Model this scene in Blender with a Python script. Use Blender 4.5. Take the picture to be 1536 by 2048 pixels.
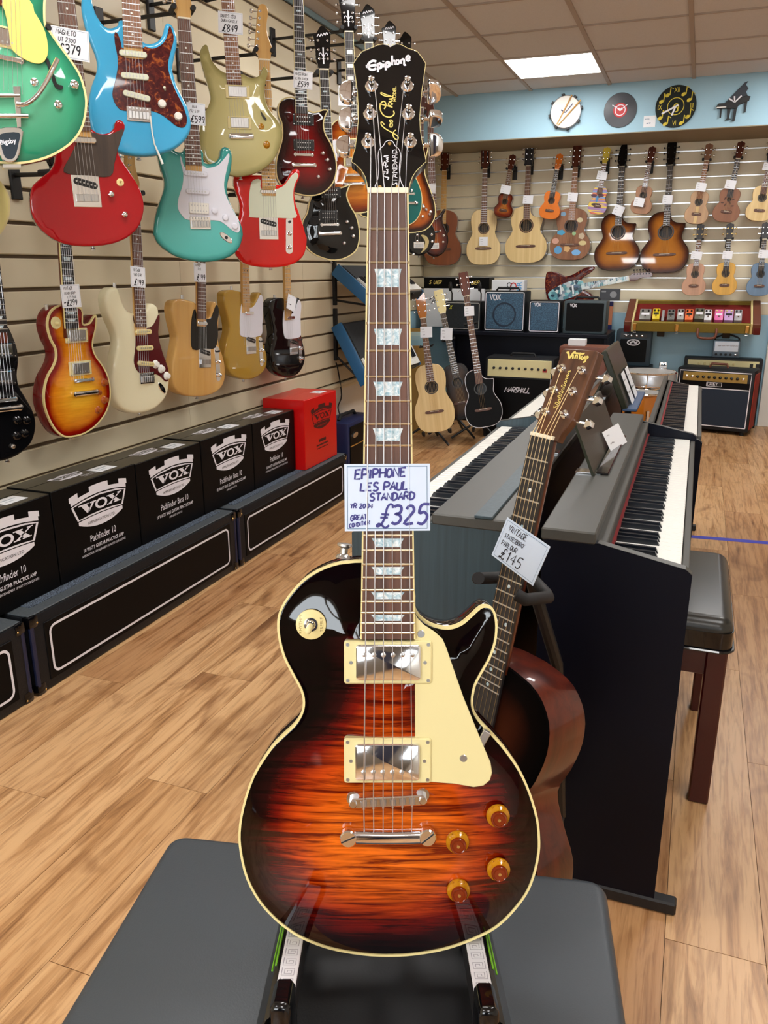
import bpy, bmesh, math, random
from mathutils import Vector, Matrix
from mathutils.geometry import delaunay_2d_cdt

for o in list(bpy.data.objects):
    bpy.data.objects.remove(o)
scene = bpy.context.scene
COL = scene.collection
R = math.radians
random.seed(7)

# ------------------------------------------------------------------ camera
F_PX, CX, CY = 1610.0, 768.0, 1024.0            # focal length in pixels of a 1536 x 2048 frame
PITCH, YAW, CAMZ = math.atan2(486, F_PX), math.atan2(636, math.hypot(F_PX, 486)), 1.30
cam_d = bpy.data.cameras.new('camera')
cam_d.sensor_fit = 'HORIZONTAL'
cam_d.sensor_width = 36.0
cam_d.lens = 36.0 * F_PX / 1536.0
cam_d.clip_start = 0.05
cam = bpy.data.objects.new('camera', cam_d)
COL.objects.link(cam)
cam.location = (0, 0, CAMZ)
cam.rotation_euler = (math.pi / 2 - PITCH, 0, YAW)
scene.camera = cam
C0 = Vector((0, 0, CAMZ))
FH = Vector((-math.sin(YAW), math.cos(YAW), 0))
C_R = Vector((math.cos(YAW), math.sin(YAW), 0))
C_F = FH * math.cos(PITCH) + Vector((0, 0, -math.sin(PITCH)))
C_U = FH * math.sin(PITCH) + Vector((0, 0, math.cos(PITCH)))

def ray(px, py):
    return C_F + C_R * ((px - CX) / F_PX) + C_U * ((CY - py) / F_PX)
def atT(px, py, t): return C0 + ray(px, py) * t
def atX(px, py, x): d = ray(px, py); return C0 + d * (x / d.x)
def atY(px, py, y): d = ray(px, py); return C0 + d * (y / d.y)
def atZ(px, py, z): d = ray(px, py); return C0 + d * ((z - CAMZ) / d.z)

# ------------------------------------------------------------------ light
WALLX, BACKY, CEIL, BULKY, BULKZ, RIGHTX, FRONTY = -2.12, 7.60, 2.64, 6.95, 2.30, 2.70, -3.30
vs = scene.view_settings
vs.view_transform = 'Standard'
vs.look = 'None'
vs.exposure = 0.14
vs.gamma = 1.0
vs.use_curve_mapping = False
world = bpy.data.worlds.new('daylight')
scene.world = world
world.use_nodes = True
world.node_tree.nodes['Background'].inputs[0].default_value = (0.86, 0.93, 1.0, 1)
world.node_tree.nodes['Background'].inputs[1].default_value = 1.6

def area(name, loc, rot, sx, sy, power, col=(1, 1, 1)):
    l = bpy.data.lights.new(name, 'AREA')
    l.shape = 'RECTANGLE'; l.size = sx; l.size_y = sy; l.energy = power; l.color = col
    o = bpy.data.objects.new(name, l); COL.objects.link(o)
    o.location = loc; o.rotation_euler = rot
    return o
# daylight entering through the shop-front glazing behind the photographer
area('daylight_window_west', (-.85, FRONTY - 0.2, 1.78), (R(90), 0, 0), 2.2, 1.42, 90, (0.90, 0.96, 1.0))
area('daylight_window_east', (2.31, FRONTY - 0.2, 1.78), (R(90), 0, 0), .6, 1.42, 26, (0.90, 0.96, 1.0))

# ------------------------------------------------------------------ mesh helpers
def link(o, parent=None):
    COL.objects.link(o)
    if parent is not None: o.parent = parent
    return o

def mo(name, VF, mat, parent=None, smooth=30, M=None, kind=None, label=None, attr=None, fixn=True, nrm=None):
    V, F = VF[0], VF[1]
    me = bpy.data.meshes.new(name)
    me.from_pydata([tuple(v) for v in V], [], F)
    if fixn:
        bm = bmesh.new(); bm.from_mesh(me)
        bmesh.ops.recalc_face_normals(bm, faces=bm.faces)
        bm.to_mesh(me); bm.free()
    if attr is not None:
        a = me.attributes.new('ed', 'FLOAT', 'POINT')
        a.data.foreach_set('value', attr)
    if smooth:
        me.shade_smooth()
        me.set_sharp_from_angle(angle=R(smooth))
    if nrm is not None: me.normals_split_custom_set_from_vertices(nrm)
    mats = mat if isinstance(mat, (list, tuple)) else [mat]
    for m in mats: me.materials.append(m)
    if len(VF) > 2:
        me.polygons.foreach_set('material_index', VF[2])
    o = bpy.data.objects.new(name, me)
    link(o, parent)
    if M is not None: o.matrix_local = M
    if kind: o['kind'] = kind
    if label: o['label'] = label
    return o

def dup(o, parent=None, M=None, label=None):
    c = o.copy(); COL.objects.link(c); c.parent = parent
    if M is not None: c.matrix_local = M
    for k in ('label', 'group'):
        if k in c: del c[k]
    if label: c['label'] = label
    return c

def thing(name, label, cat, M=None, group=None):
    o = bpy.data.objects.new(name, None)
    o.empty_display_size = 0.05
    COL.objects.link(o)
    o['label'] = label; o['category'] = cat
    if group: o['group'] = group
    if M is not None: o.matrix_world = M
    return o
def tagit(o, label, cat, group=None):
    o['label'] = label; o['category'] = cat
    if group: o['group'] = group
    return o

def join(*parts):
    V, F = [], []
    for p in parts:
        n = len(V); V += [tuple(v) for v in p[0]]; F += [tuple(i + n for i in f) for f in p[1]]
    return V, F
def joinm(*pm):          # (VF, material index) pairs
    V, F, I = [], [], []
    for p, k in pm:
        n = len(V); V += [tuple(v) for v in p[0]]; F += [tuple(i + n for i in f) for f in p[1]]; I += [k] * len(p[1])
    return V, F, I
def xf(VF, M): return [M @ Vector(v) for v in VF[0]], VF[1]

def box(x0, x1, y0, y1, z0, z1, b=0.0):
    if x1 < x0: x0, x1 = x1, x0
    if y1 < y0: y0, y1 = y1, y0
    if z1 < z0: z0, z1 = z1, z0
    b = min(b, (x1 - x0) * .49, (y1 - y0) * .49, (z1 - z0) * .49)
    if b <= 0:
        V = [(x, y, z) for x in (x0, x1) for y in (y0, y1) for z in (z0, z1)]
        return V, [(0, 1, 3, 2), (4, 6, 7, 5), (0, 4, 5, 1), (2, 3, 7, 6), (0, 2, 6, 4), (1, 5, 7, 3)]
    bm = bmesh.new()
    bmesh.ops.create_cube(bm, size=1)
    for v in bm.verts:
        v.co = ((x0 + x1) / 2 + v.co.x * (x1 - x0), (y0 + y1) / 2 + v.co.y * (y1 - y0), (z0 + z1) / 2 + v.co.z * (z1 - z0))
    bmesh.ops.bevel(bm, geom=bm.edges[:], offset=b, segments=2 if b > .004 else 1, affect='EDGES', profile=.6)
    V = [tuple(v.co) for v in bm.verts]
    bm.verts.index_update()
    Fc = [tuple(v.index for v in f.verts) for f in bm.faces]
    bm.free()
    return V, Fc

def frame_of(d):
    d = Vector(d).normalized()
    a = Vector((0, 0, 1)) if abs(d.z) < .9 else Vector((1, 0, 0))
    x = a.cross(d).normalized()
    return x, d.cross(x), d
def tube(path, r, n=8, cap=True):
    P = [Vector(p) for p in path]
    rs = r if isinstance(r, (list, tuple)) else [r] * len(P)
    V, Fc = [], []
    x = None
    for i, p in enumerate(P):
        d = (P[min(i + 1, len(P) - 1)] - P[max(i - 1, 0)]).normalized()
        if x is None: x, y, _ = frame_of(d)
        else:
            x = (x - d * x.dot(d)).normalized(); y = d.cross(x)
        for k in range(n):
            a = 2 * math.pi * k / n
            V.append(p + (x * math.cos(a) + y * math.sin(a)) * rs[i])
    for i in range(len(P) - 1):
        for k in range(n):
            Fc.append((i * n + k, i * n + (k + 1) % n, (i + 1) * n + (k + 1) % n, (i + 1) * n + k))
    if cap:
        Fc.append(tuple(range(n))); Fc.append(tuple((len(P) - 1) * n + k for k in range(n)))
    return V, Fc
def cyl(p0, p1, r, n=16, r2=None): return tube([p0, p1], [r, r if r2 is None else r2], n)
def lathe(prof, n=24, M=None):
    V, Fc = [], []
    for (r, z) in prof:
        for k in range(n):
            a = 2 * math.pi * k / n
            V.append(Vector((r * math.cos(a), r * math.sin(a), z)))
    for i in range(len(prof) - 1):
        for k in range(n):
            Fc.append((i * n + k, i * n + (k + 1) % n, (i + 1) * n + (k + 1) % n, (i + 1) * n + k))
    Fc.append(tuple(range(n))); Fc.append(tuple((len(prof) - 1) * n + k for k in range(n)))
    if M is not None: V = [M @ v for v in V]
    return V, Fc
def disc(c, r, w, h=.0008, n=20): return lathe([(r, w), (r, w + h)], n, Matrix.Translation((c[0], c[1], 0)))

def area2(P): return sum(P[i][0] * P[(i + 1) % len(P)][1] - P[(i + 1) % len(P)][0] * P[i][1] for i in range(len(P))) / 2
def spline(P, k=4, closed=True):
    n = len(P); out = []
    rng = range(n) if closed else range(n - 1)
    for i in rng:
        if closed: p0, p1, p2, p3 = P[i - 1], P[i], P[(i + 1) % n], P[(i + 2) % n]
        else: p0, p1, p2, p3 = P[max(i - 1, 0)], P[i], P[i + 1], P[min(i + 2, n - 1)]
        for j in range(k):
            t = j / k
            out.append(tuple(.5 * (2 * p1[m] + (p2[m] - p0[m]) * t + (2 * p0[m] - 5 * p1[m] + 4 * p2[m] - p3[m]) * t * t + (3 * p1[m] - p0[m] - 3 * p2[m] + p3[m]) * t ** 3) for m in range(len(p1))))
    if not closed: out.append(tuple(P[-1]))
    return out
def inset(P, d):
    n = len(P); s = 1 if area2(P) > 0 else -1; out = []
    for i in range(n):
        ax, ay = P[i - 1][:2]; bx, by = P[i][:2]; cx, cy = P[(i + 1) % n][:2]
        tx, ty = cx - ax, cy - ay; l = math.hypot(tx, ty) or 1
        out.append((bx - s * ty / l * d, by + s * tx / l * d))
    return out
def prism(P, w0, w1, b=0.0, seg=1):
    """outline P (u,v) pulled from w0 to w1, the front edge rounded by b"""
    rings = [(P, w0)]
    if b > 0:
        for i in range(seg + 1):
            a = math.pi / 2 * i / seg
            rings.append((inset(P, b * (1 - math.cos(a))), w1 - b + b * math.sin(a)))
    else: rings.append((P, w1))
    n = len(P); V, Fc = [], []
    for Q, w in rings: V += [(q[0], q[1], w) for q in Q]
    for i in range(len(rings) - 1):
        for k in range(n):
            Fc.append((i * n + k, i * n + (k + 1) % n, (i + 1) * n + (k + 1) % n, (i + 1) * n + k))
    Fc.append(tuple(range(n))[::-1]); Fc.append(tuple((len(rings) - 1) * n + k for k in range(n)))
    return V, Fc
def inside(P, x, y):
    c = False; j = len(P) - 1
    for i in range(len(P)):
        if (P[i][1] > y) != (P[j][1] > y) and x < (P[j][0] - P[i][0]) * (y - P[i][1]) / (P[j][1] - P[i][1]) + P[i][0]: c = not c
        j = i
    return c
def segdist(P, x, y):
    best = 9
    for i in range(len(P)):
        ax, ay = P[i - 1][:2]; bx, by = P[i][:2]
        dx, dy = bx - ax, by - ay; l = dx * dx + dy * dy
        t = 0 if l == 0 else max(0, min(1, ((x - ax) * dx + (y - ay) * dy) / l))
        e = (x - ax - t * dx) ** 2 + (y - ay - t * dy) ** 2
        if e < best: best = e
    return math.sqrt(best)
def sheet(P, w, sp, hole=None, dome=0.0, domeR=.1, burst=.11):
    """filled face of outline P with inner points; returns verts, faces, edge distance 0..1"""
    pts = [Vector(p[:2]) for p in P]; n = len(pts)
    ed = [(i, (i + 1) % n) for i in range(n)]
    if hole:
        m = len(pts); pts += [Vector(p[:2]) for p in hole]; ed += [(m + i, m + (i + 1) % len(hole)) for i in range(len(hole))]
    x0 = min(p[0] for p in P); x1 = max(p[0] for p in P); y0 = min(p[1] for p in P); y1 = max(p[1] for p in P)
    j = 0; y = y0 + sp / 2
    while y < y1:
        x = x0 + sp / 2 + (sp / 2 if j % 2 else 0)
        while x < x1:
            if inside(P, x, y) and segdist(P, x, y) > sp * .45 and not (hole and (inside(hole, x, y) or segdist(hole, x, y) < sp * .4)):
                pts.append(Vector((x, y)))
            x += sp
        y += sp * .87; j += 1
    r = delaunay_2d_cdt(pts, ed, [], 0, 1e-6)
    V2, F2 = r[0], r[2]
    Fc = []
    for f in F2:
        cx = sum(V2[i][0] for i in f) / len(f); cy = sum(V2[i][1] for i in f) / len(f)
        if inside(P, cx, cy) and not (hole and inside(hole, cx, cy)): Fc.append(tuple(f))
    V, A = [], []
    for v in V2:
        d = segdist(P, v[0], v[1])
        A.append(min(1.0, d / burst))
        t = min(1.0, d / domeR)
        V.append((v[0], v[1], w + dome * (t * t * (3 - 2 * t))))
    return V, Fc, A
def ribbon(path, width, w=0.0, closed=False):
    """flat stroke along a 2D path"""
    P = [Vector(p[:2]) for p in path]; n = len(P); V, Fc = [], []
    for i in range(n):
        a = P[(i - 1) % n] if (closed or i > 0) else P[i]
        b = P[(i + 1) % n] if (closed or i < n - 1) else P[i]
        d = b - a; d = d.normalized() if d.length > 1e-9 else Vector((1, 0))
        m = Vector((-d.y, d.x)) * width / 2
        V.append((P[i].x + m.x, P[i].y + m.y, w)); V.append((P[i].x - m.x, P[i].y - m.y, w))
    for i in range(n if closed else n - 1):
        j = (i + 1) % n
        Fc.append((2 * i, 2 * i + 1, 2 * j + 1, 2 * j))
    return V, Fc
def rrect(x0, x1, y0, y1, r, n=4):
    out = []
    for cx, cy, a0 in ((x1 - r, y1 - r, 0), (x0 + r, y1 - r, 90), (x0 + r, y0 + r, 180), (x1 - r, y0 + r, 270)):
        for i in range(n + 1):
            a = R(a0 + 90 * i / n); out.append((cx + r * math.cos(a), cy + r * math.sin(a)))
    return out
def ell(cx, cy, rx, ry, n=24, rot=0):
    c, s = math.cos(rot), math.sin(rot)
    return [(cx + rx * math.cos(2 * math.pi * i / n) * c - ry * math.sin(2 * math.pi * i / n) * s,
             cy + rx * math.cos(2 * math.pi * i / n) * s + ry * math.sin(2 * math.pi * i / n) * c) for i in range(n)]
def rot2(P, a, c=(0, 0)):
    ca, sa = math.cos(a), math.sin(a)
    return [(c[0] + (p[0] - c[0]) * ca - (p[1] - c[1]) * sa, c[1] + (p[0] - c[0]) * sa + (p[1] - c[1]) * ca) for p in P]
def flat(P, w): return [(p[0], p[1], w) for p in P], [tuple(range(len(P)))]

# ------------------------------------------------------------------ lettering
GL = {'A': ['0,0 .3,1 .6,0', '.1,.38 .5,.38'], 'B': ['0,0 0,1 .35,1 .5,.85 .5,.65 .3,.53 0,.53', '.3,.53 .55,.4 .55,.15 .4,0 0,0'], 'C': ['.55,.85 .4,1 .2,1 .02,.75 0,.35 .15,.03 .38,0 .56,.15'],
 'D': ['0,0 0,1 .25,1 .5,.8 .55,.5 .48,.2 .25,0 0,0'], 'E': ['.52,1 0,1 0,0 .54,0', '0,.53 .42,.53'], 'F': ['.52,1 0,1 0,0', '0,.53 .42,.53'], 'G': ['.55,.85 .4,1 .2,1 .02,.75 0,.3 .15,.02 .4,0 .55,.2 .55,.45 .3,.45'],
 'H': ['0,0 0,1', '.55,0 .55,1', '0,.52 .55,.52'], 'I': ['.12,0 .12,1'], 'J': ['.45,1 .45,.2 .3,0 .12,0 0,.2'], 'K': ['0,0 0,1', '.52,1 0,.42 .55,0'], 'L': ['0,1 0,0 .5,0'], 'M': ['0,0 .05,1 .35,.3 .65,1 .7,0'], 'N': ['0,0 0,1 .52,0 .52,1'],
 'O': ['.28,1 .08,.85 0,.5 .08,.15 .28,0 .48,.15 .57,.5 .48,.85 .28,1'], 'P': ['0,0 0,1 .35,1 .52,.85 .5,.6 .3,.47 0,.47'], 'R': ['0,0 0,1 .35,1 .52,.85 .5,.62 .3,.5 0,.5', '.25,.5 .55,0'], 'S': ['.5,.87 .35,1 .15,1 .02,.8 .1,.6 .4,.45 .52,.25 .42,.05 .2,0 0,.12'],
 'T': ['0,1 .6,1', '.3,1 .3,0'], 'U': ['0,1 0,.25 .12,.03 .3,0 .45,.05 .55,.25 .55,1'], 'V': ['0,1 .28,0 .58,1'], 'W': ['0,1 .18,0 .38,.7 .58,0 .78,1'], 'X': ['0,1 .55,0', '.55,1 0,0'], 'Y': ['0,1 .28,.5 .28,0', '.57,1 .28,.5'], 'Z': ['0,1 .55,1 0,0 .57,0'],
 '0': ['.25,1 .05,.8 0,.5 .05,.2 .25,0 .45,.2 .5,.5 .45,.8 .25,1'], '1': ['.05,.75 .22,1 .22,0'], '2': ['.02,.8 .12,.97 .32,1 .47,.82 .42,.6 0,0 .55,.02'], '3': ['.02,.92 .2,1 .42,.93 .47,.72 .38,.57 .15,.53 .4,.47 .52,.27 .42,.06 .2,-.02 0,.08'], '4': ['.4,0 .4,1 0,.35 .58,.35'],
 '5': ['.55,1 .12,.97 .05,.55 .3,.6 .5,.45 .5,.2 .3,-.02 .02,.05'], '6': ['.45,.95 .2,.8 .03,.45 .05,.15 .22,0 .42,.1 .47,.32 .3,.48 .05,.35'], '7': ['0,1 .52,1 .2,0'], '8': ['.27,.52 .07,.7 .12,.95 .3,1 .47,.9 .45,.68 .2,.5 .03,.25 .12,.03 .32,0 .5,.12 .48,.35 .27,.52'],
 '9': ['.47,.7 .3,.52 .08,.6 .03,.82 .18,1 .4,.97 .48,.7 .42,.3 .3,0'], '£': ['.68,.85 .6,1 .45,1 .35,.8 .35,.4 .2,.05 0,0 .1,.12 .3,.05 .5,-.05 .68,.08', '.12,.55 .55,.55', '.1,.4 .52,.42'], '.': ['.05,0 .1,.03'], '/': ['0,-.1 .35,1.05'], '-': ['.05,.45 .4,.45'], '~': ['0,.4 .15,.55 .3,.45 .5,.6'], "'": ['.05,1.05 .1,.85'], '&': ['.5,0 .1,.75 .25,1 .4,.8 .05,.3 .2,0 .5,.3']}
GW = {'I': .24, 'M': .72, 'W': .8, '£': .7, '.': .15, '1': .35, "'": .15, ' ': .35, '/': .36}
def hand(s, x, y, h, thick, w, slant=.12, gap=.16, jit=.05, wide=1.0):
    """handwritten capitals as flat pen strokes, baseline start (x, y)"""
    out = []; cx = x; rnd = random.Random(s + str(round(x, 4)))
    for ch in s:
        dy = (rnd.random() - .5) * jit * h; sc = 1 + (rnd.random() - .5) * jit * 2
        for st in GL.get(ch, []):
            P = [tuple(map(float, q.split(','))) for q in st.split()]
            P = [(cx + (px * wide + py * slant) * h * sc, y + dy + py * h * sc) for px, py in P]
            if len(P) > 2 and ch in 'BCDGJOPRSU0235689&£~': P = spline(P, 3, False)
            out.append(ribbon(P, thick, w))
        cx += (GW.get(ch, .56) * wide + gap) * h
    return join(*out) if out else ([], [])
def hand_width(s, h, gap=.16, wide=1.0): return sum((GW.get(c, .56) * wide + gap) * h for c in s)
_tc = {}
def text(s, h, align='CENTER', bold=0.0, xs=1.0):
    """printed lettering; returns verts/faces with cap height about h, on w = 0"""
    k = (s, align, bold)
    if k not in _tc:
        cu = bpy.data.curves.new('t', 'FONT'); cu.body = s; cu.align_x = align; cu.offset = bold; cu.resolution_u = 2
        ob = bpy.data.objects.new('t', cu); COL.objects.link(ob)
        dg = bpy.context.evaluated_depsgraph_get(); dg.update()
        me = bpy.data.meshes.new_from_object(ob.evaluated_get(dg))
        _tc[k] = ([tuple(v.co) for v in me.vertices], [tuple(p.vertices) for p in me.polygons])
        bpy.data.objects.remove(ob); bpy.data.curves.remove(cu); bpy.data.meshes.remove(me)
    V, Fc = _tc[k]; q = h / .73
    return [(v[0] * q * xs, v[1] * q, 0) for v in V], Fc
def put(VF, x, y, w, a=0.0):
    c, s = math.cos(a), math.sin(a)
    return [(x + v[0] * c - v[1] * s, y + v[0] * s + v[1] * c, w + v[2]) for v in VF[0]], VF[1]
# ------------------------------------------------------------------ materials
def S(r, g, b):
    return tuple(((c / 255) / 12.92 if c / 255 <= .04045 else ((c / 255 + .055) / 1.055) ** 2.4) for c in (r, g, b)) + (1,)
class NT:
    def __init__(s, name):
        s.m = bpy.data.materials.new(name); s.m.use_nodes = True
        s.t = s.m.node_tree; s.n = s.t.nodes; s.b = s.n['Principled BSDF']
    def add(s, typ, **kw):
        n = s.n.new(typ)
        for k, v in kw.items():
            if k.startswith('i_'): n.inputs[int(k[2:]) if k[2:].isdigit() else k[2:].replace('_', ' ')].default_value = v
            else: setattr(n, k, v)
        return n
    def l(s, a, b): s.t.links.new(a, b)
    def ramp(s, fac, stops, interp='LINEAR'):
        r = s.n.new('ShaderNodeValToRGB'); e = r.color_ramp.elements; r.color_ramp.interpolation = interp
        while len(e) < len(stops): e.new(.5)
        for i, (p, c) in enumerate(stops): e[i].position = p; e[i].color = c
        s.l(fac, r.inputs[0]); return r.outputs[0]
    def mix(s, fac, a, b, mode='MIX'):
        m = s.n.new('ShaderNodeMix'); m.data_type = 'RGBA'; m.blend_type = mode
        for i, v in ((0, fac), (6, a), (7, b)):
            if isinstance(v, (tuple, float, int)): m.inputs[i].default_value = v
            else: s.l(v, m.inputs[i])
        return m.outputs[2]
    def coords(s, kind='Object', scale=(1, 1, 1), rnd=0.0):
        tc = s.n.new('ShaderNodeTexCoord'); mp = s.n.new('ShaderNodeMapping'); mp.inputs['Scale'].default_value = scale
        s.l(tc.outputs[kind], mp.inputs[0])
        if rnd:
            oi = s.n.new('ShaderNodeObjectInfo'); mu = s.n.new('ShaderNodeMath'); mu.operation = 'MULTIPLY'; mu.inputs[1].default_value = rnd
            s.l(oi.outputs['Random'], mu.inputs[0]); cb = s.n.new('ShaderNodeCombineXYZ')
            for i in range(3): s.l(mu.outputs[0], cb.inputs[i])
            s.l(cb.outputs[0], mp.inputs[1])
        return mp.outputs[0]
    def noise(s, co, scale, detail=3, rough=.55, dist=0.0):
        n = s.add('ShaderNodeTexNoise', i_Scale=scale, i_Detail=detail, i_Roughness=rough, i_Distortion=dist); s.l(co, n.inputs['Vector']); return n.outputs['Fac']
    def bump(s, h, strength, dist=.002):
        b = s.add('ShaderNodeBump', i_Strength=strength, i_Distance=dist); s.l(h, b.inputs['Height']); s.l(b.outputs[0], s.b.inputs['Normal'])
    def set(s, col=None, rough=None, metal=None, coat=None, spec=None):
        if col is not None:
            if isinstance(col, tuple): s.b.inputs['Base Color'].default_value = col
            else: s.l(col, s.b.inputs['Base Color'])
        if rough is not None:
            if isinstance(rough, (int, float)): s.b.inputs['Roughness'].default_value = rough
            else: s.l(rough, s.b.inputs['Roughness'])
        if metal is not None: s.b.inputs['Metallic'].default_value = metal
        if coat and not metal and spec is None: s.b.inputs['Specular IOR Level'].default_value = max(0.0, .5 * (1 - coat))
        if coat: s.b.inputs['Coat Weight'].default_value = coat; s.b.inputs['Coat Roughness'].default_value = .03
        if spec is not None: s.b.inputs['Specular IOR Level'].default_value = spec
        return s.m
def simple(name, col, rough=.5, metal=0.0, coat=0.0, spec=None):
    return NT(name).set(col, rough, metal, coat, spec)
def grainy(name, col, rough, scale, strength, dist=.001, metal=0.0, c2=None):
    t = NT(name); co = t.coords(); n = t.noise(co, scale, 2)
    t.bump(n, strength, dist)
    return t.set(t.mix(n, col, c2) if c2 else col, rough, metal)
def wood(name, c1, c2, axis='y', scale=18, rough=.45, coat=0.0, stretch=.06, rnd=0.0, c3=None):
    t = NT(name); sc = [1, 1, 1]; sc['xyz'.index(axis)] = stretch
    co = t.coords('Object', tuple(sc), rnd)
    n = t.noise(co, scale, 5, .6, .6); n2 = t.noise(co, scale * 6, 3, .6)
    col = t.ramp(n, [(.3, c1), (.7, c2)])
    col = t.mix(.22, col, t.ramp(n2, [(.35, c1), (.65, c2)]), 'MULTIPLY')
    if c3: col = t.mix(.3, col, c3)
    t.bump(n2, .06, .001)
    return t.set(col, rough, 0, coat)
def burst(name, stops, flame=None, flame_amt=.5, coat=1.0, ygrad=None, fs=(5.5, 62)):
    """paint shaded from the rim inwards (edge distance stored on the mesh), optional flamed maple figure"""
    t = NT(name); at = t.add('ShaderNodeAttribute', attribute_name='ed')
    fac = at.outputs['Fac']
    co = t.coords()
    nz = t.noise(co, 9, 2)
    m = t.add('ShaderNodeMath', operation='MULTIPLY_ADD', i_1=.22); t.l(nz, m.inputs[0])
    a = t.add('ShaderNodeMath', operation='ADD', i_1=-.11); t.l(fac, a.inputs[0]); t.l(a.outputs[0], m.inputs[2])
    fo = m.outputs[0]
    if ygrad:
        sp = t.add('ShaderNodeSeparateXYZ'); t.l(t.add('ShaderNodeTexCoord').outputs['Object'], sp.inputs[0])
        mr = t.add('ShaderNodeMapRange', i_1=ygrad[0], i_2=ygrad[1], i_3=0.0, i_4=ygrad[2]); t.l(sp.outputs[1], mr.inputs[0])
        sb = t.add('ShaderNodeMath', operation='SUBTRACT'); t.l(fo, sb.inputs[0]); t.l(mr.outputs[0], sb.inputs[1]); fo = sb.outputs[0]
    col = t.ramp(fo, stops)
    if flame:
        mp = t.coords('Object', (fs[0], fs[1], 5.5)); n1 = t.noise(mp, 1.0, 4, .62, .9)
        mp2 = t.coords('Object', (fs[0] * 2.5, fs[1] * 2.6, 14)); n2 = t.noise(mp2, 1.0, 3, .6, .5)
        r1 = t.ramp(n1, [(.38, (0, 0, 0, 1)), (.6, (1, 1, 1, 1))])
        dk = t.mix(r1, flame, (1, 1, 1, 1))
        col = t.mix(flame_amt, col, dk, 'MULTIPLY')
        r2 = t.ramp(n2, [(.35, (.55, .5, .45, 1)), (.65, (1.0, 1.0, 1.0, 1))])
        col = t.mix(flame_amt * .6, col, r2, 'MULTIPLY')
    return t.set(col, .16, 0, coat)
def emit(name, col, st):
    t = NT(name); t.b.inputs['Emission Color'].default_value = col; t.b.inputs['Emission Strength'].default_value = st
    return t.set(col, .5)

W_ = {}
W_['chrome'] = simple('chrome', (.86, .87, .9, 1), .08, 1)
W_['nickel'] = simple('satin_nickel', (.62, .62, .62, 1), .28, 1)
W_['gold'] = simple('brass', (.8, .58, .22, 1), .25, 1)
W_['steel_string'] = simple('string_steel', (.6, .6, .62, 1), .32, 1)
W_['bronze_string'] = simple('string_bronze', (.78, .58, .3, 1), .3, 1)
W_['black_gloss'] = simple('black_gloss', S(10, 10, 12), .12, 0, .6)
W_['black_satin'] = simple('black_satin', S(18, 18, 20), .4)
W_['black_plastic'] = simple('black_plastic', S(22, 22, 24), .5)
W_['black_metal'] = simple('black_powder_coat', S(16, 15, 15), .45)
W_['rubber'] = simple('black_rubber', S(20, 20, 22), .7)
W_['white_plastic'] = simple('white_plastic', S(238, 236, 228), .35)
W_['cream'] = simple('cream_plastic', S(226, 214, 158), .32)
W_['cream2'] = simple('pale_binding', S(228, 212, 150), .35)
W_['mint'] = simple('mint_plastic', S(224, 228, 205), .3)
W_['white_guard'] = simple('white_scratchplate', S(226, 226, 236), .3)
W_['yellow_guard'] = simple('yellow_scratchplate', S(230, 208, 112), .3)
W_['ink'] = simple('purple_marker_ink', S(58, 56, 130), .6)
W_['ink_black'] = simple('black_marker_ink', S(24, 22, 34), .6)
W_['print_white'] = simple('white_print', S(235, 233, 240), .5)
W_['print_black'] = simple('black_print', S(14, 12, 12), .5)
W_['gold_print'] = simple('gold_print', S(235, 214, 120), .4)
W_['card'] = simple('white_card', S(206, 220, 240), .55)
W_['card_bright'] = simple('white_card_brightened', S(240, 242, 248), .55)  # brighter copy of the card colour, making up for tags turned from light
W_['card_line'] = simple('blue_card_border', S(86, 118, 150), .55)
W_['paper'] = simple('white_paper', S(232, 234, 238), .6)
W_['bone'] = simple('bone', S(240, 230, 205), .4)
W_['rosewood'] = wood('rosewood', S(70, 44, 34), S(128, 84, 62), 'y', 60, .42, 0, .03)
W_['ebony'] = wood('ebony', S(26, 24, 26), S(62, 58, 58), 'y', 60, .4, 0, .03)
W_['mapleneck'] = wood('maple', S(196, 150, 84), S(228, 188, 120), 'y', 30, .3, .5, .05)
W_['mahogany'] = wood('mahogany', S(70, 26, 14), S(124, 56, 28), 'y', 30, .32, .5, .06)
W_['mahogany_pale'] = wood('mahogany_pale', S(128, 84, 54), S(168, 118, 82), 'y', 30, .5, 0, .06)
W_['spruce'] = wood('spruce', S(216, 186, 128), S(238, 214, 160), 'y', 40, .42, 0, .02)
W_['inlay'] = None
t = NT('mother_of_pearl'); co = t.coords('Object', (1, 1, 1)); n = t.noise(co, 120, 3, .6, 2.0)
W_['inlay'] = t.set(t.ramp(n, [(.35, S(150, 185, 200)), (.5, S(196, 216, 224)), (.62, S(236, 242, 244))]), .22, 0, .4)
t = NT('tortoiseshell'); co = t.coords(); n = t.noise(co, 45, 4, .62, 1.2)
W_['tortoise'] = t.set(t.ramp(n, [(.42, S(64, 14, 20)), (.56, S(92, 28, 24)), (.66, S(176, 92, 40)), (.75, S(110, 40, 22))]), .15, 0, .6)
t = NT('wine_scratchplate'); W_['wine_guard'] = t.set(S(84, 18, 22), .2, 0, .4)
t = NT('abalone_mosaic'); co = t.coords(); v = t.add('ShaderNodeTexVoronoi', i_Scale=38.0); t.l(co, v.inputs['Vector'])
W_['abalone'] = t.set(t.ramp(v.outputs['Color'], [(.2, S(30, 60, 80)), (.4, S(120, 190, 200)), (.6, S(235, 240, 235)), (.8, S(90, 120, 150))]), .2, 0, .5)
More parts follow.
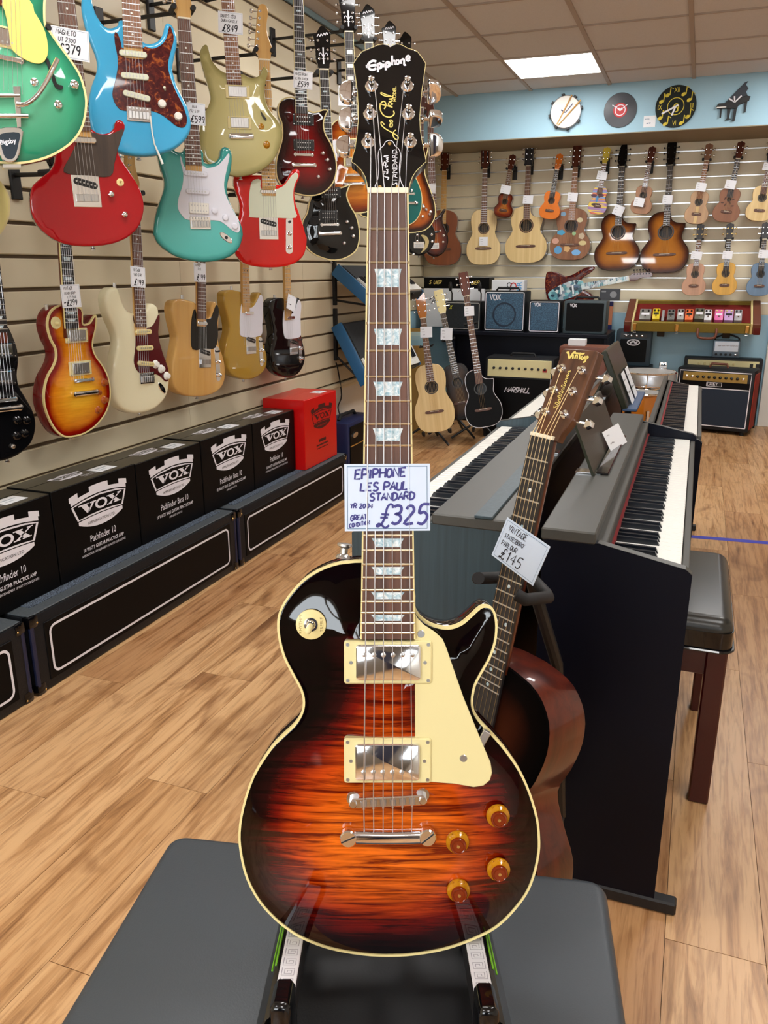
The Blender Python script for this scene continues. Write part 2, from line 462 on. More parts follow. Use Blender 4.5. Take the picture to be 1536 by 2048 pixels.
# room
t = NT('oak_plank'); co = t.coords('Object', (1.3, .085, 1), 37.0)
oi = t.add('ShaderNodeObjectInfo')
n1 = t.noise(co, 14, 6, .62, 1.6); n2 = t.noise(co, 70, 4, .6, .6); n3 = t.noise(t.coords('Object', (1, .5, 1), 91.0), 5, 3, .6, 1.0)
tone = t.ramp(oi.outputs['Random'], [(0, S(196, 150, 104)), (.35, S(216, 174, 126)), (.7, S(204, 160, 112)), (1, S(184, 136, 92))])
g1 = t.ramp(n1, [(.3, (.3, .2, .13, 1)), (.42, (.72, .62, .52, 1)), (.5, (.95, .92, .9, 1)), (.62, (1, 1, 1, 1))])
g2 = t.ramp(n2, [(.32, (.45, .36, .28, 1)), (.52, (1, 1, 1, 1))])
g3 = t.ramp(n3, [(.26, (.4, .28, .2, 1)), (.44, (1, 1, 1, 1))])
c = t.mix(.85, tone, g1, 'MULTIPLY'); c = t.mix(.6, c, g2, 'MULTIPLY'); c = t.mix(.75, c, g3, 'MULTIPLY')
t.bump(n2, .05, .001)
W_['floor'] = t.set(c, .34)
W_['floor_gap'] = simple('plank_joint', S(86, 56, 30), .8)
W_['slat'] = NT('cream_slat_board').set(S(222, 210, 180), .42)
W_['groove'] = simple('slat_groove', S(96, 78, 56), .7)
W_['groove_metal'] = simple('aluminium_insert', (.7, .71, .72, 1), .3, 1)
W_['blue'] = simple('pale_blue_paint', S(160, 198, 216), .6)
W_['soffit'] = simple('beige_soffit', S(150, 136, 112), .7)
W_['ceil'] = grainy('ceiling_tile', S(222, 217, 214), .9, 160, .3, .002, 0, S(204, 199, 196))
W_['grid'] = simple('ceiling_grid', S(176, 158, 142), .6)
W_['wall'] = simple('off_white_wall', S(222, 216, 204), .7)
W_['front_wall'] = simple('grey_brown_paint', S(120, 112, 100), .7)
W_['added_dark_door'] = simple('added_door_dark_blue', S(34, 36, 60), .4)
W_['led'] = emit('led_diffuser', (1, .985, .97, 1), 19.0)
W_['red_door'] = simple('dark_red_door', S(96, 24, 18), .45)
W_['white_trim'] = simple('white_trim', S(232, 230, 222), .5)
W_['tape'] = simple('blue_floor_tape', S(62, 70, 190), .45)
# cabinets and covers
t = NT('black_leatherette'); co = t.coords(); n = t.noise(co, 420, 3, .6)
t.bump(n, .35, .0006); W_['leather'] = t.set(S(56, 62, 68), .42)
t = NT('black_tolex'); co = t.coords(); n = t.noise(co, 260, 2); t.bump(n, .6, .0012); W_['tolex'] = t.set(S(20, 22, 26), .5, None, None, .3)
t = NT('grey_tolex'); co = t.coords(); n = t.noise(co, 200, 2); t.bump(n, .5, .0012); W_['tolex_grey'] = t.set(t.mix(n, S(52, 58, 62), S(84, 90, 94)), .6)
t = NT('speckled_carpet'); co = t.coords(); n = t.noise(co, 330, 2, .7); t.bump(n, 1, .003)
W_['carpet'] = t.set(t.ramp(n, [(.42, S(22, 26, 34)), (.6, S(110, 124, 142))]), .95)
t = NT('charcoal_woodgrain'); co = t.coords('Object', (60, 60, 2.2)); n = t.noise(co, 1.6, 3, .6); t.bump(n, .25, .001)
W_['char'] = t.set(t.mix(n, S(30, 46, 54), S(60, 82, 92)), .42)
W_['piano_black'] = simple('piano_satin_black', S(6, 9, 22), .4, 0, 0, .18)
W_['piano_top'] = grainy('piano_top_satin', S(66, 66, 62), .42, 300, .12, .0004)
W_['key_white'] = simple('piano_key_ivory', S(238, 238, 232), .25)
W_['key_black'] = simple('piano_key_ebony', S(18, 22, 30), .22)
W_['felt'] = simple('red_felt', S(120, 20, 24), .9)
W_['box_black'] = simple('printed_black_carton', S(5, 5, 6), .5, 0, 0, .14)
W_['box_top'] = simple('carton_lid', S(52, 48, 38), .3)
W_['box_red'] = simple('red_carton', S(206, 10, 10), .3)
t = NT('amp_grille_cloth'); co = t.coords('Object', (1, 1, 1)); v = t.add('ShaderNodeTexChecker', i_Scale=160.0); t.l(co, v.inputs['Vector']); t.bump(v.outputs['Fac'], .5, .001)
W_['grille'] = t.set(t.mix(v.outputs['Fac'], S(14, 16, 20), S(40, 46, 52)), .8)
t = NT('blue_grille'); co = t.coords('Object', (1, 1, 1)); v = t.add('ShaderNodeTexVoronoi', i_Scale=110.0); t.l(co, v.inputs['Vector']); t.bump(v.outputs['Distance'], .5, .001)
W_['grille_blue'] = t.set(t.mix(v.outputs['Distance'], S(22, 44, 66), S(72, 112, 140)), .5)
W_['cream_panel'] = simple('cream_panel', S(236, 226, 170), .35)
W_['gold_panel'] = simple('gold_panel', S(190, 160, 90), .3, .6)
W_['red_wood'] = simple('cherry_stain', S(62, 12, 12), .3, 0, .4)
W_['snare'] = grainy('brushed_shell', S(190, 194, 200), .32, 90, .1, .0006, 1.0)
W_['drum_head'] = simple('drum_head', S(150, 150, 148), .45)
W_['amber_shell'] = simple('amber_lacquer', S(176, 104, 26), .2, 0, .7)
W_['brown_case'] = simple('brown_tolex', S(112, 62, 44), .5)
W_['tweed'] = grainy('olive_tweed', S(150, 128, 46), .65, 380, .5, .001, 0, S(118, 100, 34))
W_['plush'] = simple('crimson_plush', S(120, 18, 12), .8)
W_['card_brown'] = simple('brown_cardboard', S(168, 132, 66), .7)
W_['stool_pad'] = simple('olive_black_vinyl', S(40, 40, 36), .3)
def paint(name, rgb, rough=.12, coat=1.0, metal=0.0): return simple(name, S(*rgb), rough, metal, coat)
# ------------------------------------------------------------------ the room
def struct(name, VF, m, parent=None, **k):
    o = mo(name, VF, m, parent, 0, **k)
    if parent is None: o['kind'] = 'structure'
    return o
fl = struct('floor', box(-2.9, RIGHTX, FRONTY, BACKY, -.06, -.008), W_['floor_gap'])
PW, PL = .188, 1.285
pl = None
nx = int(math.ceil((RIGHTX + 2.5) / PW)); ny = int(math.ceil((BACKY - FRONTY) / PL)) + 1
for i in range(nx):
    x = RIGHTX - PW * (i + 1)
    off = (i * .437) % 1 * PL
    for j in range(-1, ny):
        y0 = FRONTY + j * PL + off; y1 = y0 + PL
        if y1 < FRONTY + .3 or y0 > BACKY - .1: continue
        M = Matrix.Translation((x + PW / 2, y0 + PL / 2, 0))
        if y1 > BACKY or y0 < FRONTY or x < -2.5:
            a, b = max(y0, FRONTY), min(y1, BACKY)
            struct('plank', box(-PW / 2 + .0006, PW / 2 - .0006, a - y0 - PL / 2 + .0008, b - y0 - PL / 2 - .0008, -.008, 0), W_['floor'], fl, M=M)
        elif pl is None: pl = struct('plank', box(-PW / 2 + .0006, PW / 2 - .0006, -PL / 2 + .0008, PL / 2 - .0008, -.008, 0), W_['floor'], fl, M=M)
        else: dup(pl, fl, M)
# ceiling: dropped grid with tiles
ce = struct('ceiling', box(-2.9, RIGHTX, FRONTY, BULKY, CEIL + .03, CEIL + .06), W_['ceil'])
LP = atZ(1108, 132, CEIL)                       # the lit panel seen in the photograph
T = .6
gx0 = LP.x - T / 2 - 4 * T; gy0 = LP.y - T / 2 - 15 * T
tile = None; lit = []
for i in range(-1, 9):
    for j in range(0, 18):
        x, y = gx0 + i * T, gy0 + j * T
        if x > RIGHTX - .1 or x + T < -2.5 or y > BULKY - .05 or y + T < FRONTY + .05: continue
        if i in (0, 4, 7) and j in (3, 7, 11, 15): lit.append((i, j)); continue
        x1 = min(x + T, RIGHTX); y1 = min(y + T, BULKY); xa = max(x, -2.5); ya = max(y, FRONTY)
        if (x1, y1, xa, ya) != (x + T, y + T, x, y):
            struct('ceiling_tile', box(xa + .014, x1 - .014, ya + .014, y1 - .014, CEIL + .004, CEIL + .02), W_['ceil'], ce)
        elif tile is None: tile = struct('ceiling_tile', box(-T / 2 + .014, T / 2 - .014, -T / 2 + .014, T / 2 - .014, .004, .02), W_['ceil'], ce, M=Matrix.Translation((x + T / 2, y + T / 2, CEIL)))
        else: dup(tile, ce, Matrix.Translation((x + T / 2, y + T / 2, CEIL)))
for i in range(-1, 10):
    x = gx0 + i * T
    if -2.5 < x < RIGHTX: struct('grid_bar', box(x - .013, x + .013, FRONTY, BULKY, CEIL - .004, CEIL + .022), W_['grid'], ce)
for j in range(0, 19):
    y = gy0 + j * T
    if FRONTY < y < BULKY: struct('grid_bar', box(-2.5, RIGHTX, y - .007, y + .007, CEIL - .002, CEIL + .022), W_['grid'], ce)
for k, (i, j) in enumerate(lit):
    x, y = gx0 + i * T, gy0 + j * T
    if y + T > BULKY or x + T > RIGHTX: continue
    seen = abs(x + T / 2 - LP.x) < .1 and abs(y + T / 2 - LP.y) < .1
    p = thing('ceiling_light', 'square white LED panel glowing in the ceiling near the wall clocks' if seen else 'square LED ceiling panel over the shop floor, out of view', 'ceiling light', Matrix.Translation((x + T / 2, y + T / 2, CEIL)), 'LED ceiling panels')
    mo('diffuser', box(-.285, .285, -.285, .285, .001, .012), W_['led'], p, 0)
    fr = [box(-.297, .297, -.297, -.285, -.004, .016), box(-.297, .297, .285, .297, -.004, .016), box(-.297, -.285, -.285, .285, -.004, .016), box(.285, .297, -.285, .285, -.004, .016)]
    mo('frame', join(*fr), W_['white_trim'], p, 0)
# left wall: slatted board up to the ceiling, blue paint band above
LEND = 5.85
wl = struct('wall_left', box(WALLX - .12, WALLX - .012, FRONTY, LEND, 0, CEIL + .06), W_['groove'])
SP, SZ0 = .1056, .6005
def slats(wall, a0, a1, zlist, fixed, axis, pw, piece):
    proto = {}
    for (z0, z1) in zlist:
        a = a0
        while a < a1 - .01:
            b = min(a + piece, a1); L = b - a; key = (round(L, 3), round(z1 - z0, 3))
            if axis == 'y': M = Matrix.Translation((fixed, (a + b) / 2, (z0 + z1) / 2))
            else: M = Matrix.Translation(((a + b) / 2, fixed, (z0 + z1) / 2)) @ Matrix.Rotation(-math.pi / 2, 4, 'Z')
            if key not in proto:
                h = (z1 - z0) / 2
                prof = [(-.012, -h), (-.003, -h), (0, -h + .003), (0, h - .003), (-.003, h), (-.012, h)]
                V = [(p[0], s * (L / 2 - .0008), p[1]) for s in (-1, 1) for p in prof]
                n = len(prof); Fc = [(k, (k + 1) % n, n + (k + 1) % n, n + k) for k in range(n)] + [tuple(range(n)), tuple(range(n, 2 * n))]
                proto[key] = struct('slat', (V, Fc), W_['slat'], wall, M=M)
            else: dup(proto[key], wall, M)
            a = b
zl = [(SZ0 + .004, SZ0 + SP - .008)]
z = SZ0 + SP
while z < 2.60 - SP * .5:
    zl.append((z + .006, min(z + SP - .006, 2.61))); z += SP
slats(wl, FRONTY + .4, LEND, zl, WALLX, 'y', 0, 1.2)
struct('trim_1', join(box(WALLX - .012, WALLX + .016, FRONTY, LEND, SZ0 - .03, SZ0 - .004, .004), box(WALLX - .012, WALLX + .008, FRONTY, LEND, SZ0 - .045, SZ0 - .03)), W_['slat'])
struct('lower_panel', box(WALLX - .012, WALLX + .002, FRONTY, LEND, 0, SZ0 - .045), W_['wall'], wl)
struct('painted_band', box(WALLX - .012, WALLX, FRONTY, LEND, 2.612, CEIL), W_['blue'], wl)
# return and recessed corner beside the far wall
RX = -2.47
struct('wall_return', box(RX - .02, WALLX, LEND, LEND + .1, 0, CEIL), W_['slat'])
wr = struct('wall_recess', box(RX - .12, RX - .012, LEND, BACKY + .1, 0, CEIL), W_['groove'])
BZ0 = 1.327 - .1 * 4
bz = []
z = BZ0 + .03
zb = [(BZ0 + .005 + .1 * k, BZ0 + .095 + .1 * k) for k in range(0, 14) if BZ0 + .1 * k < 2.30]
zb = [(a, min(b, 2.296)) for a, b in zb]
slats(wr, LEND + .1, BACKY, zb, RX, 'y', 0, 1.75)
struct('lower_panel', box(RX - .012, RX, LEND, BACKY, 0, BZ0), W_['blue'], wr)
# far wall
DX0 = .60                                    # door at the right end of the far wall
wb = struct('wall_back', box(RX - .12, RIGHTX, BACKY + .012, BACKY + .12, 0, CEIL + .06), W_['groove_metal'])
slats(wb, RX, DX0 - .02, zb, BACKY, 'x', 0, 1.2)
struct('lower_panel', box(RX, DX0, BACKY - .002, BACKY + .012, 0, BZ0 + .002), W_['blue'], wb)
struct('upper_panel', box(RX, RIGHTX, BACKY - .002, BACKY + .012, 2.297, BULKZ + .1), W_['soffit'], wb)
struct('plain_panel', box(DX0 + .95, RIGHTX, BACKY - .002, BACKY + .012, 0, 2.3), W_['wall'], wb)
bk = struct('bulkhead', box(RX - .1, RIGHTX, BULKY, BACKY + .05, BULKZ, CEIL + .06), W_['blue'])
struct('soffit_board', box(RX, RIGHTX, BULKY + .001, BACKY, BULKZ - .006, BULKZ), W_['soffit'], bk)
d1 = struct('door_1', box(DX0 + .07, DX0 + .88, BACKY - .03, BACKY + .012, .01, 2.02, .003), W_['red_door'])
for z0, z1 in ((.15, .95), (1.05, 1.9)):
    struct('door_panel', box(DX0 + .17, DX0 + .78, BACKY - .036, BACKY - .03, z0, z1, .003), W_['red_door'], d1)
struct('door_handle', join(cyl((DX0 + .13, BACKY - .03, 1.0), (DX0 + .13, BACKY - .08, 1.0), .01), cyl((DX0 + .13, BACKY - .075, 1.0), (DX0 + .24, BACKY - .075, 1.0), .008)), W_['nickel'], d1)
struct('trim_2', join(box(DX0 - .02, DX0 + .07, BACKY - .05, BACKY + .012, 0, 2.1, .004), box(DX0 + .88, DX0 + .97, BACKY - .05, BACKY + .012, 0, 2.1, .004), box(DX0 + .07, DX0 + .88, BACKY - .05, BACKY + .012, 2.02, 2.1, .004)), W_['white_trim'])
# side and front of the shop (behind and beside the photographer)
struct('wall_right', box(RIGHTX, RIGHTX + .12, FRONTY, BACKY, 0, CEIL + .06), W_['wall'])
WINS = ((-1.95, .25), (2.0, 2.62))  # unseen openings; high sill and closed middle shaped to limit reflections in the guitar
wf = struct('wall_front', join(box(-2.5, RIGHTX, FRONTY - .12, FRONTY, 0, 1.05), box(-2.5, RIGHTX, FRONTY - .12, FRONTY, 2.5, CEIL + .06), box(-2.5, -1.95, FRONTY - .12, FRONTY, 1.05, 2.5), box(.25, 2.0, FRONTY - .12, FRONTY, 1.05, 2.5), box(2.62, RIGHTX, FRONTY - .12, FRONTY, 1.05, 2.5)), W_['front_wall'])
for k, (a, b) in enumerate(WINS):
    struct('window_%d' % (k + 1), join(*[box(x - .03, x + .03, FRONTY - .09, FRONTY - .03, 1.05, 2.5) for x in (a + .03, (a + b) / 2, b - .03)], *[box(a, b, FRONTY - .09, FRONTY - .03, z, z + .05) for z in (1.05, 2.05, 2.45)]), W_['white_trim'])
d2 = struct('added_door', box(.6, 1.52, FRONTY, FRONTY + .04, .01, 2.05, .004), W_['added_dark_door'])  # unseen dark door added behind the camera to darken reflections in the guitar
struct('door_handle', cyl((.72, FRONTY + .06, .85), (.72, FRONTY + .06, 1.25), .012), W_['nickel'], d2)
# blue tape across the floor
tp = [atZ(1380, 1073, 0), atZ(1536, 1086, 0)]
d = (tp[1] - tp[0]).normalized(); nrm = Vector((-d.y, d.x, 0))
A = tp[0] - d * .6; B = tp[0] + d * 1.9
mo1 = mo('floor_tape', ([A - nrm * .024 + Vector((0, 0, .0006)), B - nrm * .024 + Vector((0, 0, .0006)), B + nrm * .024 + Vector((0, 0, .0006)), A + nrm * .024 + Vector((0, 0, .0006))], [(0, 1, 2, 3)]), W_['tape'], None, 0)
tagit(mo1, 'strip of blue tape stuck across the wooden floor', 'tape')
# ------------------------------------------------------------------ instrument builders
class Pose:
    """a thing's own frame: ex to its right, ey up along its length, ez out of its face"""
    def __init__(s, O, ey, ez):
        s.O = Vector(O); s.ey = Vector(ey).normalized(); ez = Vector(ez)
        s.ez = (ez - s.ey * ez.dot(s.ey)).normalized(); s.ex = s.ey.cross(s.ez)
        s.M = Matrix(((s.ex.x, s.ey.x, s.ez.x, s.O.x), (s.ex.y, s.ey.y, s.ez.y, s.O.y), (s.ex.z, s.ey.z, s.ez.z, s.O.z), (0, 0, 0, 1)))
    def uv(s, px, py, w=0.0):
        d = ray(px, py); Q = s.O + s.ez * w
        P = C0 + d * ((Q - C0).dot(s.ez) / d.dot(s.ez)) - s.O
        return (P.dot(s.ex), P.dot(s.ey))
    def uvs(s, pts, w=0.0, o=(0, 0), k=1.0): return [s.uv(o[0] + p[0] / k, o[1] + p[1] / k, w) for p in pts]
def hang(bot, top, t, a, lean=0.0):
    P0 = atT(bot[0], bot[1], t); a = R(a); l = R(lean)
    ez = Vector((math.sin(a) * math.cos(l), -math.cos(a) * math.cos(l), math.sin(l)))
    d = ray(*top); P1 = C0 + d * ((P0 - C0).dot(ez) / d.dot(ez))
    return Pose(P0, P1 - P0, ez)

def body_mesh(P, th, rnd, dome, domeR, sp, bst=.11, hole=None, rndb=None):
    if area2(P) < 0: P = P[::-1]
    n = len(P); rings = []
    rb = min(rnd * .8, .004) if rndb is None else rndb
    for i in range(3):
        a = math.pi / 2 * i / 2; rings.append((inset(P, rb * (1 - math.sin(a))), -th + rb * (1 - math.cos(a))))
    ns = 3 if rnd > .003 else 1
    for i in range(ns + 1):
        a = math.pi / 2 * i / ns; rings.append((inset(P, rnd * (1 - math.cos(a))), -rnd + rnd * math.sin(a)))
    V, Fc, mi = [], [], []
    for Q, w in rings: V += [(q[0], q[1], w) for q in Q]
    for i in range(len(rings) - 1):
        for k in range(n):
            Fc.append((i * n + k, i * n + (k + 1) % n, (i + 1) * n + (k + 1) % n, (i + 1) * n + k)); mi.append(1 if i < 3 else 0)
    Vb, Fb, _ = sheet(rings[0][0], -th, .09)
    kb = {(round(V[i][0], 5), round(V[i][1], 5)): i for i in range(n)}; mb = {}
    for i, v in enumerate(Vb):
        k = (round(v[0], 5), round(v[1], 5))
        if k in kb: mb[i] = kb[k]
        else: mb[i] = len(V); V.append(v)
    for f in Fb:
        q = tuple(mb[i] for i in f)
        if len(set(q)) == 3: Fc.append(q); mi.append(1)
    nb = len(V)
    top = rings[-1][0]
    V2, F2, A2 = sheet(top, 0.0, sp, hole, dome, domeR, bst)
    key = {}
    for i in range((len(rings) - 1) * n, len(rings) * n): key[(round(V[i][0], 5), round(V[i][1], 5))] = i
    mp = {}
    for i, v in enumerate(V2):
        k = (round(v[0], 5), round(v[1], 5))
        if k in key: mp[i] = key[k]
        else: mp[i] = len(V); V.append(v)
    for f in F2:
        g = tuple(mp[i] for i in f)
        if len(set(g)) == len(g): Fc.append(g); mi.append(0)
    A = [0.0] * len(V)
    for i, v in enumerate(V):
        A[i] = 0.0 if v[2] < -rnd - .001 else min(1.0, segdist(P, v[0], v[1]) / bst)
    N = None
    if dome:
        n0 = nb; N = [(0, 0, 0)] * len(V); e = .002
        def hgt(x, y):
            q = min(1.0, segdist(top, x, y) / domeR); return dome * q * q * (3 - 2 * q)
        for i in range(n0, len(V)):
            x, y, _ = V[i]; N[i] = tuple(Vector((-(hgt(x + e, y) - hgt(x - e, y)) / (2 * e), -(hgt(x, y + e) - hgt(x, y - e)) / (2 * e), 1)).normalized())
        for i in range((len(rings) - 1) * n, len(rings) * n): N[i] = (0, 0, 1)
    body_mesh.N = N
    return (V, Fc, mi), A

def bind_mesh(P, wd=.0045, h=.006, up=.0008, out=.0007):
    if area2(P) < 0: P = P[::-1]
    a, b = inset(P, -out), inset(P, wd); n = len(P)
    V = [(p[0], p[1], -h) for p in a] + [(p[0], p[1], up) for p in a] + [(p[0], p[1], up) for p in b] + [(p[0], p[1], -h) for p in b]
    Fc = []
    for r in range(4):
        for k in range(n): Fc.append((r * n + k, r * n + (k + 1) % n, ((r + 1) % 4) * n + (k + 1) % n, ((r + 1) % 4) * n + k))
    return V, Fc

def knob(c, r=.0095, h=.012, w=0.0, style='plain'):
    M = Matrix.Translation((c[0], c[1], w))
    if style == 'hat': return lathe([(r * 1.3, 0), (r * 1.28, h * .25), (r * .85, h * .5), (r * .8, h), (r * .6, h * 1.05)], 20, M)
    if style == 'dome': return lathe([(r, 0), (r, h * .75), (r * .85, h * .95), (r * .4, h * 1.1)], 16, M)
    return lathe([(r * 1.15, 0), (r * 1.1, h * .3), (r, h * .35), (r * .9, h * .95), (r * .75, h)], 16, M)

def pk_single(g, u, v, ang, mat, w=.003, L=.083, pole='nickel'):
    p = mo('pickup', prism(rot2(rrect(u - L / 2, u + L / 2, v - .0088, v + .0088, .0085), ang, (u, v)), w - .004, w + .005, .002), mat, g)
    mo('pole_pieces', join(*[disc(rot2([(u + (k - 2.5) * .0104, v)], ang, (u, v))[0], .0026, w + .005, .0012, 8) for k in range(6)]), W_[pole], p, kind='stuff')
def pk_hum(g, u, v, ang, cover, ring, w=.003, L=.070, H=.037, pole='nickel', poley=-.3, two=False, rw=.011, rh=.005):
    if ring is not None:
        Q = rot2(rrect(u - L / 2 - rw, u + L / 2 + rw, v - H / 2 - rh, v + H / 2 + rh, .003), ang, (u, v))
        rg = mo('pickup_ring', prism(Q, w - .004, w + .003, .0012), ring, g)
        mo('ring_screws', join(*[disc(rot2([(u + a * (L / 2 + rw - .004), v + b * (H / 2 + rh - .005))], ang, (u, v))[0], .0017, w + .003, .0008, 8) for a in (-1, 1) for b in (-1, 1)]), W_['nickel'], rg, kind='stuff')
    p = mo('pickup', prism(rot2(rrect(u - L / 2, u + L / 2, v - H / 2, v + H / 2, .003), ang, (u, v)), w - .004, w + .007, .0018), cover, g)
    rows = (-.25, .25) if two else (poley,)
    mo('pole_pieces', join(*[disc(rot2([(u + (k - 2.5) * .0104, v + H * q)], ang, (u, v))[0], .0024, w + .007, .0011, 8) for k in range(6) for q in rows]), W_[pole], p, kind='stuff')
def br_trem(g, u, v, mat='chrome', w=0.0, W=.074, H=.042):
    b = mo('bridge', box(u - W / 2, u + W / 2, v - H / 2, v + H / 2, w, w + .004, .001), W_[mat], g)
    for k in range(6):
        mo('saddle', box(u + (k - 2.5) * .0106 - .0048, u + (k - 2.5) * .0106 + .0048, v - H * .36, v + H * .18, w + .004, w + .011, .0012), W_['nickel'], b)
    mo('bridge_screws', join(*[disc((u + (k - 2.5) * .0106, v + H * .38), .0026, w + .004, .001, 8) for k in range(6)]), W_['nickel'], b, kind='stuff')
def br_tele(g, u, v, w=0.0, W=.078, H=.088, sad=3):
    b = mo('bridge', box(u - W / 2, u + W / 2, v - H / 2, v + H / 2, w, w + .0022, .0008), W_['chrome'], g)
    a = R(-14)
    mo('pickup', prism(rot2(rrect(u - .034, u + .034, v + H * .24 - .0095, v + H * .24 + .0095, .009), a, (u, v + H * .24)), w + .002, w + .006, .0015), W_['black_satin'], b)
    mo('pole_pieces', join(*[disc(rot2([(u + (k - 2.5) * .0104, v + H * .24)], a, (u, v + H * .24))[0], .0026, w + .006, .001, 8) for k in range(6)]), W_['nickel'], b, kind='stuff')
    for k in range(sad):
        x = u + (k - (sad - 1) / 2) * (.064 / sad); hw = .03 / sad
        mo('saddle', box(x - hw, x + hw, v - H * .34, v - H * .1, w + .002, w + .009, .001), W_['nickel'], b)
def br_tom(g, u, v, vt=None, w=0.0, tail='chrome', ang=0.0, L=.082):
    P = rot2(rrect(u - L / 2, u + L / 2, v - .0055, v + .0055, .005), ang, (u, v))
    b = mo('bridge', prism(P, w + .004, w + .013, .002), W_['chrome'], g)
    for s in (-1, 1): mo('bridge_post', lathe([(.0055, 0), (.0075, .006), (.0075, .009)], 12, Matrix.Translation((*rot2([(u + s * L * .45, v)], ang, (u, v))[0], w))), W_['chrome'], b)
    if vt is not None:
        t_ = mo('tailpiece', prism(rrect(u - .052, u + .052, vt - .0085, vt + .0085, .007), w + .004, w + .016, .005, 3), W_[tail], g)
        for s in (-1, 1): mo('tailpiece_stud', lathe([(.006, 0), (.009, .009), (.009, .014), (.006, .015)], 12, Matrix.Translation((u + s * .046, vt, w))), W_['chrome'], t_)
def jackplate(g, u, v, ang=-.7, w=0.0):
    j = mo('jack_plate', prism(rot2(ell(u, v, .028, .0115, 20), ang, (u, v)), w - .001, w + .003, .002), W_['chrome'], g)
    mo('jack_socket', disc((u, v), .006, w + .003, .001, 12), W_['black_plastic'], j)

def neck(g, vn, ve, wn=.042, we=.056, fw=.010, back='mapleneck', board='rosewood', scale=.648, nfr=21, inlay='dot', bound=None, vback=None, fine=False, dotmat='inlay', us=0.0, fret='nickel'):
    """neck from the nut (vn) to the board end (ve); fret wires and inlays on the board"""
    def hw(v): return (wn + (we - wn) * (vn - v) / (vn - ve)) / 2
    vb = ve - .03 if vback is None else vback
    sec = [(-1, -.004), (-1, -.009), (-.82, -.017), (-.4, -.0235), (.4, -.0235), (.82, -.017), (1, -.009), (1, -.004)]
    V, n = [], len(sec)
    for v in (vn + .004, vn - .05, vb):
        for a, b in sec: V.append((us + a * hw(min(v, vn)), v, fw + b))
    Fc = [(i * n + k, i * n + (k + 1) % n, (i + 1) * n + (k + 1) % n, (i + 1) * n + k) for i in range(2) for k in range(n)] + [tuple(range(n)), tuple(range(2 * n, 3 * n))]
    nk = mo('neck', (V, Fc), W_[back] if isinstance(back, str) else back, g)
    def board_prism(dw, w0, w1, m, nm, par):
        P = [(us - hw(vn) - dw, vn), (us + hw(vn) + dw, vn), (us + hw(ve) + dw, ve), (us - hw(ve) - dw, ve)]
        return mo(nm, prism(P, w0, w1), m, par, 0)
    fb = board_prism(-.0016 if bound else 0, fw - .0055, fw, W_[board], 'fretboard', g)
    if bound:
        for s in (-1, 1):
            P = [(us + s * (hw(vn) - .0016), vn), (us + s * hw(vn), vn), (us + s * hw(ve), ve), (us + s * (hw(ve) - .0016), ve)]
            mo('binding', prism(P, fw - .0055, fw + .0001), W_[bound], fb, 0)
    mo('nut', box(us - hw(vn), us + hw(vn), vn, vn + .0055, fw - .005, fw + .0022, .0005), W_['bone'], g)
    fv = [vn - scale * (1 - 2 ** (-k / 12)) for k in range(0, nfr + 1)]
    fr = []
    for k in range(1, nfr + 1):
        if fv[k] < ve + .003: break
        h = hw(fv[k]) - (.0008 if bound else .0003)
        if fine: f_ = tube([(us - h, fv[k], fw + .0002), (us + h, fv[k], fw + .0002)], .0013, 8); mo('fret', f_, W_[fret], fb)
        else: fr.append(box(us - h, us + h, fv[k] - .0011, fv[k] + .0011, fw - .0002, fw + .0011))
    if fr: mo('frets', join(*fr), W_[fret], fb, 0, kind='stuff')
    marks = []
    for k in (3, 5, 7, 9, 12, 15, 17, 19, 21):
        if k > nfr or (fv[k] + fv[k - 1]) / 2 < ve + .006: continue
        m = (fv[k] + fv[k - 1]) / 2; sp = fv[k - 1] - fv[k]; h = hw(m)
        if inlay == 'dot':
            for q in ((-.4, .4) if k == 12 else (0,)): marks.append(disc((us + q * h, m), .0031, fw - .0003, .0005, 10))
        elif inlay == 'trap':
            a, b, c = h * .62, h * .5, sp * .29
            P = [(us - a, m + c), (us + a, m + c), (us + a * .87, m + c * .2), (us + b * .98, m - c), (us - b * .98, m - c), (us - a * .87, m + c * .2)]
            marks.append(prism(P, fw - .0003, fw + .0002))
        elif inlay == 'block': marks.append(box(us - h * .6, us + h * .6, m - sp * .3, m + sp * .3, fw - .0003, fw + .0002))
        elif inlay == 'bar': marks.append(box(us - h * .4, us + h * .4, m - .003, m + .003, fw - .0003, fw + .0002))
    if marks:
        if fine:
            for q in marks: mo('inlay', q, W_[dotmat], fb, 0)
        else: mo('inlays', join(*marks), W_[dotmat], fb, 0, kind='stuff')
    return nk, hw

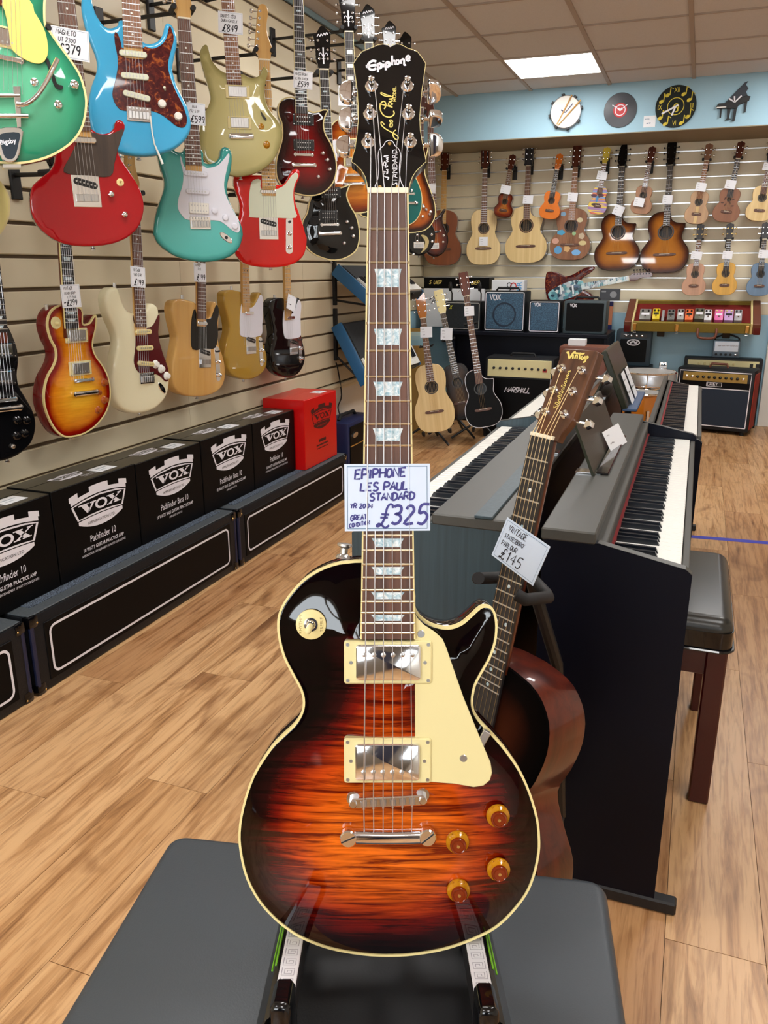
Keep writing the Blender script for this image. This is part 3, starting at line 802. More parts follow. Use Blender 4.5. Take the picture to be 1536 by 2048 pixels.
HEADS = {
 'fender': ([(-.021, 0), (-.022, .012), (-.033, .026), (-.036, .04), (-.027, .11), (-.018, .172), (-.006, .189), (.010, .188), (.020, .172), (.019, .15), (.013, .12), (.016, .085), (.029, .05), (.031, .035), (.026, .015), (.021, 0)], [(-.026 + .0032 * k, .045 + .024 * k, -1) for k in range(6)]),
 'hag': ([(-.021, 0), (-.026, .018), (-.033, .04), (-.033, .085), (-.041, .132), (-.029, .136), (-.008, .166), (.007, .166), (.031, .146), (.036, .132), (.032, .085), (.033, .04), (.026, .018), (.021, 0)], [(s * (.019 + .001 * k), .04 + .036 * k, s) for s in (-1, 1) for k in range(3)]),
 'gib': ([(-.021, 0), (-.028, .025), (-.040, .05), (-.038, .15), (-.030, .172), (-.012, .165), (0, .178), (.012, .165), (.030, .172), (.038, .15), (.040, .05), (.028, .025), (.021, 0)], [(s * .026, .055 + .038 * k, s) for s in (-1, 1) for k in range(3)]),
 'acou': ([(-.022, 0), (-.025, .012), (-.033, .035), (-.036, .17), (-.02, .18), (.02, .18), (.036, .17), (.033, .035), (.025, .012), (.022, 0)], [(s * .023, .05 + .045 * k, s) for s in (-1, 1) for k in range(3)]),
 'point': ([(-.022, 0), (-.028, .02), (-.04, .05), (-.03, .12), (-.02, .165), (.008, .2), (.03, .17), (.036, .06), (.028, .02), (.022, 0)], [(s * .024, .05 + .043 * k, s) for s in (-1, 1) for k in range(3)]),
 'slot': ([(-.027, 0), (-.03, .01), (-.036, .03), (-.036, .17), (-.03, .186), (-.012, .19), (0, .198), (.012, .19), (.03, .186), (.036, .17), (.036, .03), (.03, .01), (.027, 0)], [(s * .02, .05 + .045 * k, s) for s in (-1, 1) for k in range(3)]),
 'uke': ([(-.019, 0), (-.024, .02), (-.027, .05), (-.03, .12), (-.012, .128), (0, .136), (.012, .128), (.03, .12), (.027, .05), (.024, .02), (.019, 0)], [(s * .017, .045 + .045 * k, s) for s in (-1, 1) for k in range(2)]),
 'bass': ([(-.021, 0), (-.028, .02), (-.042, .045), (-.046, .06), (-.03, .17), (-.01, .205), (.014, .205), (.026, .185), (.02, .14), (.03, .06), (.028, .03), (.021, 0)], [(-.034 + .005 * k, .065 + .037 * k, -1) for k in range(4)])}
def head(g, kind, vn, fw, face, back=None, tilt=0.0, peg='chrome', sc=1.0, th=.014, logo=None, slots=None, wn=None):
    P, tun = HEADS[kind]
    k = sc
    P = spline([(p[0] * k, p[1] * k) for p in P], 2)
    M = Matrix.Translation((0, vn + .0045, fw - .003)) @ Matrix.Rotation(R(-tilt), 4, 'X')
    hd = mo('headstock', xf(prism(P, -th, 0, .0012), M), face if not isinstance(face, str) else W_[face], g)
    for (x, y, s) in tun:
        x *= k; y *= k
        post = lathe([(.0055, 0), (.005, .002), (.003, .0025), (.003, .01)], 10, Matrix.Translation((x, y, 0)))
        ex = max(p[0] for p in P) if s > 0 else min(p[0] for p in P)
        e = x + s * .028 * max(.8, k)
        shaft = cyl((x, y, -th * .6), (e, y, -th * .6), .002, 6)
        btn = lathe([(.0035, 0), (.0075, .003), (.008, .009), (.004, .012)], 10, Matrix.Translation((e - s * .001, y, -th * .6)) @ Matrix.Rotation(R(90 * s), 4, 'Y') @ Matrix.Diagonal((.55, 1, 1, 1)))
        mo('tuning_peg', xf(join(post, shaft, btn), M), W_[peg], hd)
    if logo == 'lily':   # pale fleur-de-lis inlay with a name flourish above it
        q = [ribbon([(0, .02), (0, .085)], .006), ribbon(spline([(0, .045), (.010, .062), (.018, .06), (.017, .052)], 3, False), .0028), ribbon(spline([(0, .045), (-.010, .062), (-.018, .06), (-.017, .052)], 3, False), .0028), ribbon([(-.008, .04), (.008, .04)], .003)]
        sq = ribbon(spline([(-.024 + .006 * i, .128 + (.006 if i % 2 else -.003) + .0012 * i, 0) for i in range(9)], 3, False), .0032)
        mo('headstock_inlay', xf(([(v[0] * k, v[1] * k, .0006) for v in join(*q, sq)[0]], join(*q, sq)[1]), M), W_['print_white'], hd, 0, kind='stuff')
    if slots:
        for s in (-1, 1):
            mo('headstock_slot', xf(box(s * .018 * k - .006 * k, s * .018 * k + .006 * k, .045 * k, .155 * k, -.003, .0005), M), W_['black_satin'], hd, 0)
    return hd, M
def strings(g, vn, hw, vb, fw, wb=.012, n=6, mat='steel_string', spb=.052, r=.00045, us=0.0):
    q = []
    for k in range(n):
        f = k / (n - 1) - .5
        q.append(tube([(us + f * 2 * (hw(vn) - .0035), vn + .004, fw + .0022), (us + f * spb, vb, wb)], r, 4, False))
    mo('strings', join(*q), W_[mat], g, 0, kind='stuff')

def egt(name, label, pose, out, mat, side=None, th=.044, rnd=.007, dome=0.0, sp=.022, o=(0, 0), k=1.0, guard=None, gmat=None, bind=None, bst=.11, bridge_v=None, scale=.648, fend=None,
        head_kind='fender', head_face='mapleneck', head_tilt=0.0, logo=None, nk=None, fw=.010, btn=True, nfr=21, group=None, kk=3, tail_btn=True, cat='guitar', peg='chrome', wb=.012, ns=6, rb=None):
    g = thing(name, label, cat, pose.M, group)
    P = spline(pose.uvs(out, 0, o, k), kk)
    VF, A = body_mesh(P, th, rnd, dome, .09, sp, bst, None, rb)
    mo('body', VF, [mat, side or mat], g, 40, attr=A, nrm=body_mesh.N)
    if bind: mo('binding', bind_mesh(P), W_[bind], g)
    if guard:
        G = spline(pose.uvs(guard, .002, o, k), 3)
        mo('scratchplate', prism(G, -.001, .0028, .0008), gmat, g)
    vb = bridge_v
    vn = vb + scale
    nkw = dict(back='mapleneck', board='rosewood', inlay='dot'); nkw.update(nk or {})
    _, hw = neck(g, vn, fend, fw=fw, scale=scale, nfr=nfr, **nkw)
    if head_kind: head(g, head_kind, vn, fw, head_face, tilt=head_tilt, logo=logo, peg=peg)
    strings(g, vn, hw, vb, fw, wb, ns)
    if tail_btn:
        mo('strap_button', lathe([(.004, 0), (.0045, .006), (.0075, .009), (.007, .012)], 12, Matrix.Translation((0, min(p[1] for p in P) + .001, -th / 2)) @ Matrix.Rotation(R(90), 4, 'X')), W_['nickel'], g)
    return g, P
def price_tag(pose, c, wpx, hpx, rot, lines, label, w=.014, ink='ink_black', border=True, kx=1.0):
    """handwritten price card; lines: (text, x 0..1, baseline 0..1, height 0..1)"""
    u, v = pose.uv(c[0], c[1], w); u2, _ = pose.uv(c[0] + 1, c[1], w); _, v2 = pose.uv(c[0], c[1] - 1, w)
    sx = abs(u2 - u) * wpx; sy = abs(v2 - v) * hpx
    M = pose.M @ Matrix.Translation((u, v, w)) @ Matrix.Rotation(rot, 4, 'Z')
    g = thing('price_tag', label, 'price tag', M, 'handwritten price tags')
    mo('card', box(-sx / 2, sx / 2, -sy / 2, sy / 2, -.0004, .0004), W_['card' if pose in (MP, globals().get('SPo')) else 'card_bright'], g, 0)
    if border: mo('border_line', ribbon([(-sx * .46, -sy * .45), (sx * .46, -sy * .45), (sx * .46, sy * .45), (-sx * .46, sy * .45)], max(sx * .008, .0006), .0007, True), W_['card_line'], g, 0)
    q = []
    for ln in lines:
        s, x, y, h = ln[:4]; a = ln[4] if len(ln) > 4 else 0.0; wd = ln[5] if len(ln) > 5 else .85; tk = ln[6] if len(ln) > 6 else .15
        VF = hand(s, 0, 0, h * sy, h * sy * tk, .0009, wide=wd)
        q.append(put(VF, (x - .5) * sx, (y - .5) * sy, 0, a))
    if q: mo('lettering', join(*q), W_[ink], g, 0, kind='stuff')
    return g
def hanger(pose, v, fw, label, wallx=None, wally=None, hw=.026):
    """slat-wall arm with a two-pad yoke round the neck just under the headstock"""
    c = pose.M @ Vector((0, v, fw - .02))
    if wallx is not None: wp = Vector((wallx, c.y + (c.x - wallx) * .12, c.z + .005))
    else: wp = Vector((c.x, wally, c.z + .005))
    g = thing('guitar_hanger', label, 'hanger', None, 'black guitar hangers on the slat wall')
    d = (c - wp); L = d.length; dn = d.normalized()
    back = pose.M @ Vector((0, v, fw - .055))
    sd = Vector((0, 0, 1)).cross(dn).normalized()
    x, y, z = sd, Vector((0, 0, 1)), dn
    Mw = Matrix(((x.x, y.x, z.x, wp.x), (x.y, y.y, z.y, wp.y), (x.z, y.z, z.z, wp.z), (0, 0, 0, 1)))
    mo('bracket', xf(box(-.02, .02, -.075, .05, .0, .012, .003), Mw), W_['black_metal'], g)
    mo('arm', tube([wp, back], .007, 8), W_['black_metal'], g)
    for s in (-1, 1):
        a = pose.M @ Vector((s * (hw + .006), v, fw - .055)); b = pose.M @ Vector((s * (hw + .006), v, fw + .012))
        mo('pad', join(tube([back, a], .006, 8), tube([a, b], .009, 10)), W_['rubber'], g)
    return g
# ------------------------------------------------------------------ the guitar in front
TT = R(4.25)
ezm = -(C_F * math.cos(TT) + C_U * math.sin(TT)); eym = C_U * math.cos(TT) - C_F * math.sin(TT)
FW = .018
MP = Pose(atT(776, 387, .817) - ezm * FW, eym, ezm)
MG = thing('electric_guitar', 'sunburst flame top electric guitar on a stand on the bench, black headstock, cream pickguard', 'guitar', MP.M)
o3, o4, k3, k4 = (540, 1060), (460, 1440), 3.072, 2.4
LPO = MP.uvs([(720.7, 1121.8), (695, 1123.5), (670, 1127.5), (637.7, 1139.8), (605, 1161), (575.8, 1193.5), (559.5, 1222.8), (555.3, 1248.8), (558, 1278), (567.7, 1314), (585.6, 1349.7), (601.8, 1380), (606.7, 1405), (602.5, 1427), (588.8, 1449), (566, 1471), (541, 1497), (506, 1552.5), (485.5, 1615), (478, 1665), (481, 1706.7), (493.3, 1756.7), (518, 1802.5), (547.5, 1835.8), (572.5, 1856.7), (601.7, 1875.4), (647.5, 1894), (693, 1904.6), (743, 1911), (785, 1912), (826.7, 1909.6), (876.7, 1901.7), (918, 1890), (960, 1873), (993, 1854.6), (1022.5, 1827.5), (1051.7, 1790), (1068, 1752.5), (1078, 1706.7), (1078.8, 1673), (1074.6, 1635.8), (1060, 1585.8), (1039, 1540), (1010, 1498), (984, 1468), (963, 1446), (949, 1424.6), (945, 1402), (950, 1372.5), (963, 1346.5), (979.5, 1317), (990.8, 1284.6), (994, 1252), (990.8, 1229), (984, 1216.5), (973, 1212), (960, 1215), (940, 1233), (924, 1246.5), (904.6, 1254.5), (885, 1255), (865.5, 1250), (849, 1241), (836, 1228), (829.7, 1212), (828, 1180), (805, 1140), (765, 1125)], 0)
LPO = spline(LPO, 3)
fl_top = burst('flamed_maple_sunburst', [(0, S(10, 1, 2)), (.16, S(44, 3, 5)), (.32, S(120, 18, 6)), (.5, S(196, 68, 12)), (.85, S(234, 110, 22))], (.15, .022, .005, 1), .95, 1.0, (-.58, -.40, .62), (9, 150))
dark_side = paint('dark_wine_lacquer', (22, 6, 5), .15)
VF, A = body_mesh(LPO, .05, .003, .010, .09, .0065, .125, None, .006)
mo('body', VF, [fl_top, dark_side], MG, 45, attr=A, nrm=body_mesh.N)
mo('binding', bind_mesh(LPO, .0019, .009, .0006, .0006), W_['cream2'], MG)
# neck and board
vn = MP.uv(776, 387, FW)[1]; ve = MP.uv(776, 1279, FW)[1]
vn, ve = vn, ve
W_['fretwire'] = simple('fret_wire', (.72, .66, .5, 1), .3, 1)
nkm, hwm = neck(MG, vn, ve, .0416, .0582, FW, dark_side, 'rosewood', .6285, 22, 'trap', 'cream2', vback=ve + .02, fine=True, fret='fretwire')
# headstock with its own tilt
HT = R(9)
HP = Pose(MP.M @ Vector((0, vn + .004, FW - .002)), MP.ey * math.cos(HT) - MP.ez * math.sin(HT), MP.ez * math.cos(HT) + MP.ey * math.sin(HT))
HL = MP.M.inverted() @ HP.M
oh, kh = (650, 60), 5.486
HO = [(468, 1752), (460, 1680), (440, 1610), (400, 1540), (340, 1480), (290, 1445), (300, 1400), (330, 1300), (350, 1150), (365, 1000), (365, 850), (355, 680), (335, 520), (310, 370), (350, 308), (385, 258), (410, 235), (460, 215), (520, 190), (580, 165), (640, 153), (690, 163), (715, 183), (745, 165), (790, 150), (850, 168), (910, 203), (970, 218), (1015, 238), (1060, 298), (1105, 365), (1090, 480), (1065, 650), (1050, 800), (1040, 950), (1045, 1100), (1070, 1250), (1090, 1340), (1110, 1445), (1060, 1490), (1000, 1550), (960, 1610), (930, 1690), (922, 1752)]
HOm = HP.uvs(HO, 0, oh, kh)
hd = mo('headstock', xf(prism(HOm, -.014, 0, .0008), HL), W_['black_gloss'], MG, 25)
mo('binding', xf(ribbon(HOm, .0005, .0003), HL), W_['cream2'], hd, 0)
def hp(pts, w=.0006): return HP.uvs(pts, w, oh, kh)
def hs(pts, wd, w=.0007, sm=3): return ribbon(spline(hp(pts), sm, False) if len(pts) > 2 else hp(pts), wd, w)
lg = [hs([(562, 348), (528, 338), (490, 358), (470, 395), (492, 430), (530, 436), (562, 420)], 0.0026), hs([(448, 402), (500, 394), (566, 384)], .003), hs([(580, 372), (582, 466)], 0.0022), hs([(580, 385), (602, 368), (620, 385), (610, 414), (584, 420)], .003),
      hs([(641, 370), (641, 412)], 0.0022), hs([(640, 338), (640, 350)], 0.0022), hs([(666, 358), (668, 442)], 0.0022), hs([(666, 372), (690, 354), (707, 370), (698, 398), (668, 404)], .003), hs([(735, 280), (737, 388)], 0.0022), hs([(737, 352), (757, 336), (772, 348), (772, 384)], 0.0020),
      hs([(796, 328), (778, 352), (797, 376), (816, 350), (796, 328)], 0.0020), hs([(832, 326), (834, 372)], 0.0021), hs([(834, 338), (854, 318), (868, 332), (868, 384), (888, 380)], 0.0020), hs([(892, 318), (930, 308), (918, 282), (896, 292), (892, 322), (910, 340), (934, 326)], 0.0020)]
mo('logo_lettering', xf(join(*lg), HL), W_['print_white'], hd, 0, kind='stuff')
sg = [hs([(652, 1040), (628, 1012), (614, 1018), (624, 1050), (672, 1090), (735, 1125), (785, 1155), (804, 1182), (792, 1204), (765, 1192), (745, 1150), (758, 1112), (778, 1098)], .0012), hs([(706, 1052), (722, 1022), (740, 1036), (734, 1062), (712, 1064), (712, 1040)], .0012), hs([(740, 1030), (708, 1000), (722, 986), (742, 1002), (736, 1014)], .0012),
      hs([(752, 886), (758, 925), (712, 956), (648, 940), (612, 890), (604, 835), (622, 792), (655, 786), (668, 828), (650, 868)], .0013), hs([(598, 812), (660, 826), (742, 850)], .0013), hs([(724, 832), (698, 826), (700, 800), (724, 800), (734, 822), (742, 806)], .0012), hs([(698, 786), (728, 784), (738, 768), (698, 758)], .0012), hs([(700, 758), (738, 752), (742, 736), (660, 706), (618, 688), (614, 700), (660, 726), (738, 730), (746, 712)], .0012)]
mu, mv = hp([(764, 705)])[0]
sg.append(put(text('MODEL', .0036, 'CENTER', .02), mu + .0016, mv, .0007, R(90)))
mo('signature_lettering', xf(join(*sg), HL), W_['gold_print'], hd, 0, kind='stuff')
TC = spline(hp([(708, 1220), (665, 1235), (640, 1280), (597, 1322), (583, 1390), (590, 1500), (580, 1640), (552, 1745), (700, 1752), (853, 1745), (830, 1660), (815, 1520), (828, 1390), (813, 1322), (770, 1280), (745, 1235)]), 3)
tc = mo('truss_rod_cover', xf(prism(TC, .0003, .002, .0004), HL), W_['black_gloss'], hd, 25)
mo('cover_edge', xf(ribbon(TC, .0007, .0022, True), HL), W_['print_white'], tc, 0)
for p in ((708, 1255), (603, 1733), (797, 1730)):
    mo('screw', xf(lathe([(.0022, 0), (.0018, .0009)], 10, Matrix.Translation((*hp([p])[0], .002))), HL), W_['gold'], tc)
a_, b_ = hp([(690, 1515)])[0], hp([(763, 1515)])[0]
cs = [hs([(652, 1575), (640, 1600), (660, 1620), (700, 1630), (685, 1650)], .0011, .0024), hs([(640, 1560), (690, 1575), (672, 1590), (690, 1560), (672, 1540), (695, 1545)], .0009, .0024), hs([(650, 1500), (640, 1480), (655, 1455), (668, 1480), (660, 1515), (690, 1500)], .0011, .0024), hs([(672, 1460), (695, 1450), (672, 1440), (692, 1430), (672, 1418), (695, 1412), (640, 1395), (695, 1390)], .0009, .0024)]
cs.append(put(text('STANDARD', .0056, 'CENTER', .0, .95), b_[0] + .0028, b_[1], .0024, R(90)))
mo('cover_lettering', xf(join(*cs), HL), W_['print_white'], tc, 0, kind='stuff')
# machine heads
posts = [((510, 600), (250, 690), -1), ((492, 905), (240, 985), -1), ((472, 1218), (215, 1280), -1), ((903, 600), (1180, 690), 1), ((915, 905), (1195, 985), 1), ((935, 1215), (1200, 1270), 1)]
PP = []
for i, (pp, bb, s) in enumerate(posts):
    u, v = hp([pp], .003)[0]; bu, bv = hp([bb], -.012)[0]
    PP.append((u, v))
    tn = mo('tuning_peg', xf(join(lathe([(.0068, .0), (.0068, .0015), (.0056, .003)], 20, Matrix.Translation((u, v, 0))), lathe([(.0031, .003), (.0031, .007), (.0024, .009), (.003, .0105), (.003, .0135), (.0016, .0146)], 14, Matrix.Translation((u, v, 0)))), HL), W_['chrome'], hd)
    ed = HP.uv(oh[0] + (340 if s < 0 else 1060) / kh, oh[1] + bb[1] / kh, -.01)[0]
    mo('peg_shaft', xf(join(cyl((u, bv, -.011), (bu - s * .003, bv, -.011), .0022, 10), lathe([(.004, 0), (.0046, .003), (.003, .0045)], 12, Matrix.Translation((ed - s * .002, bv, -.011)) @ Matrix.Rotation(R(90 * s), 4, 'Y'))), HL), W_['chrome'], tn)
    K = [(-.0045, -.0112), (.001, -.0115), (.006, -.0092), (.0088, -.0035), (.0088, .0035), (.006, .0092), (.001, .0115), (-.0045, .0112), (-.0055, .006), (-.0055, -.006)]
    Mb = HL @ Matrix.Translation((bu, bv, -.011)) @ Matrix.Rotation(R((0, 8, -10, 55, 90, 30)[i]), 4, 'X') @ Matrix.Diagonal((s, 1, 1, 1))
    mo('peg_button', xf(prism(spline(K, 3), -.0035, .0035, .002, 2), Mb), W_['chrome'], tn, 50)
# pickups
def mrect(px0, py0, px1, py1, w):
    a = MP.uv(px0, py1, w); b = MP.uv(px1, py0, w); return a[0], b[0], a[1], b[1]
DM = .010
for j, (rg, cv, py) in enumerate((((688, 1282, 864.5, 1368.6), (711.5, 1290, 841.8, 1361), 1310), ((688, 1477.5, 863, 1567), (710, 1489, 840, 1561.7), 1545))):
    x0, x1, y0, y1 = mrect(*rg, .016); ring = mo('pickup_ring', prism(rrect(x0, x1, y0, y1, .003), .004, .0155, .0015), W_['cream'], MG)
    for q in ((x0 + .004, y0 + .004), (x0 + .004, y1 - .004), (x1 - .004, y0 + .004), (x1 - .004, y1 - .004), (x0 + .0075, (y0 + y1) / 2), (x1 - .0075, (y0 + y1) / 2)):
        mo('screw', lathe([(.0021, .0155), (.0018, .0164)], 10, Matrix.Translation((q[0], q[1], 0))), W_['nickel'], ring)
    x0, x1, y0, y1 = mrect(*cv, .019)
    pc = mo('pickup', prism(rrect(x0, x1, y0, y1, .0035), .012, .0195, .0016, 2), W_['chrome'], ring)
    vy = MP.uv(776, py, .02)[1]
    for q in range(6):
        mo('pole_screw', lathe([(.0026, .0194), (.0026, .0202), (.0014, .0207)], 12, Matrix.Translation(((x0 + x1) / 2 + (q - 2.5) * .0102, vy, 0))), W_['nickel'], pc)
# pickguard
PG = MP.uvs([(829.8, 1228), (836, 1238), (848, 1250), (868, 1263), (885, 1278), (892, 1294), (908, 1340), (927, 1395), (947, 1444), (966, 1490), (981, 1525), (984, 1545), (980, 1560), (967, 1571), (947.5, 1574), (910, 1567.5), (863, 1564), (830.4, 1563)], .012)
pg = mo('pickguard', prism(PG, .010, .0128, .0007), W_['cream'], MG, 25)
for p in ((842, 1268), (927, 1517)):
    mo('screw', lathe([(.0042, .0128), (.0036, .0136), (.0012, .0136)], 16, Matrix.Translation((*MP.uv(*p, .013), 0))), W_['nickel'], pg)
mo('guard_bracket', xf(box(-.0045, .0045, -.01, .008, -.004, .004, .0008), Matrix.Translation((*MP.uv(967, 1475, .008), .007)) @ Matrix.Rotation(R(-28), 4, 'Z')), W_['nickel'], pg)
# bridge and tailpiece
bu0, bv0 = MP.uv(706, 1608, .018); bu1, bv1 = MP.uv(846, 1601, .018)
ba = math.atan2(bv1 - bv0, bu1 - bu0); bc = ((bu0 + bu1) / 2, (bv0 + bv1) / 2)
br = mo('bridge', prism(rot2(rrect(bc[0] - .041, bc[0] + .041, bc[1] - .0056, bc[1] + .0056, .005), ba, bc), .0105, .0185, .0012), W_['chrome'], MG)
for q in range(6):
    c = rot2([(bc[0] + (q - 2.5) * .0104, bc[1] + .0004)], ba, bc)[0]
    mo('saddle', prism(rot2([(c[0] - .0034, c[1] - .004), (c[0] + .0034, c[1] - .004), (c[0] + .0034, c[1] + .004), (c[0] - .0034, c[1] + .004)], ba, c), .0185, .0212, .0012), W_['nickel'], br)
    mo('saddle_screw', cyl((c[0], c[1] - .0075, .0165), (c[0], c[1] - .003, .0165), .0013, 8), W_['nickel'], br)
for s, (x, y) in ((-1, (bu0, bv0)), (1, (bu1, bv1))):
    mo('thumb_wheel', lathe([(.0072, .008), (.0076, .0095), (.0072, .0112)], 24, Matrix.Translation((x, y + .003, 0))), W_['chrome'], br)
    mo('bridge_post', lathe([(.0045, .004), (.0045, .0195), (.0035, .0205)], 16, Matrix.Translation((x, y, 0))), W_['chrome'], br)
tu0, tv0 = MP.uv(697, 1676, .018); tu1, tv1 = MP.uv(855, 1674, .018); tm = ((tu0 + tu1) / 2, (tv0 + tv1) / 2)
tl = mo('tailpiece', prism(spline([(tm[0] - .042, tm[1] - .0075), (tm[0], tm[1] - .009), (tm[0] + .042, tm[1] - .0075), (tm[0] + .048, tm[1]), (tm[0] + .042, tm[1] + .007), (tm[0], tm[1] + .0065), (tm[0] - .042, tm[1] + .007), (tm[0] - .048, tm[1])], 4), .0115, .0215, .006, 4), W_['chrome'], MG, 50)
for x, y in ((tu0, tv0), (tu1, tv1)):
    sd = mo('tailpiece_stud', lathe([(.0062, .005), (.0062, .0115), (.0092, .012), (.0094, .0205), (.0082, .0222)], 24, Matrix.Translation((x, y, 0))), W_['chrome'], tl)
    mo('stud_slot', xf(box(-.0085, .0085, -.0008, .0008, .0222, .0225), Matrix.Translation((x, y, 0)) @ Matrix.Rotation(R(25 if x < 0 else 40), 4, 'Z')), W_['black_plastic'], sd, 0)
# speed knobs of amber plastic
am = NT('amber_knob'); am.b.inputs['Transmission Weight'].default_value = .25
amber = am.set(S(206, 140, 16), .15, 0, .8)
amb2 = simple('dark_amber_ring', S(120, 40, 8), .2, 0, .6)
for i, p in enumerate(((996, 1632), (915, 1684), (997, 1739), (917, 1781))):
    u, v = MP.uv(*p, .011)
    kn = mo('knob', lathe([(.0126, .0095), (.0126, .0125), (.0118, .0135), (.0092, .0165), (.0086, .0185)], 32, Matrix.Translation((u, v, 0))), amber, MG, 40)
    mo('knob_ring', lathe([(.0088, .0175), (.0084, .0212), (.0077, .022), (.0068, .0217), (.0064, .021)], 28, Matrix.Translation((u, v, 0))), amb2, kn, 40)
    mo('knob_cap', lathe([(.0062, .0205), (.0056, .0214), (.0026, .0214)], 24, Matrix.Translation((u, v, 0))), amb2, kn, 40)
    mo('knob_dot', lathe([(.0019, .0214), (.0017, .0224)], 12, Matrix.Translation((u, v, 0))), W_['gold'], kn)
    nm = join(*[put(text(str(q), .0034, 'CENTER'), u + .0108 * math.cos(R(90 + 32 * (a - 1))), v + .0108 * math.sin(R(90 + 32 * (a - 1))) - .0016, .0152 - .0012) for a, q in enumerate((8, 6, 0)[::1])])
    mo('knob_numbers', nm, amb2, kn, 0, kind='stuff')
# selector switch
su, sv = MP.uv(622, 1249, .007)
sw = mo('switch_plate', lathe([(.0162, .0045), (.0162, .0072), (.0155, .0076), (.006, .0076)], 36, Matrix.Translation((su, sv, 0))), W_['cream2'], MG)
mo('switch_nut', join(lathe([(.0078, .0076), (.0074, .0086), (.0055, .0088)], 24, Matrix.Translation((su, sv, 0))), lathe([(.0052, .0086), (.0045, .011), (.0035, .012)], 20, Matrix.Translation((su, sv, 0)))), W_['chrome'], sw)
mo('switch_tip', tube([(su, sv, .011), (su - .001, sv - .002, .017), (su - .0022, sv - .004, .022), (su - .0026, sv - .0048, .0245)], [.0026, .0034, .0036, .002], 12), W_['cream'], sw, 60)
mo('switch_lettering', join(put(text('RHYTHM', .0036, 'CENTER', 0, 1), su - .0095, sv, .0078, R(90)), put(text('TREBLE', .0036, 'CENTER', 0, 1), su + .013, sv, .0078, R(90))), W_['gold'], sw, 0, kind='stuff')
# strap buttons
bx_, by_ = MP.uv(686, 1112, -.02)
mo('strap_button', lathe([(.0085, -.002), (.007, .001), (.0042, .003), (.0042, .009), (.0085, .0115), (.008, .014), (.003, .0148)], 20, Matrix.Translation((bx_, by_ - .001, -.026)) @ Matrix.Rotation(R(-90), 4, 'X') @ Matrix.Rotation(R(8), 4, 'Y')), W_['nickel'], MG)
# strings: nut to tailpiece over the saddles, and up to the posts
order = [2, 1, 0, 3, 4, 5]
for q in range(6):
    f = q / 5 - .5
    nu = f * .0355; su_ = bc[0] + (q - 2.5) * .0104; sv_ = bc[1] + (q - 2.5) * .0104 * math.tan(ba)
    out_ = .0012 if q in (0, 5) else -.0009
    mid = vn + (sv_ - vn) * .42
    pth = [(nu, vn + .004, FW + .0024), (nu + (su_ - nu) * .42, mid, FW + .0046 + out_), (su_, sv_, .0214), (su_ * .98, tm[1] + .0068, .0165)]
    sn = mo('string', tube(pth, (.00068, .0006, .00052, .00044, .0004, .00036)[q], 6), W_['steel_string'], MG, 60)
    u, v = PP[order[q]]
    s = -1 if q < 3 else 1
    e = HL @ Vector((u - s * .003, v, .008)); w0 = HL @ Vector((u + s * .003, v + .0015, .008)) 
    mo('string_end', tube([(nu, vn + .004, FW + .0024), e], (.00068, .0006, .00052, .00044, .0004, .00036)[q], 6), W_['steel_string'], sn, 60)
# its price card, tucked under the outer strings
TW = FW + .0046
tg = price_tag(MP, (774.5, 995), 171, 134, R(.4), [], 'large white price card for 325 pounds tucked under the front guitar strings', TW, 'ink', False)
sx, sy = [(MP.uv(774.5 + 85.5, 995, TW)[0] - MP.uv(774.5 - 85.5, 995, TW)[0]), (MP.uv(774, 995 - 67, TW)[1] - MP.uv(774, 995 + 67, TW)[1])]
mo('border_line', ribbon([(-sx * .465, -sy * .465), (sx * .465, -sy * .465), (sx * .465, sy * .462), (-sx * .465, sy * .462)], .0009, .0007, True), W_['card_line'], tg, 0)
def tl_(s, x, y, hh, a, wd, tk):     # crop coordinates of the card (320..1405, 435..1298) to card metres
    return put(hand(s, 0, 0, hh / 1085 * sx, tk / 1085 * sx, .0008, .16, .17, .06, wd), (x - 862) / 1085 * sx, (866 - y) / 1085 * sx, 0, a)
mo('lettering', join(tl_('EPIPHONE', 452, 632, 112, R(3), 1.1, 27), tl_('LES PAUL', 522, 782, 100, R(1.5), 1.12, 26), tl_('.', 1140, 752, 60, 0, 1, 14), tl_('STANDARD', 640, 908, 88, R(2), 1.16, 24), tl_('YR 2004', 388, 1000, 58, 0, 1.05, 16), tl_('GREAT', 395, 1160, 64, R(6), .9, 17), tl_('CONDITION', 380, 1246, 48, R(9), .92, 15),
     tl_('£', 722, 1232, 280, R(-4), .8, 28), tl_('325', 912, 1196, 235, R(0), .92, 36)), W_['ink'], tg, 0, kind='stuff')
# ------------------------------------------------------------------ electric guitars on the slat wall
A0, B0, Cc, D0, KQ = (0, 0), (300, 0), (0, 450), (300, 450), 3.84
def cp(P, o): return [(o[0] + p[0] / KQ, o[1] + p[1] / KQ) for p in P]
HOOK = []
def along(pose, y, w=0.0):
    """height on the neck axis that shows at image row y"""
    lo, hi = -1.5, 2.5
    for _ in range(40):
        m = (lo + hi) / 2; P = pose.M @ Vector((0, m, w)) - C0
        yy = CY - F_PX * P.dot(C_U) / P.dot(C_F)
        if yy > y: lo = m
        else: hi = m
    return lo
UP = 'guitars hung along the upper slat wall'
LO = 'guitars hung along the lower slat wall'
CR, NI, BS = W_['chrome'], W_['nickel'], W_['black_satin']
def k_(g, pose, pts, mat, o, r=.0095, h=.012, style='plain', nm='knob'):
    for p in pts: mo(nm, knob(pose.uv(o[0] + p[0] / KQ, o[1] + p[1] / KQ, .004), r, h, .001, style), mat, g)

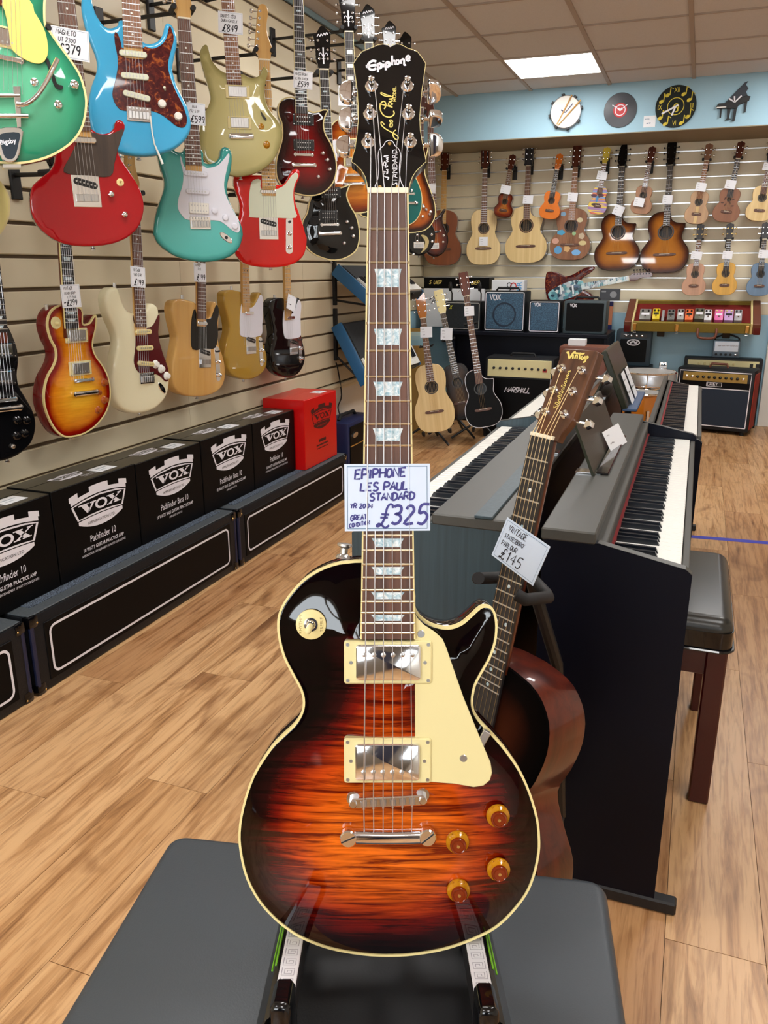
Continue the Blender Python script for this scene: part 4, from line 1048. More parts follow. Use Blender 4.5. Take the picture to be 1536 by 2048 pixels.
# sea-green hollow body with vibrato tailpiece
p = hang((24, 328), (12, -200), 2.02, 47)
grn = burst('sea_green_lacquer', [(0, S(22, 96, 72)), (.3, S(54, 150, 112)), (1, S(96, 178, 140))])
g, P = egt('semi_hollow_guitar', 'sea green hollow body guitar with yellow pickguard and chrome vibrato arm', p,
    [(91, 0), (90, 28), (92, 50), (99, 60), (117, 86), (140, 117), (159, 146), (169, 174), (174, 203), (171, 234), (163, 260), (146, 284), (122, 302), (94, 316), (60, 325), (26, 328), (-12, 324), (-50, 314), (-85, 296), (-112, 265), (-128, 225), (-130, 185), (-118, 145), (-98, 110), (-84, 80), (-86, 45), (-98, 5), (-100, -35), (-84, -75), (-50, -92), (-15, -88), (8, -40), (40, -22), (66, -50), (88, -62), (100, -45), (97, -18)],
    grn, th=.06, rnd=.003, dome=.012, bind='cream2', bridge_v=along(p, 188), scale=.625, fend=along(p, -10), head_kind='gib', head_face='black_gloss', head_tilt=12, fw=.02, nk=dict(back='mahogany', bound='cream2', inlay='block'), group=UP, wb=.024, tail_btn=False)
mo('pickguard', prism(spline(p.uvs(cp([(20, 0), (225, 0), (262, 90), (312, 170), (348, 250), (368, 350), (366, 420), (340, 472), (300, 490), (240, 480), (160, 440), (100, 390), (80, 340), (62, 200), (34, 80)], A0), .018), 2), .017, .02, .0006), W_['yellow_guard'], g)
fh = spline(p.uvs(cp([(345, 450), (362, 500), (385, 570), (400, 620), (420, 665), (450, 690), (480, 685), (480, 660), (455, 655), (435, 640), (420, 590), (395, 520), (370, 455)], A0), .008), 2)
mo('sound_hole', prism(fh, .004, .0128), BS, g)
k_(g, p, [(263, 637), (567, 652), (445, 808)], CR, A0, .011, .014, 'dome')
vb = mo('vibrato_tailpiece', prism(spline(p.uvs(cp([(-10, 985), (165, 985), (165, 1080), (130, 1230), (20, 1230), (-20, 1080)], A0), .014), 3), .008, .016, .002), CR, g)
mo('vibrato_badge', prism(spline(p.uvs(cp([(5, 1030), (145, 1020), (145, 1090), (110, 1210), (40, 1210), (5, 1100)], A0), .016), 3), .016, .0175), simple('badge_black', S(30, 44, 56), .3), vb)
bu, bv = p.uv(64 / KQ, 1090 / KQ, .018)
mo('badge_lettering', put(text('Bigsby', .011, 'CENTER', .02), bu, bv - .004, .018, R(16)), W_['print_white'], vb, 0, kind='stuff')
mo('vibrato_hinge', prism(p.uvs(cp([(20, 1262), (160, 1262), (160, 1288), (20, 1288)], A0), .01), -.03, .012), CR, vb)
for yy, x1, r in ((735, 150, .005), (890, 215, .006)):
    a, b = p.uv(-110 / KQ, yy / KQ, .02), p.uv(x1 / KQ, yy / KQ, .02)
    mo('vibrato_bar', cyl((*a, .02), (*b, .02), r, 12), CR, vb)
mo('vibrato_post', prism(p.uvs(cp([(100, 670), (155, 670), (160, 980), (130, 980)], A0), .012), .006, .024, .001), CR, vb)
arm = [(*p.uv(x / KQ, y / KQ, .03), .03 + dz) for x, y, dz in ((128, 800, -.004), (200, 800, 0), (290, 730, .006), (360, 620, .01), (400, 540, .012), (440, 460, .012))]
mo('vibrato_arm', xf(tube(spline(arm, 3, False), .006, 10), Matrix.Identity(4)), CR, vb, 60)
pk_hum(g, *p.uv(0, 72, .014), R(0), CR, W_['cream2'], .012)
br_tom(g, *p.uv(8, 116, .014), None, .01)
mo('strap_lug', cyl((*p.uv(92, 56, 0), -.01), (p.uv(98, 54, 0)[0], p.uv(98, 54, 0)[1], .0), .008, 10), W_['rubber'], g)

# blue double cut with tortoiseshell plate
p = hang((278, 312), (258, -60), 2.58, 39)
blu = paint('sky_blue_lacquer', (70, 176, 226))
g, P = egt('strat_style_guitar', 'bright blue double cutaway guitar with tortoiseshell plate and white vibrato arm', p, cp([(925, 150), (905, 190), (850, 212), (800, 195), (750, 130), (720, 60), (706, 0), (700, -55), (670, -85), (640, -60), (625, 0), (625, 80), (650, 200), (690, 320), (730, 420), (745, 500), (735, 570), (705, 650), (685, 740), (678, 850), (690, 960), (730, 1050), (800, 1120), (900, 1165), (1000, 1190), (1120, 1198), (1230, 1180), (1340, 1140), (1420, 1075), (1462, 1000), (1465, 920), (1440, 820), (1400, 740), (1360, 660), (1335, 580), (1325, 520), (1340, 430), (1360, 330), (1350, 250), (1320, 190), (1285, 172), (1265, 200), (1250, 260), (1215, 310), (1160, 332), (1110, 325), (1085, 290), (1080, 180)], A0),
    blu, rnd=.010, guard=cp([(880, 250), (905, 262), (930, 330), (948, 372), (1090, 372), (1115, 358), (1170, 374), (1230, 350), (1275, 300), (1302, 200), (1322, 240), (1335, 300), (1310, 400), (1290, 500), (1310, 600), (1350, 700), (1400, 800), (1435, 900), (1428, 960), (1400, 980), (1350, 965), (1270, 900), (1200, 862), (1130, 850), (960, 850), (905, 825), (870, 760), (865, 700), (890, 600), (905, 500), (900, 420), (882, 330)], A0), gmat=W_['tortoise'],
    bridge_v=along(p, 229), fend=along(p, 96), group=UP, nk=dict(board='mahogany_pale', back='mapleneck', dotmat='white_plastic'))
for x, y, a in ((1022, 415, 0), (1036, 588, 0), (1050, 738, -9)): pk_single(g, *p.uv(x / KQ, y / KQ, .004), R(a), W_['mint'], .006)
k_(g, p, [(1245, 797), (1370, 893)], W_['white_plastic'], A0, .0115, .013)
br_trem(g, *p.uv(1068 / KQ, 876 / KQ, .004), w=.001)
mo('vibrato_arm', tube([(*p.uv(x / KQ, y / KQ, .012), z) for x, y, z in ((1155, 890, .01), (1168, 1020, .016), (1185, 1110, .02), (1215, 1180, .02), (1248, 1262, .02))], [.0025, .0025, .0025, .0035, .004], 8), W_['white_plastic'], g, 60)
mo('selector_switch', tube([(*p.uv(1268 / KQ, 690 / KQ, .003), .002), (*p.uv(1262 / KQ, 672 / KQ, .01), .014)], [.0028, .0042], 8), W_['mint'], g)

# cherry red with dark wood plate
p = hang((188, 493), (133, 20), 2.42, 49)
chr_ = paint('metallic_cherry', (160, 12, 22), .14)
g, P = egt('tele_style_guitar', 'cherry red guitar with dark wood pickguard below the green hollow body guitar', p, cp([(245, 1440), (232, 1550), (245, 1640), (290, 1730), (360, 1800), (450, 1855), (560, 1885), (700, 1892), (850, 1875), (970, 1830), (1060, 1750), (1100, 1650), (1105, 1560), (1080, 1460), (1030, 1370), (970, 1280), (920, 1200), (910, 1140), (935, 1060), (960, 990), (955, 945), (920, 918), (890, 935), (878, 980), (845, 1015), (790, 1028), (740, 1015), (690, 985), (560, 960), (470, 955), (420, 1000), (402, 1070), (418, 1150), (425, 1220), (395, 1300), (310, 1370)], A0),
    chr_, side=paint('dark_cherry_side', (84, 8, 14)), rnd=.006, guard=cp([(700, 1015), (780, 1035), (845, 1032), (915, 1002), (950, 1000), (905, 1150), (880, 1250), (845, 1355), (660, 1345), (490, 1322), (540, 1200), (590, 1100), (625, 1050)], A0), gmat=wood('dark_oak_plate', S(52, 40, 32), S(84, 66, 54), 'y', 40, .4),
    bridge_v=along(p, 404), fend=along(p, 262), group=UP, nk=dict(back='mapleneck', board='rosewood', dotmat='white_plastic'))
br_tele(g, *p.uv(665 / KQ, 1468 / KQ, .002))
mo('pickup', prism(rot2(rrect(-.033, .033, -.008, .008, .0075), 0), .003, .010, .002), CR, g, M=Matrix.Translation((*p.uv(650 / KQ, 1075 / KQ, .006), 0)))
k_(g, p, [(852, 1493), (955, 1648)], CR, A0, .009, .014, 'dome')
su, sv = p.uv(925 / KQ, 1400 / KQ, .003)
mo('selector_switch', join(lathe([(.011, 0), (.010, .002)], 16, Matrix.Translation((su, sv, 0))), tube([(su, sv, 0), (su, sv + .006, .016)], [.003, .004], 8)), W_['cream2'], g)
price_tag(p, (141, 88), 74, 62, R(-4), [('MAGNETO', .12, .76, .15), ('UT 2300', .18, .54, .14), ('£379', .16, .16, .3)], 'price card reading 379 pounds behind the yellow pickguard', .02)

# turquoise with white plate
p = hang((400, 523), (365, 10), 2.95, 43)
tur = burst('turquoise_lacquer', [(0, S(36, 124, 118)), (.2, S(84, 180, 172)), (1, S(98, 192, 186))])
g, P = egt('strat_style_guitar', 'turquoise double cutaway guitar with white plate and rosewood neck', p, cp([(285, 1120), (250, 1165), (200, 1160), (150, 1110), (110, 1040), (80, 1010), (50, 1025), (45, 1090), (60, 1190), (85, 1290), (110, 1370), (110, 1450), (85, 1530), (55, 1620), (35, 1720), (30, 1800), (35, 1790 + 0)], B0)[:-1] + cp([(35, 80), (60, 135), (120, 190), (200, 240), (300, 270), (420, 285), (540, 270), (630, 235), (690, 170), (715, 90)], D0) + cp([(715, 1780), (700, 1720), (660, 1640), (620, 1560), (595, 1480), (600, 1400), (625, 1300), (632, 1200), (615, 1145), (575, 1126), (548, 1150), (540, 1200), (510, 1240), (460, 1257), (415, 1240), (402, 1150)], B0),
    tur, rnd=.009, guard=cp([(235, 1195), (262, 1280), (290, 1272), (405, 1272), (440, 1290), (520, 1270), (575, 1212), (600, 1180), (610, 1200), (590, 1300), (570, 1400), (575, 1470), (600, 1540), (640, 1620), (680, 1700), (692, 1760), (670, 1787), (620, 1760), (560, 1712), (490, 1692), (300, 1690), (250, 1660), (215, 1600), (220, 1520), (250, 1420), (255, 1330), (236, 1250)], B0), gmat=W_['white_guard'],
    bridge_v=along(p, 446), fend=along(p, 331), group=UP, nk=dict(board='rosewood', dotmat='white_plastic'))
for x, y in ((350, 1335), (365, 1472)): pk_single(g, *p.uv(B0[0] + x / KQ, y / KQ, .004), R(-2), W_['white_guard'], .006)
pk_hum(g, *p.uv(B0[0] + 375 / KQ, 1600 / KQ, .004), R(-2), W_['white_plastic'], None, .004, two=True)
k_(g, p, [(495, 1620), (578, 1672), (650, 1738)], W_['white_guard'], B0, .0105, .012)
br_trem(g, *p.uv(B0[0] + 387 / KQ, 1712 / KQ, .004), w=.001)
jackplate(g, *p.uv(B0[0] + 585 / KQ, 1825 / KQ, 0), R(-38))
HOOK.append((p, along(p, 25) + .012, .01, 'black hanger holding the turquoise guitar by its headstock'))
price_tag(p, (392, 228), 37, 44, R(-3), [('MAI', .3, .76, .13), ('V52 STR', .12, .56, .12), ('£599', .18, .12, .28)], 'price card reading 599 pounds behind the blue guitar', .02)

# champagne gold
p = hang((482, 352), (452, -40), 3.2, 35)
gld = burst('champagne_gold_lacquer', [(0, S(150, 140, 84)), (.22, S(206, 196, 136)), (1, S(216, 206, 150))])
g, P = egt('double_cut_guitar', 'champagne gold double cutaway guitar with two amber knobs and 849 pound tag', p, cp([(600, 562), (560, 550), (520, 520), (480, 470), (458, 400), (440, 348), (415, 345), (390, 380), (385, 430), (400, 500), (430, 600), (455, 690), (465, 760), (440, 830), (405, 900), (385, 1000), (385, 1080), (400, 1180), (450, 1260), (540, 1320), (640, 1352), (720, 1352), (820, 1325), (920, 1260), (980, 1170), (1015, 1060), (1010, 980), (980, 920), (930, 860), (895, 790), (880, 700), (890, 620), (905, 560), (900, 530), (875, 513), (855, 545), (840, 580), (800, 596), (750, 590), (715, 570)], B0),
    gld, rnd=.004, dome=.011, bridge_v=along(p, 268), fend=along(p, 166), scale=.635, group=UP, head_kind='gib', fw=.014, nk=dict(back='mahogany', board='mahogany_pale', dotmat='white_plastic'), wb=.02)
for x, y in ((672, 705), (688, 943)): pk_hum(g, *p.uv(B0[0] + x / KQ, y / KQ, .012), R(-1.5), W_['nickel'], W_['cream2'], .012)
u, v = p.uv(B0[0] + 700 / KQ, 1046 / KQ, .016)
mo('bridge', prism(rrect(u - .05, u + .05, v - .011, v + .011, .009), .010, .022, .006, 3), CR, g, 50)
k_(g, p, [(852, 975), (893, 1110)], amber, B0, .012, .016, 'hat')
fh = spline(p.uvs(cp([(848, 850), (868, 880), (895, 915), (888, 925), (862, 895)], B0), .008), 2)
mo('sound_slot', prism(fh, .004, .0115), BS, g)
price_tag(p, (461, 46), 49, 44, R(-4), [('DUNES DD3', .1, .72, .14), ('DURANGO DLX', .12, .52, .12), ('£849', .16, .1, .3)], 'price card reading 849 pounds on the gold guitar neck', .024)

# red single cut with mint plate
p = hang((543, 534), (528, 110), 3.38, 36)
red = paint('fiesta_red_lacquer', (214, 26, 22))
g, P = egt('tele_style_guitar', 'bright red single cutaway guitar with mint plate and maple neck', p, cp([(655, 1352), (642, 1400), (660, 1470), (685, 1540), (690, 1620), (672, 1720), (650, 1830)], B0) + cp([(645, 170), (660, 225), (690, 268), (740, 300), (820, 320), (920, 326), (1020, 320), (1110, 295), (1175, 240), (1200, 170), (1205, 100)], D0) + cp([(1195, 1800), (1180, 1740), (1150, 1650), (1120, 1560), (1110, 1480), (1125, 1420), (1150, 1350), (1145, 1310), (1115, 1297), (1085, 1320), (1060, 1370), (1030, 1410), (990, 1422), (960, 1410), (955, 1350), (850, 1345), (740, 1345)], B0),
    red, rnd=.006, guard=cp([(850, 1380), (790, 1385), (770, 1440), (760, 1540), (765, 1640), (775, 1670), (950, 1672), (1120, 1672), (1110, 1600), (1100, 1500), (1110, 1420), (1140, 1352), (1120, 1325), (1085, 1350), (1040, 1412), (1000, 1442), (960, 1452), (855, 1450)], B0), gmat=W_['mint'],
    bridge_v=along(p, 471), fend=along(p, 376), group=UP, nk=dict(board='mapleneck', dotmat='black_plastic'))
br_tele(g, *p.uv(B0[0] + 912 / KQ, 1752 / KQ, .002), sad=6)
mo('pickup', prism(rrect(-.033, .033, -.0075, .0075, .007), .003, .009, .002), CR, g, M=Matrix.Translation((*p.uv(B0[0] + 908 / KQ, 1472 / KQ, .006), 0)))
q0, q1 = p.uv(B0[0] + 1072 / KQ, 1665 / KQ, .002), p.uv(B0[0] + 1070 / KQ, 450 + 222 / KQ if 0 else (450 + 222 / KQ), .002)
def ctrl(g, q0, q1, hw=.015):
    d = Vector(q1) - Vector(q0); L = d.length; a = math.atan2(d.y, d.x) - math.pi / 2; m = (Vector(q0) + Vector(q1)) / 2
    c = mo('control_plate', prism(rot2(rrect(m.x - hw, m.x + hw, m.y - L / 2, m.y + L / 2, hw * .95), a, (m.x, m.y)), 0, .002, .0006), CR, g)
    for f in (.45, .82):
        z = Vector(q0) + d * f; mo('knob', knob((z.x, z.y), .009, .016, .002, 'dome'), CR, c)
    z = Vector(q0) + d * .16; mo('selector_switch', tube([(z.x, z.y, .002), (z.x, z.y + .004, .016)], [.003, .005], 8), BS, c)
ctrl(g, q0, q1)
HOOK.append((p, along(p, 108) + .012, .01, 'black hanger holding the red guitar with the maple headstock'))

# dark red burst with black humbuckers
def hbk(g, pose, pts, o=B0, a=0, cov='black_plastic', ring='black_satin'):
    for x, y in pts: pk_hum(g, *pose.uv(o[0] + x / KQ, o[1] + y / KQ, .006), R(a), W_[cov], W_[ring], .005, two=True)
p = hang((607, 391), (594, -40), 3.58, 36)
drb = burst('dark_cherry_burst', [(0, S(14, 2, 4)), (.25, S(52, 4, 8)), (.7, S(122, 10, 14)), (1, S(150, 18, 18))])
g, P = egt('single_cut_guitar', 'dark cherry burst guitar with black pickups and cream rim, 599 pound tag', p, cp([(1128, 765), (1080, 745), (1020, 760), (985, 805), (985, 880), (1010, 950), (1015, 1050), (990, 1150), (970, 1220), (965, 1300), (975, 1370), (1010, 1425), (1080, 1472), (1180, 1502), (1270, 1502), (1350, 1470), (1410, 1400), (1435, 1300), (1425, 1200), (1390, 1100), (1350, 1030), (1335, 960), (1345, 900), (1366, 848), (1330, 840), (1280, 856), (1225, 850)], B0),
    drb, rnd=.003, dome=.008, bind='cream2', bridge_v=along(p, 309), fend=along(p, 228), scale=.635, group=UP, head_kind='hag', head_face='black_gloss', fw=.016, nk=dict(back='mahogany', board='ebony', bound='cream2', inlay='bar'), wb=.022)
hbk(g, p, [(1178, 918), (1182, 1115)])
br_tom(g, *p.uv(B0[0] + 1180 / KQ, 1188 / KQ, .01), p.uv(B0[0] + 1185 / KQ, 1268 / KQ, .01)[1], .006)
k_(g, p, [(1325, 1178), (1360, 1230), (1378, 1303), (1290, 1360)], NI, B0, .008, .014, 'dome')
price_tag(p, (606, 160), 38, 36, R(-3), [('HAGSTROM', .1, .74, .14), ('ULTRA SWEDE', .08, .5, .12), ('£599', .2, .12, .28)], 'price card reading 599 pounds on the dark cherry burst guitar', .026)

# black single cut under it
p = hang((664, 520), (647, 140), 3.8, 34)
blk = paint('black_lacquer', (12, 12, 14), .08)
g, P = egt('single_cut_guitar', 'glossy black single cutaway guitar with cream rim right of the bright red guitar', p, [(642, 384), (627, 387), (618, 405), (614, 425), (605, 443), (604, 465), (610, 490), (625, 507), (650, 518), (670, 521), (692, 516), (712, 502), (719, 480), (719, 458), (713, 432), (701, 411), (694, 391), (697, 378), (701, 368), (690, 372), (676, 376), (665, 374)],
    blk, rnd=.003, dome=.008, bind='cream2', bridge_v=along(p, 446), fend=along(p, 372), scale=.635, group=UP, head_kind='hag', head_face='black_gloss', logo='lily', fw=.016, nk=dict(back='mahogany', board='ebony', bound='cream2', inlay='bar'), wb=.022)
hbk(g, p, [(1390, 1478), (1370, 1655)])
br_tom(g, *p.uv(B0[0] + 1380 / KQ, 1725 / KQ, .01), p.uv(660, 467, .01)[1], .006)
k_(g, p, [(1512, 1705), (1548, 1752), (1560, 1815), (1490, 1868)], NI, B0, .008, .014, 'dome')
HOOK.append((p, along(p, 152) + .012, .016, 'black hanger holding the black guitar with the lily inlay'))

# more of the row, partly behind the front guitar
abm = burst('amber_flame_burst', [(0, S(40, 12, 4)), (.22, S(150, 60, 10)), (.6, S(214, 124, 30)), (1, S(230, 150, 52))], (.5, .3, .12, 1), .5)
def swede(name, label, cx, top, bot, wpx, t, a, mat, headtop, nutx, inlay='block', side=None, logo='lily'):
    p = hang((cx, bot), (nutx, headtop), t, a); h = bot - top; w = wpx / 2
    sh = [(-.12, 0), (-.55, -.02), (-.86, .1), (-.88, .28), (-.72, .42), (-.82, .55), (-1, .72), (-.92, .88), (-.6, .98), (0, 1.0), (.6, .97), (.95, .85), (1, .7), (.85, .53), (.68, .36), (.72, .22), (.84, .06), (.6, .07), (.3, .1), (.12, .08)]
    g, P = egt(name, label, p, [(cx + x * w - (1 - y) * 8, top + y * h) for x, y in sh], mat, side=side, rnd=.003, dome=.008, bind='cream2', bridge_v=along(p, top + .58 * h), fend=along(p, top + .06 * h), scale=along(p, headtop) - along(p, top + .58 * h), group=UP, head_kind='hag', head_face='black_gloss', logo=logo, fw=.016, nk=dict(back='mahogany', board='ebony', bound='cream2', inlay=inlay, dotmat='white_plastic'), wb=.022)
    for f in (.24, .44): pk_hum(g, *p.uv(cx - (1 - f) * 8, top + f * h, .008), 0, W_['chrome'], W_['cream2'], .006)
    br_tom(g, *p.uv(cx - 3, top + .58 * h, .01), p.uv(cx - 2, top + .68 * h, .01)[1], .006)
    for f, q in ((.5, .5), (.62, .55), (.74, .6), (.84, .4)): mo('knob', knob(p.uv(cx + w * f, top + (q + .2) * h, .004), .008, .014, .003, 'dome'), NI, g)
    return g, p
g, p = swede('single_cut_guitar', 'amber flame single cutaway guitar partly behind the black headstock', 710, 243, 427, 104, 4.05, 31, abm, 66, 697)
HOOK.append((p, along(p, 62) + .01, .016, 'black hanger holding the amber flame guitar'))
price_tag(p, (690, 192), 26, 40, R(-4), [('~~~', .1, .7, .15), ('~~', .15, .2, .3)], 'white price card behind the chrome tuning pegs of the front guitar', .03)
price_tag(p, (668, 302), 14, 40, R(-4), [('~~', .1, .7, .1), ('~', .15, .4, .1)], 'white price card between the dark cherry and amber guitars', .03)
teal = burst('teal_to_brown_burst', [(0, S(12, 8, 8)), (.18, S(60, 20, 8)), (.4, S(170, 84, 26)), (1, S(196, 110, 40))])
g, p = swede('semi_hollow_guitar', 'sunburst guitar with teal pickguard beside the front guitar nut', 818, 280, 466, 110, 4.8, 29, teal, 134, 811, logo=None)
mo('pickguard', prism(spline(p.uvs([(800, 330), (824, 345), (838, 370), (844, 395), (842, 420), (832, 440), (815, 450), (800, 440)], .012), 3), .011, .014, .0006), simple('teal_plastic', S(14, 100, 96), .2, 0, .5), g)
mo('guard_rim', ribbon(spline(p.uvs([(800, 330), (824, 345), (838, 370), (844, 395), (842, 420), (832, 440), (815, 450), (800, 440)], .0145), 3), .004, .0145, True), W_['cream2'], g, 0)
for q in ((823, 381), (833, 406), (847, 414), (861, 424), (845, 433)): mo('knob', knob(p.uv(*q, .016), .009, .014, .012, 'dome'), CR, g)
HOOK.append((p, along(p, 130) + .01, .016, 'black hanger of the teal plate guitar behind the front headstock'))
for lb, cx, tp, bt, t_, nx_, ny_ in (('black guitar with a lily inlay headstock left of the front headstock tip', 750, 262, 436, 4.3, 737, 88), ('black guitar with a lily inlay headstock rising over the centre notch of the front headstock', 776, 275, 446, 4.55, 778, 116)):
    g, p = swede('single_cut_guitar', lb, cx, tp, bt, 84, t_, 30, blk, ny_, nx_)
    HOOK.append((p, along(p, ny_ - 4) + .01, .016, 'black hanger of the ' + ' '.join(lb.split()[:12])))
# two basses at the far end of the row
def bass(name, label, bot, top, t, a, out, mat, guard, gm, nutx, nv):
    p = hang(bot, top, t, a)
    g, P = egt(name, label, p, out, mat, rnd=.006, bridge_v=along(p, bot[1] - 22), scale=.86, fend=along(p, bot[1] - 88), group=UP, head_kind='bass', head_face='mahogany', nfr=20, ns=4, nk=dict(back='mapleneck', board='rosewood', wn=.04, we=.06, dotmat='white_plastic'))
    if guard: mo('pickguard', prism(spline(p.uvs(guard, .003), 3), .0, .003, .0006), gm, g)
    pk_single(g, *p.uv(bot[0] - 2, bot[1] - 50, .004), 0, BS, .006)
    br_trem(g, *p.uv(bot[0], bot[1] - 22, .004), w=.001)
    return g, p
g, p = bass('bass_guitar', 'black bass with pale crescent pickguard beside the front neck', (838, 512), (840, 330), 5.6, 26, [(806, 430), (800, 455), (806, 480), (815, 500), (832, 511), (850, 508), (866, 492), (871, 470), (866, 452), (862, 440), (868, 425), (860, 418), (850, 436), (838, 444), (826, 436), (816, 420)], blk, [(842, 470), (852, 472), (858, 482), (854, 496), (842, 506), (848, 494), (850, 482)], W_['cream2'], 840, 0)
for q in ((834, 470), (834, 482), (863, 469), (864, 483), (827, 509)): mo('knob', knob(p.uv(*q, .004), .010, .014, .003, 'dome'), CR, g)
g, p = bass('bass_guitar', 'brown burst bass with a pointed horn beside the mahogany acoustic', (868, 514), (862, 300), 6.0, 24, [(850, 440), (846, 465), (848, 490), (856, 508), (872, 514), (888, 505), (896, 488), (896, 472), (890, 455), (886, 445), (886, 432), (892, 420), (888, 418), (880, 428), (872, 434), (860, 432)], burst('brown_bass_burst', [(0, S(10, 6, 6)), (.25, S(80, 18, 10)), (.6, S(150, 60, 14)), (1, S(196, 120, 20))]), None, None, 862, 0)
for q in ((880, 462), (887, 471), (886, 484)): mo('knob', knob(p.uv(*q, .004), .010, .014, .003, 'dome'), CR, g)
HOOK.append((p, along(p, 503 - 15) + .86 + .03, .01, 'black hanger holding the brown burst bass'))
price_tag(p, (863, 377), 17, 18, R(-5), [('~~', .1, .65, .15), ('~~', .15, .35, .15)], 'small price card on the brown burst bass neck', .03)
# cream body at the left edge
p = hang((-42, 490), (-70, 60), 2.35, 48)
g, P = egt('single_cut_guitar', 'cream topped guitar with red sides at the left edge of the wall', p, [(-150, 430), (-145, 460), (-110, 482), (-60, 490), (-25, 484), (2, 466), (16, 440), (20, 410), (15, 385), (0, 362), (-18, 345), (-24, 322), (-14, 300), (-12, 282), (-26, 276), (-48, 292), (-75, 290), (-100, 280), (-122, 290), (-128, 318), (-120, 345), (-138, 385)], paint('cream_lacquer', (238, 226, 150)), side=paint('red_side', (140, 20, 20)), rnd=.003, bind='cream2', bridge_v=along(p, 420), fend=along(p, 300), scale=.628, group=UP, head_kind='gib', head_face='black_gloss', nk=dict(back='mahogany'))

# lower row, hung flat to the wall
def wallgt(bot, top, x, a): 
    t = (x) / ray(*bot).x
    return hang(bot, top, t, a)
p = wallgt((20, 918), (-14, 600), -1.93, 74)
g, P = egt('double_cut_guitar', 'black thin horned guitar at the left edge above the amplifier boxes', p, cp([(-60, 760), (0, 752), (45, 762), (75, 800), (110, 880), (135, 960), (142, 1060), (132, 1150), (148, 1240), (200, 1330), (250, 1420), (275, 1510), (268, 1600), (235, 1680), (170, 1745), (90, 1790), (0, 1815), (-110, 1820), (-210, 1770), (-270, 1660), (-270, 1540), (-220, 1420), (-180, 1300), (-190, 1180), (-220, 1060), (-230, 940), (-220, 820), (-190, 770), (-150, 800), (-130, 880), (-95, 880)], Cc),
    blk, rnd=.004, th=.036, bridge_v=along(p, 800), fend=along(p, 665), scale=.628, group=LO, head_kind='gib', head_face='black_gloss', nk=dict(back='mahogany', board='ebony', inlay='trap'), fw=.014)
for y in (700, 755): pk_hum(g, *p.uv(2, y, .006), 0, CR, BS, .004)
br_tom(g, *p.uv(6, 800, .008), p.uv(6, 818, .008)[1], .004)
k_(g, p, [(135, 1500), (205, 1500), (130, 1620), (190, 1600)], W_['black_gloss'], Cc, .010, .014, 'hat')
k_(g, p, [(158, 1395), (100, 1700)], NI, Cc, .007, .008, 'dome', 'jack_socket')

p = wallgt((152, 873), (125, 520), -1.93, 84)
sun = burst('honey_cherry_burst', [(0, S(96, 8, 8)), (.14, S(150, 24, 10)), (.34, S(222, 136, 26)), (1, S(244, 188, 54))], (.8, .55, .3, 1), .35)
g, P = egt('single_cut_guitar', 'cherry sunburst single cutaway guitar with cream binding and 299 pound tag', p, cp([(500, 612), (440, 622), (392, 660), (367, 720), (365, 790), (390, 880), (425, 950), (430, 1020), (405, 1090), (370, 1150), (345, 1230), (335, 1330), (350, 1420), (385, 1510), (430, 1580), (490, 1625), (560, 1627), (650, 1602), (740, 1540), (810, 1450), (845, 1350), (848, 1250), (830, 1160), (790, 1080), (740, 1010), (715, 950), (715, 880), (735, 800), (742, 720), (735, 690), (715, 708), (690, 748), (655, 762), (635, 750), (625, 640)], Cc),
    sun, side=paint('cherry_side', (110, 8, 14)), th=.052, rnd=.003, dome=.012, bind='cream2', bridge_v=along(p, 759), fend=along(p, 657), scale=.628, group=LO, head_kind='gib', head_face='black_gloss', fw=.02, nk=dict(back='mahogany', board='ebony', bound='cream2', inlay='trap'), wb=.026)
for x, y in ((590, 848), (620, 1100)): pk_hum(g, *p.uv(x / KQ, 450 + y / KQ, .014), R(1), W_['nickel'], W_['cream'], .013)
br_tom(g, *p.uv(638 / KQ, 450 + 1190 / KQ, .012), p.uv(640 / KQ, 450 + 1290 / KQ, .012)[1], .010)
k_(g, p, [(795, 1208), (745, 1285), (798, 1342), (748, 1418)], simple('copper_knob', S(170, 90, 40), .25, .3, .5), Cc, .011, .018, 'hat')
su, sv = p.uv(440 / KQ, 450 + 752 / KQ, .01)
mo('switch_plate', lathe([(.02, .003), (.019, .006), (.006, .006), (.004, .02)], 20, Matrix.Translation((su, sv, 0))), W_['cream'], g)
bu, bv = p.uv(392 / KQ, 450 + 655 / KQ, -.02)
mo('strap_button', cyl((bu - .01, bv, -.025), (bu - .012, bv + .018, -.025), .007, 10), NI, g)
HOOK.append((p, along(p, 759) + .64, .02, 'wall hanger of the cherry sunburst single cutaway guitar'))
price_tag(p, (142, 592), 38, 46, R(3), [('VINTAGE', .12, .78, .13), ('LEMON DROP', .16, .58, .1), ('LES PAUL', .3, .4, .11), ('~£299', .08, .1, .24)], 'price card reading 299 pounds on the cherry sunburst guitar', .034)

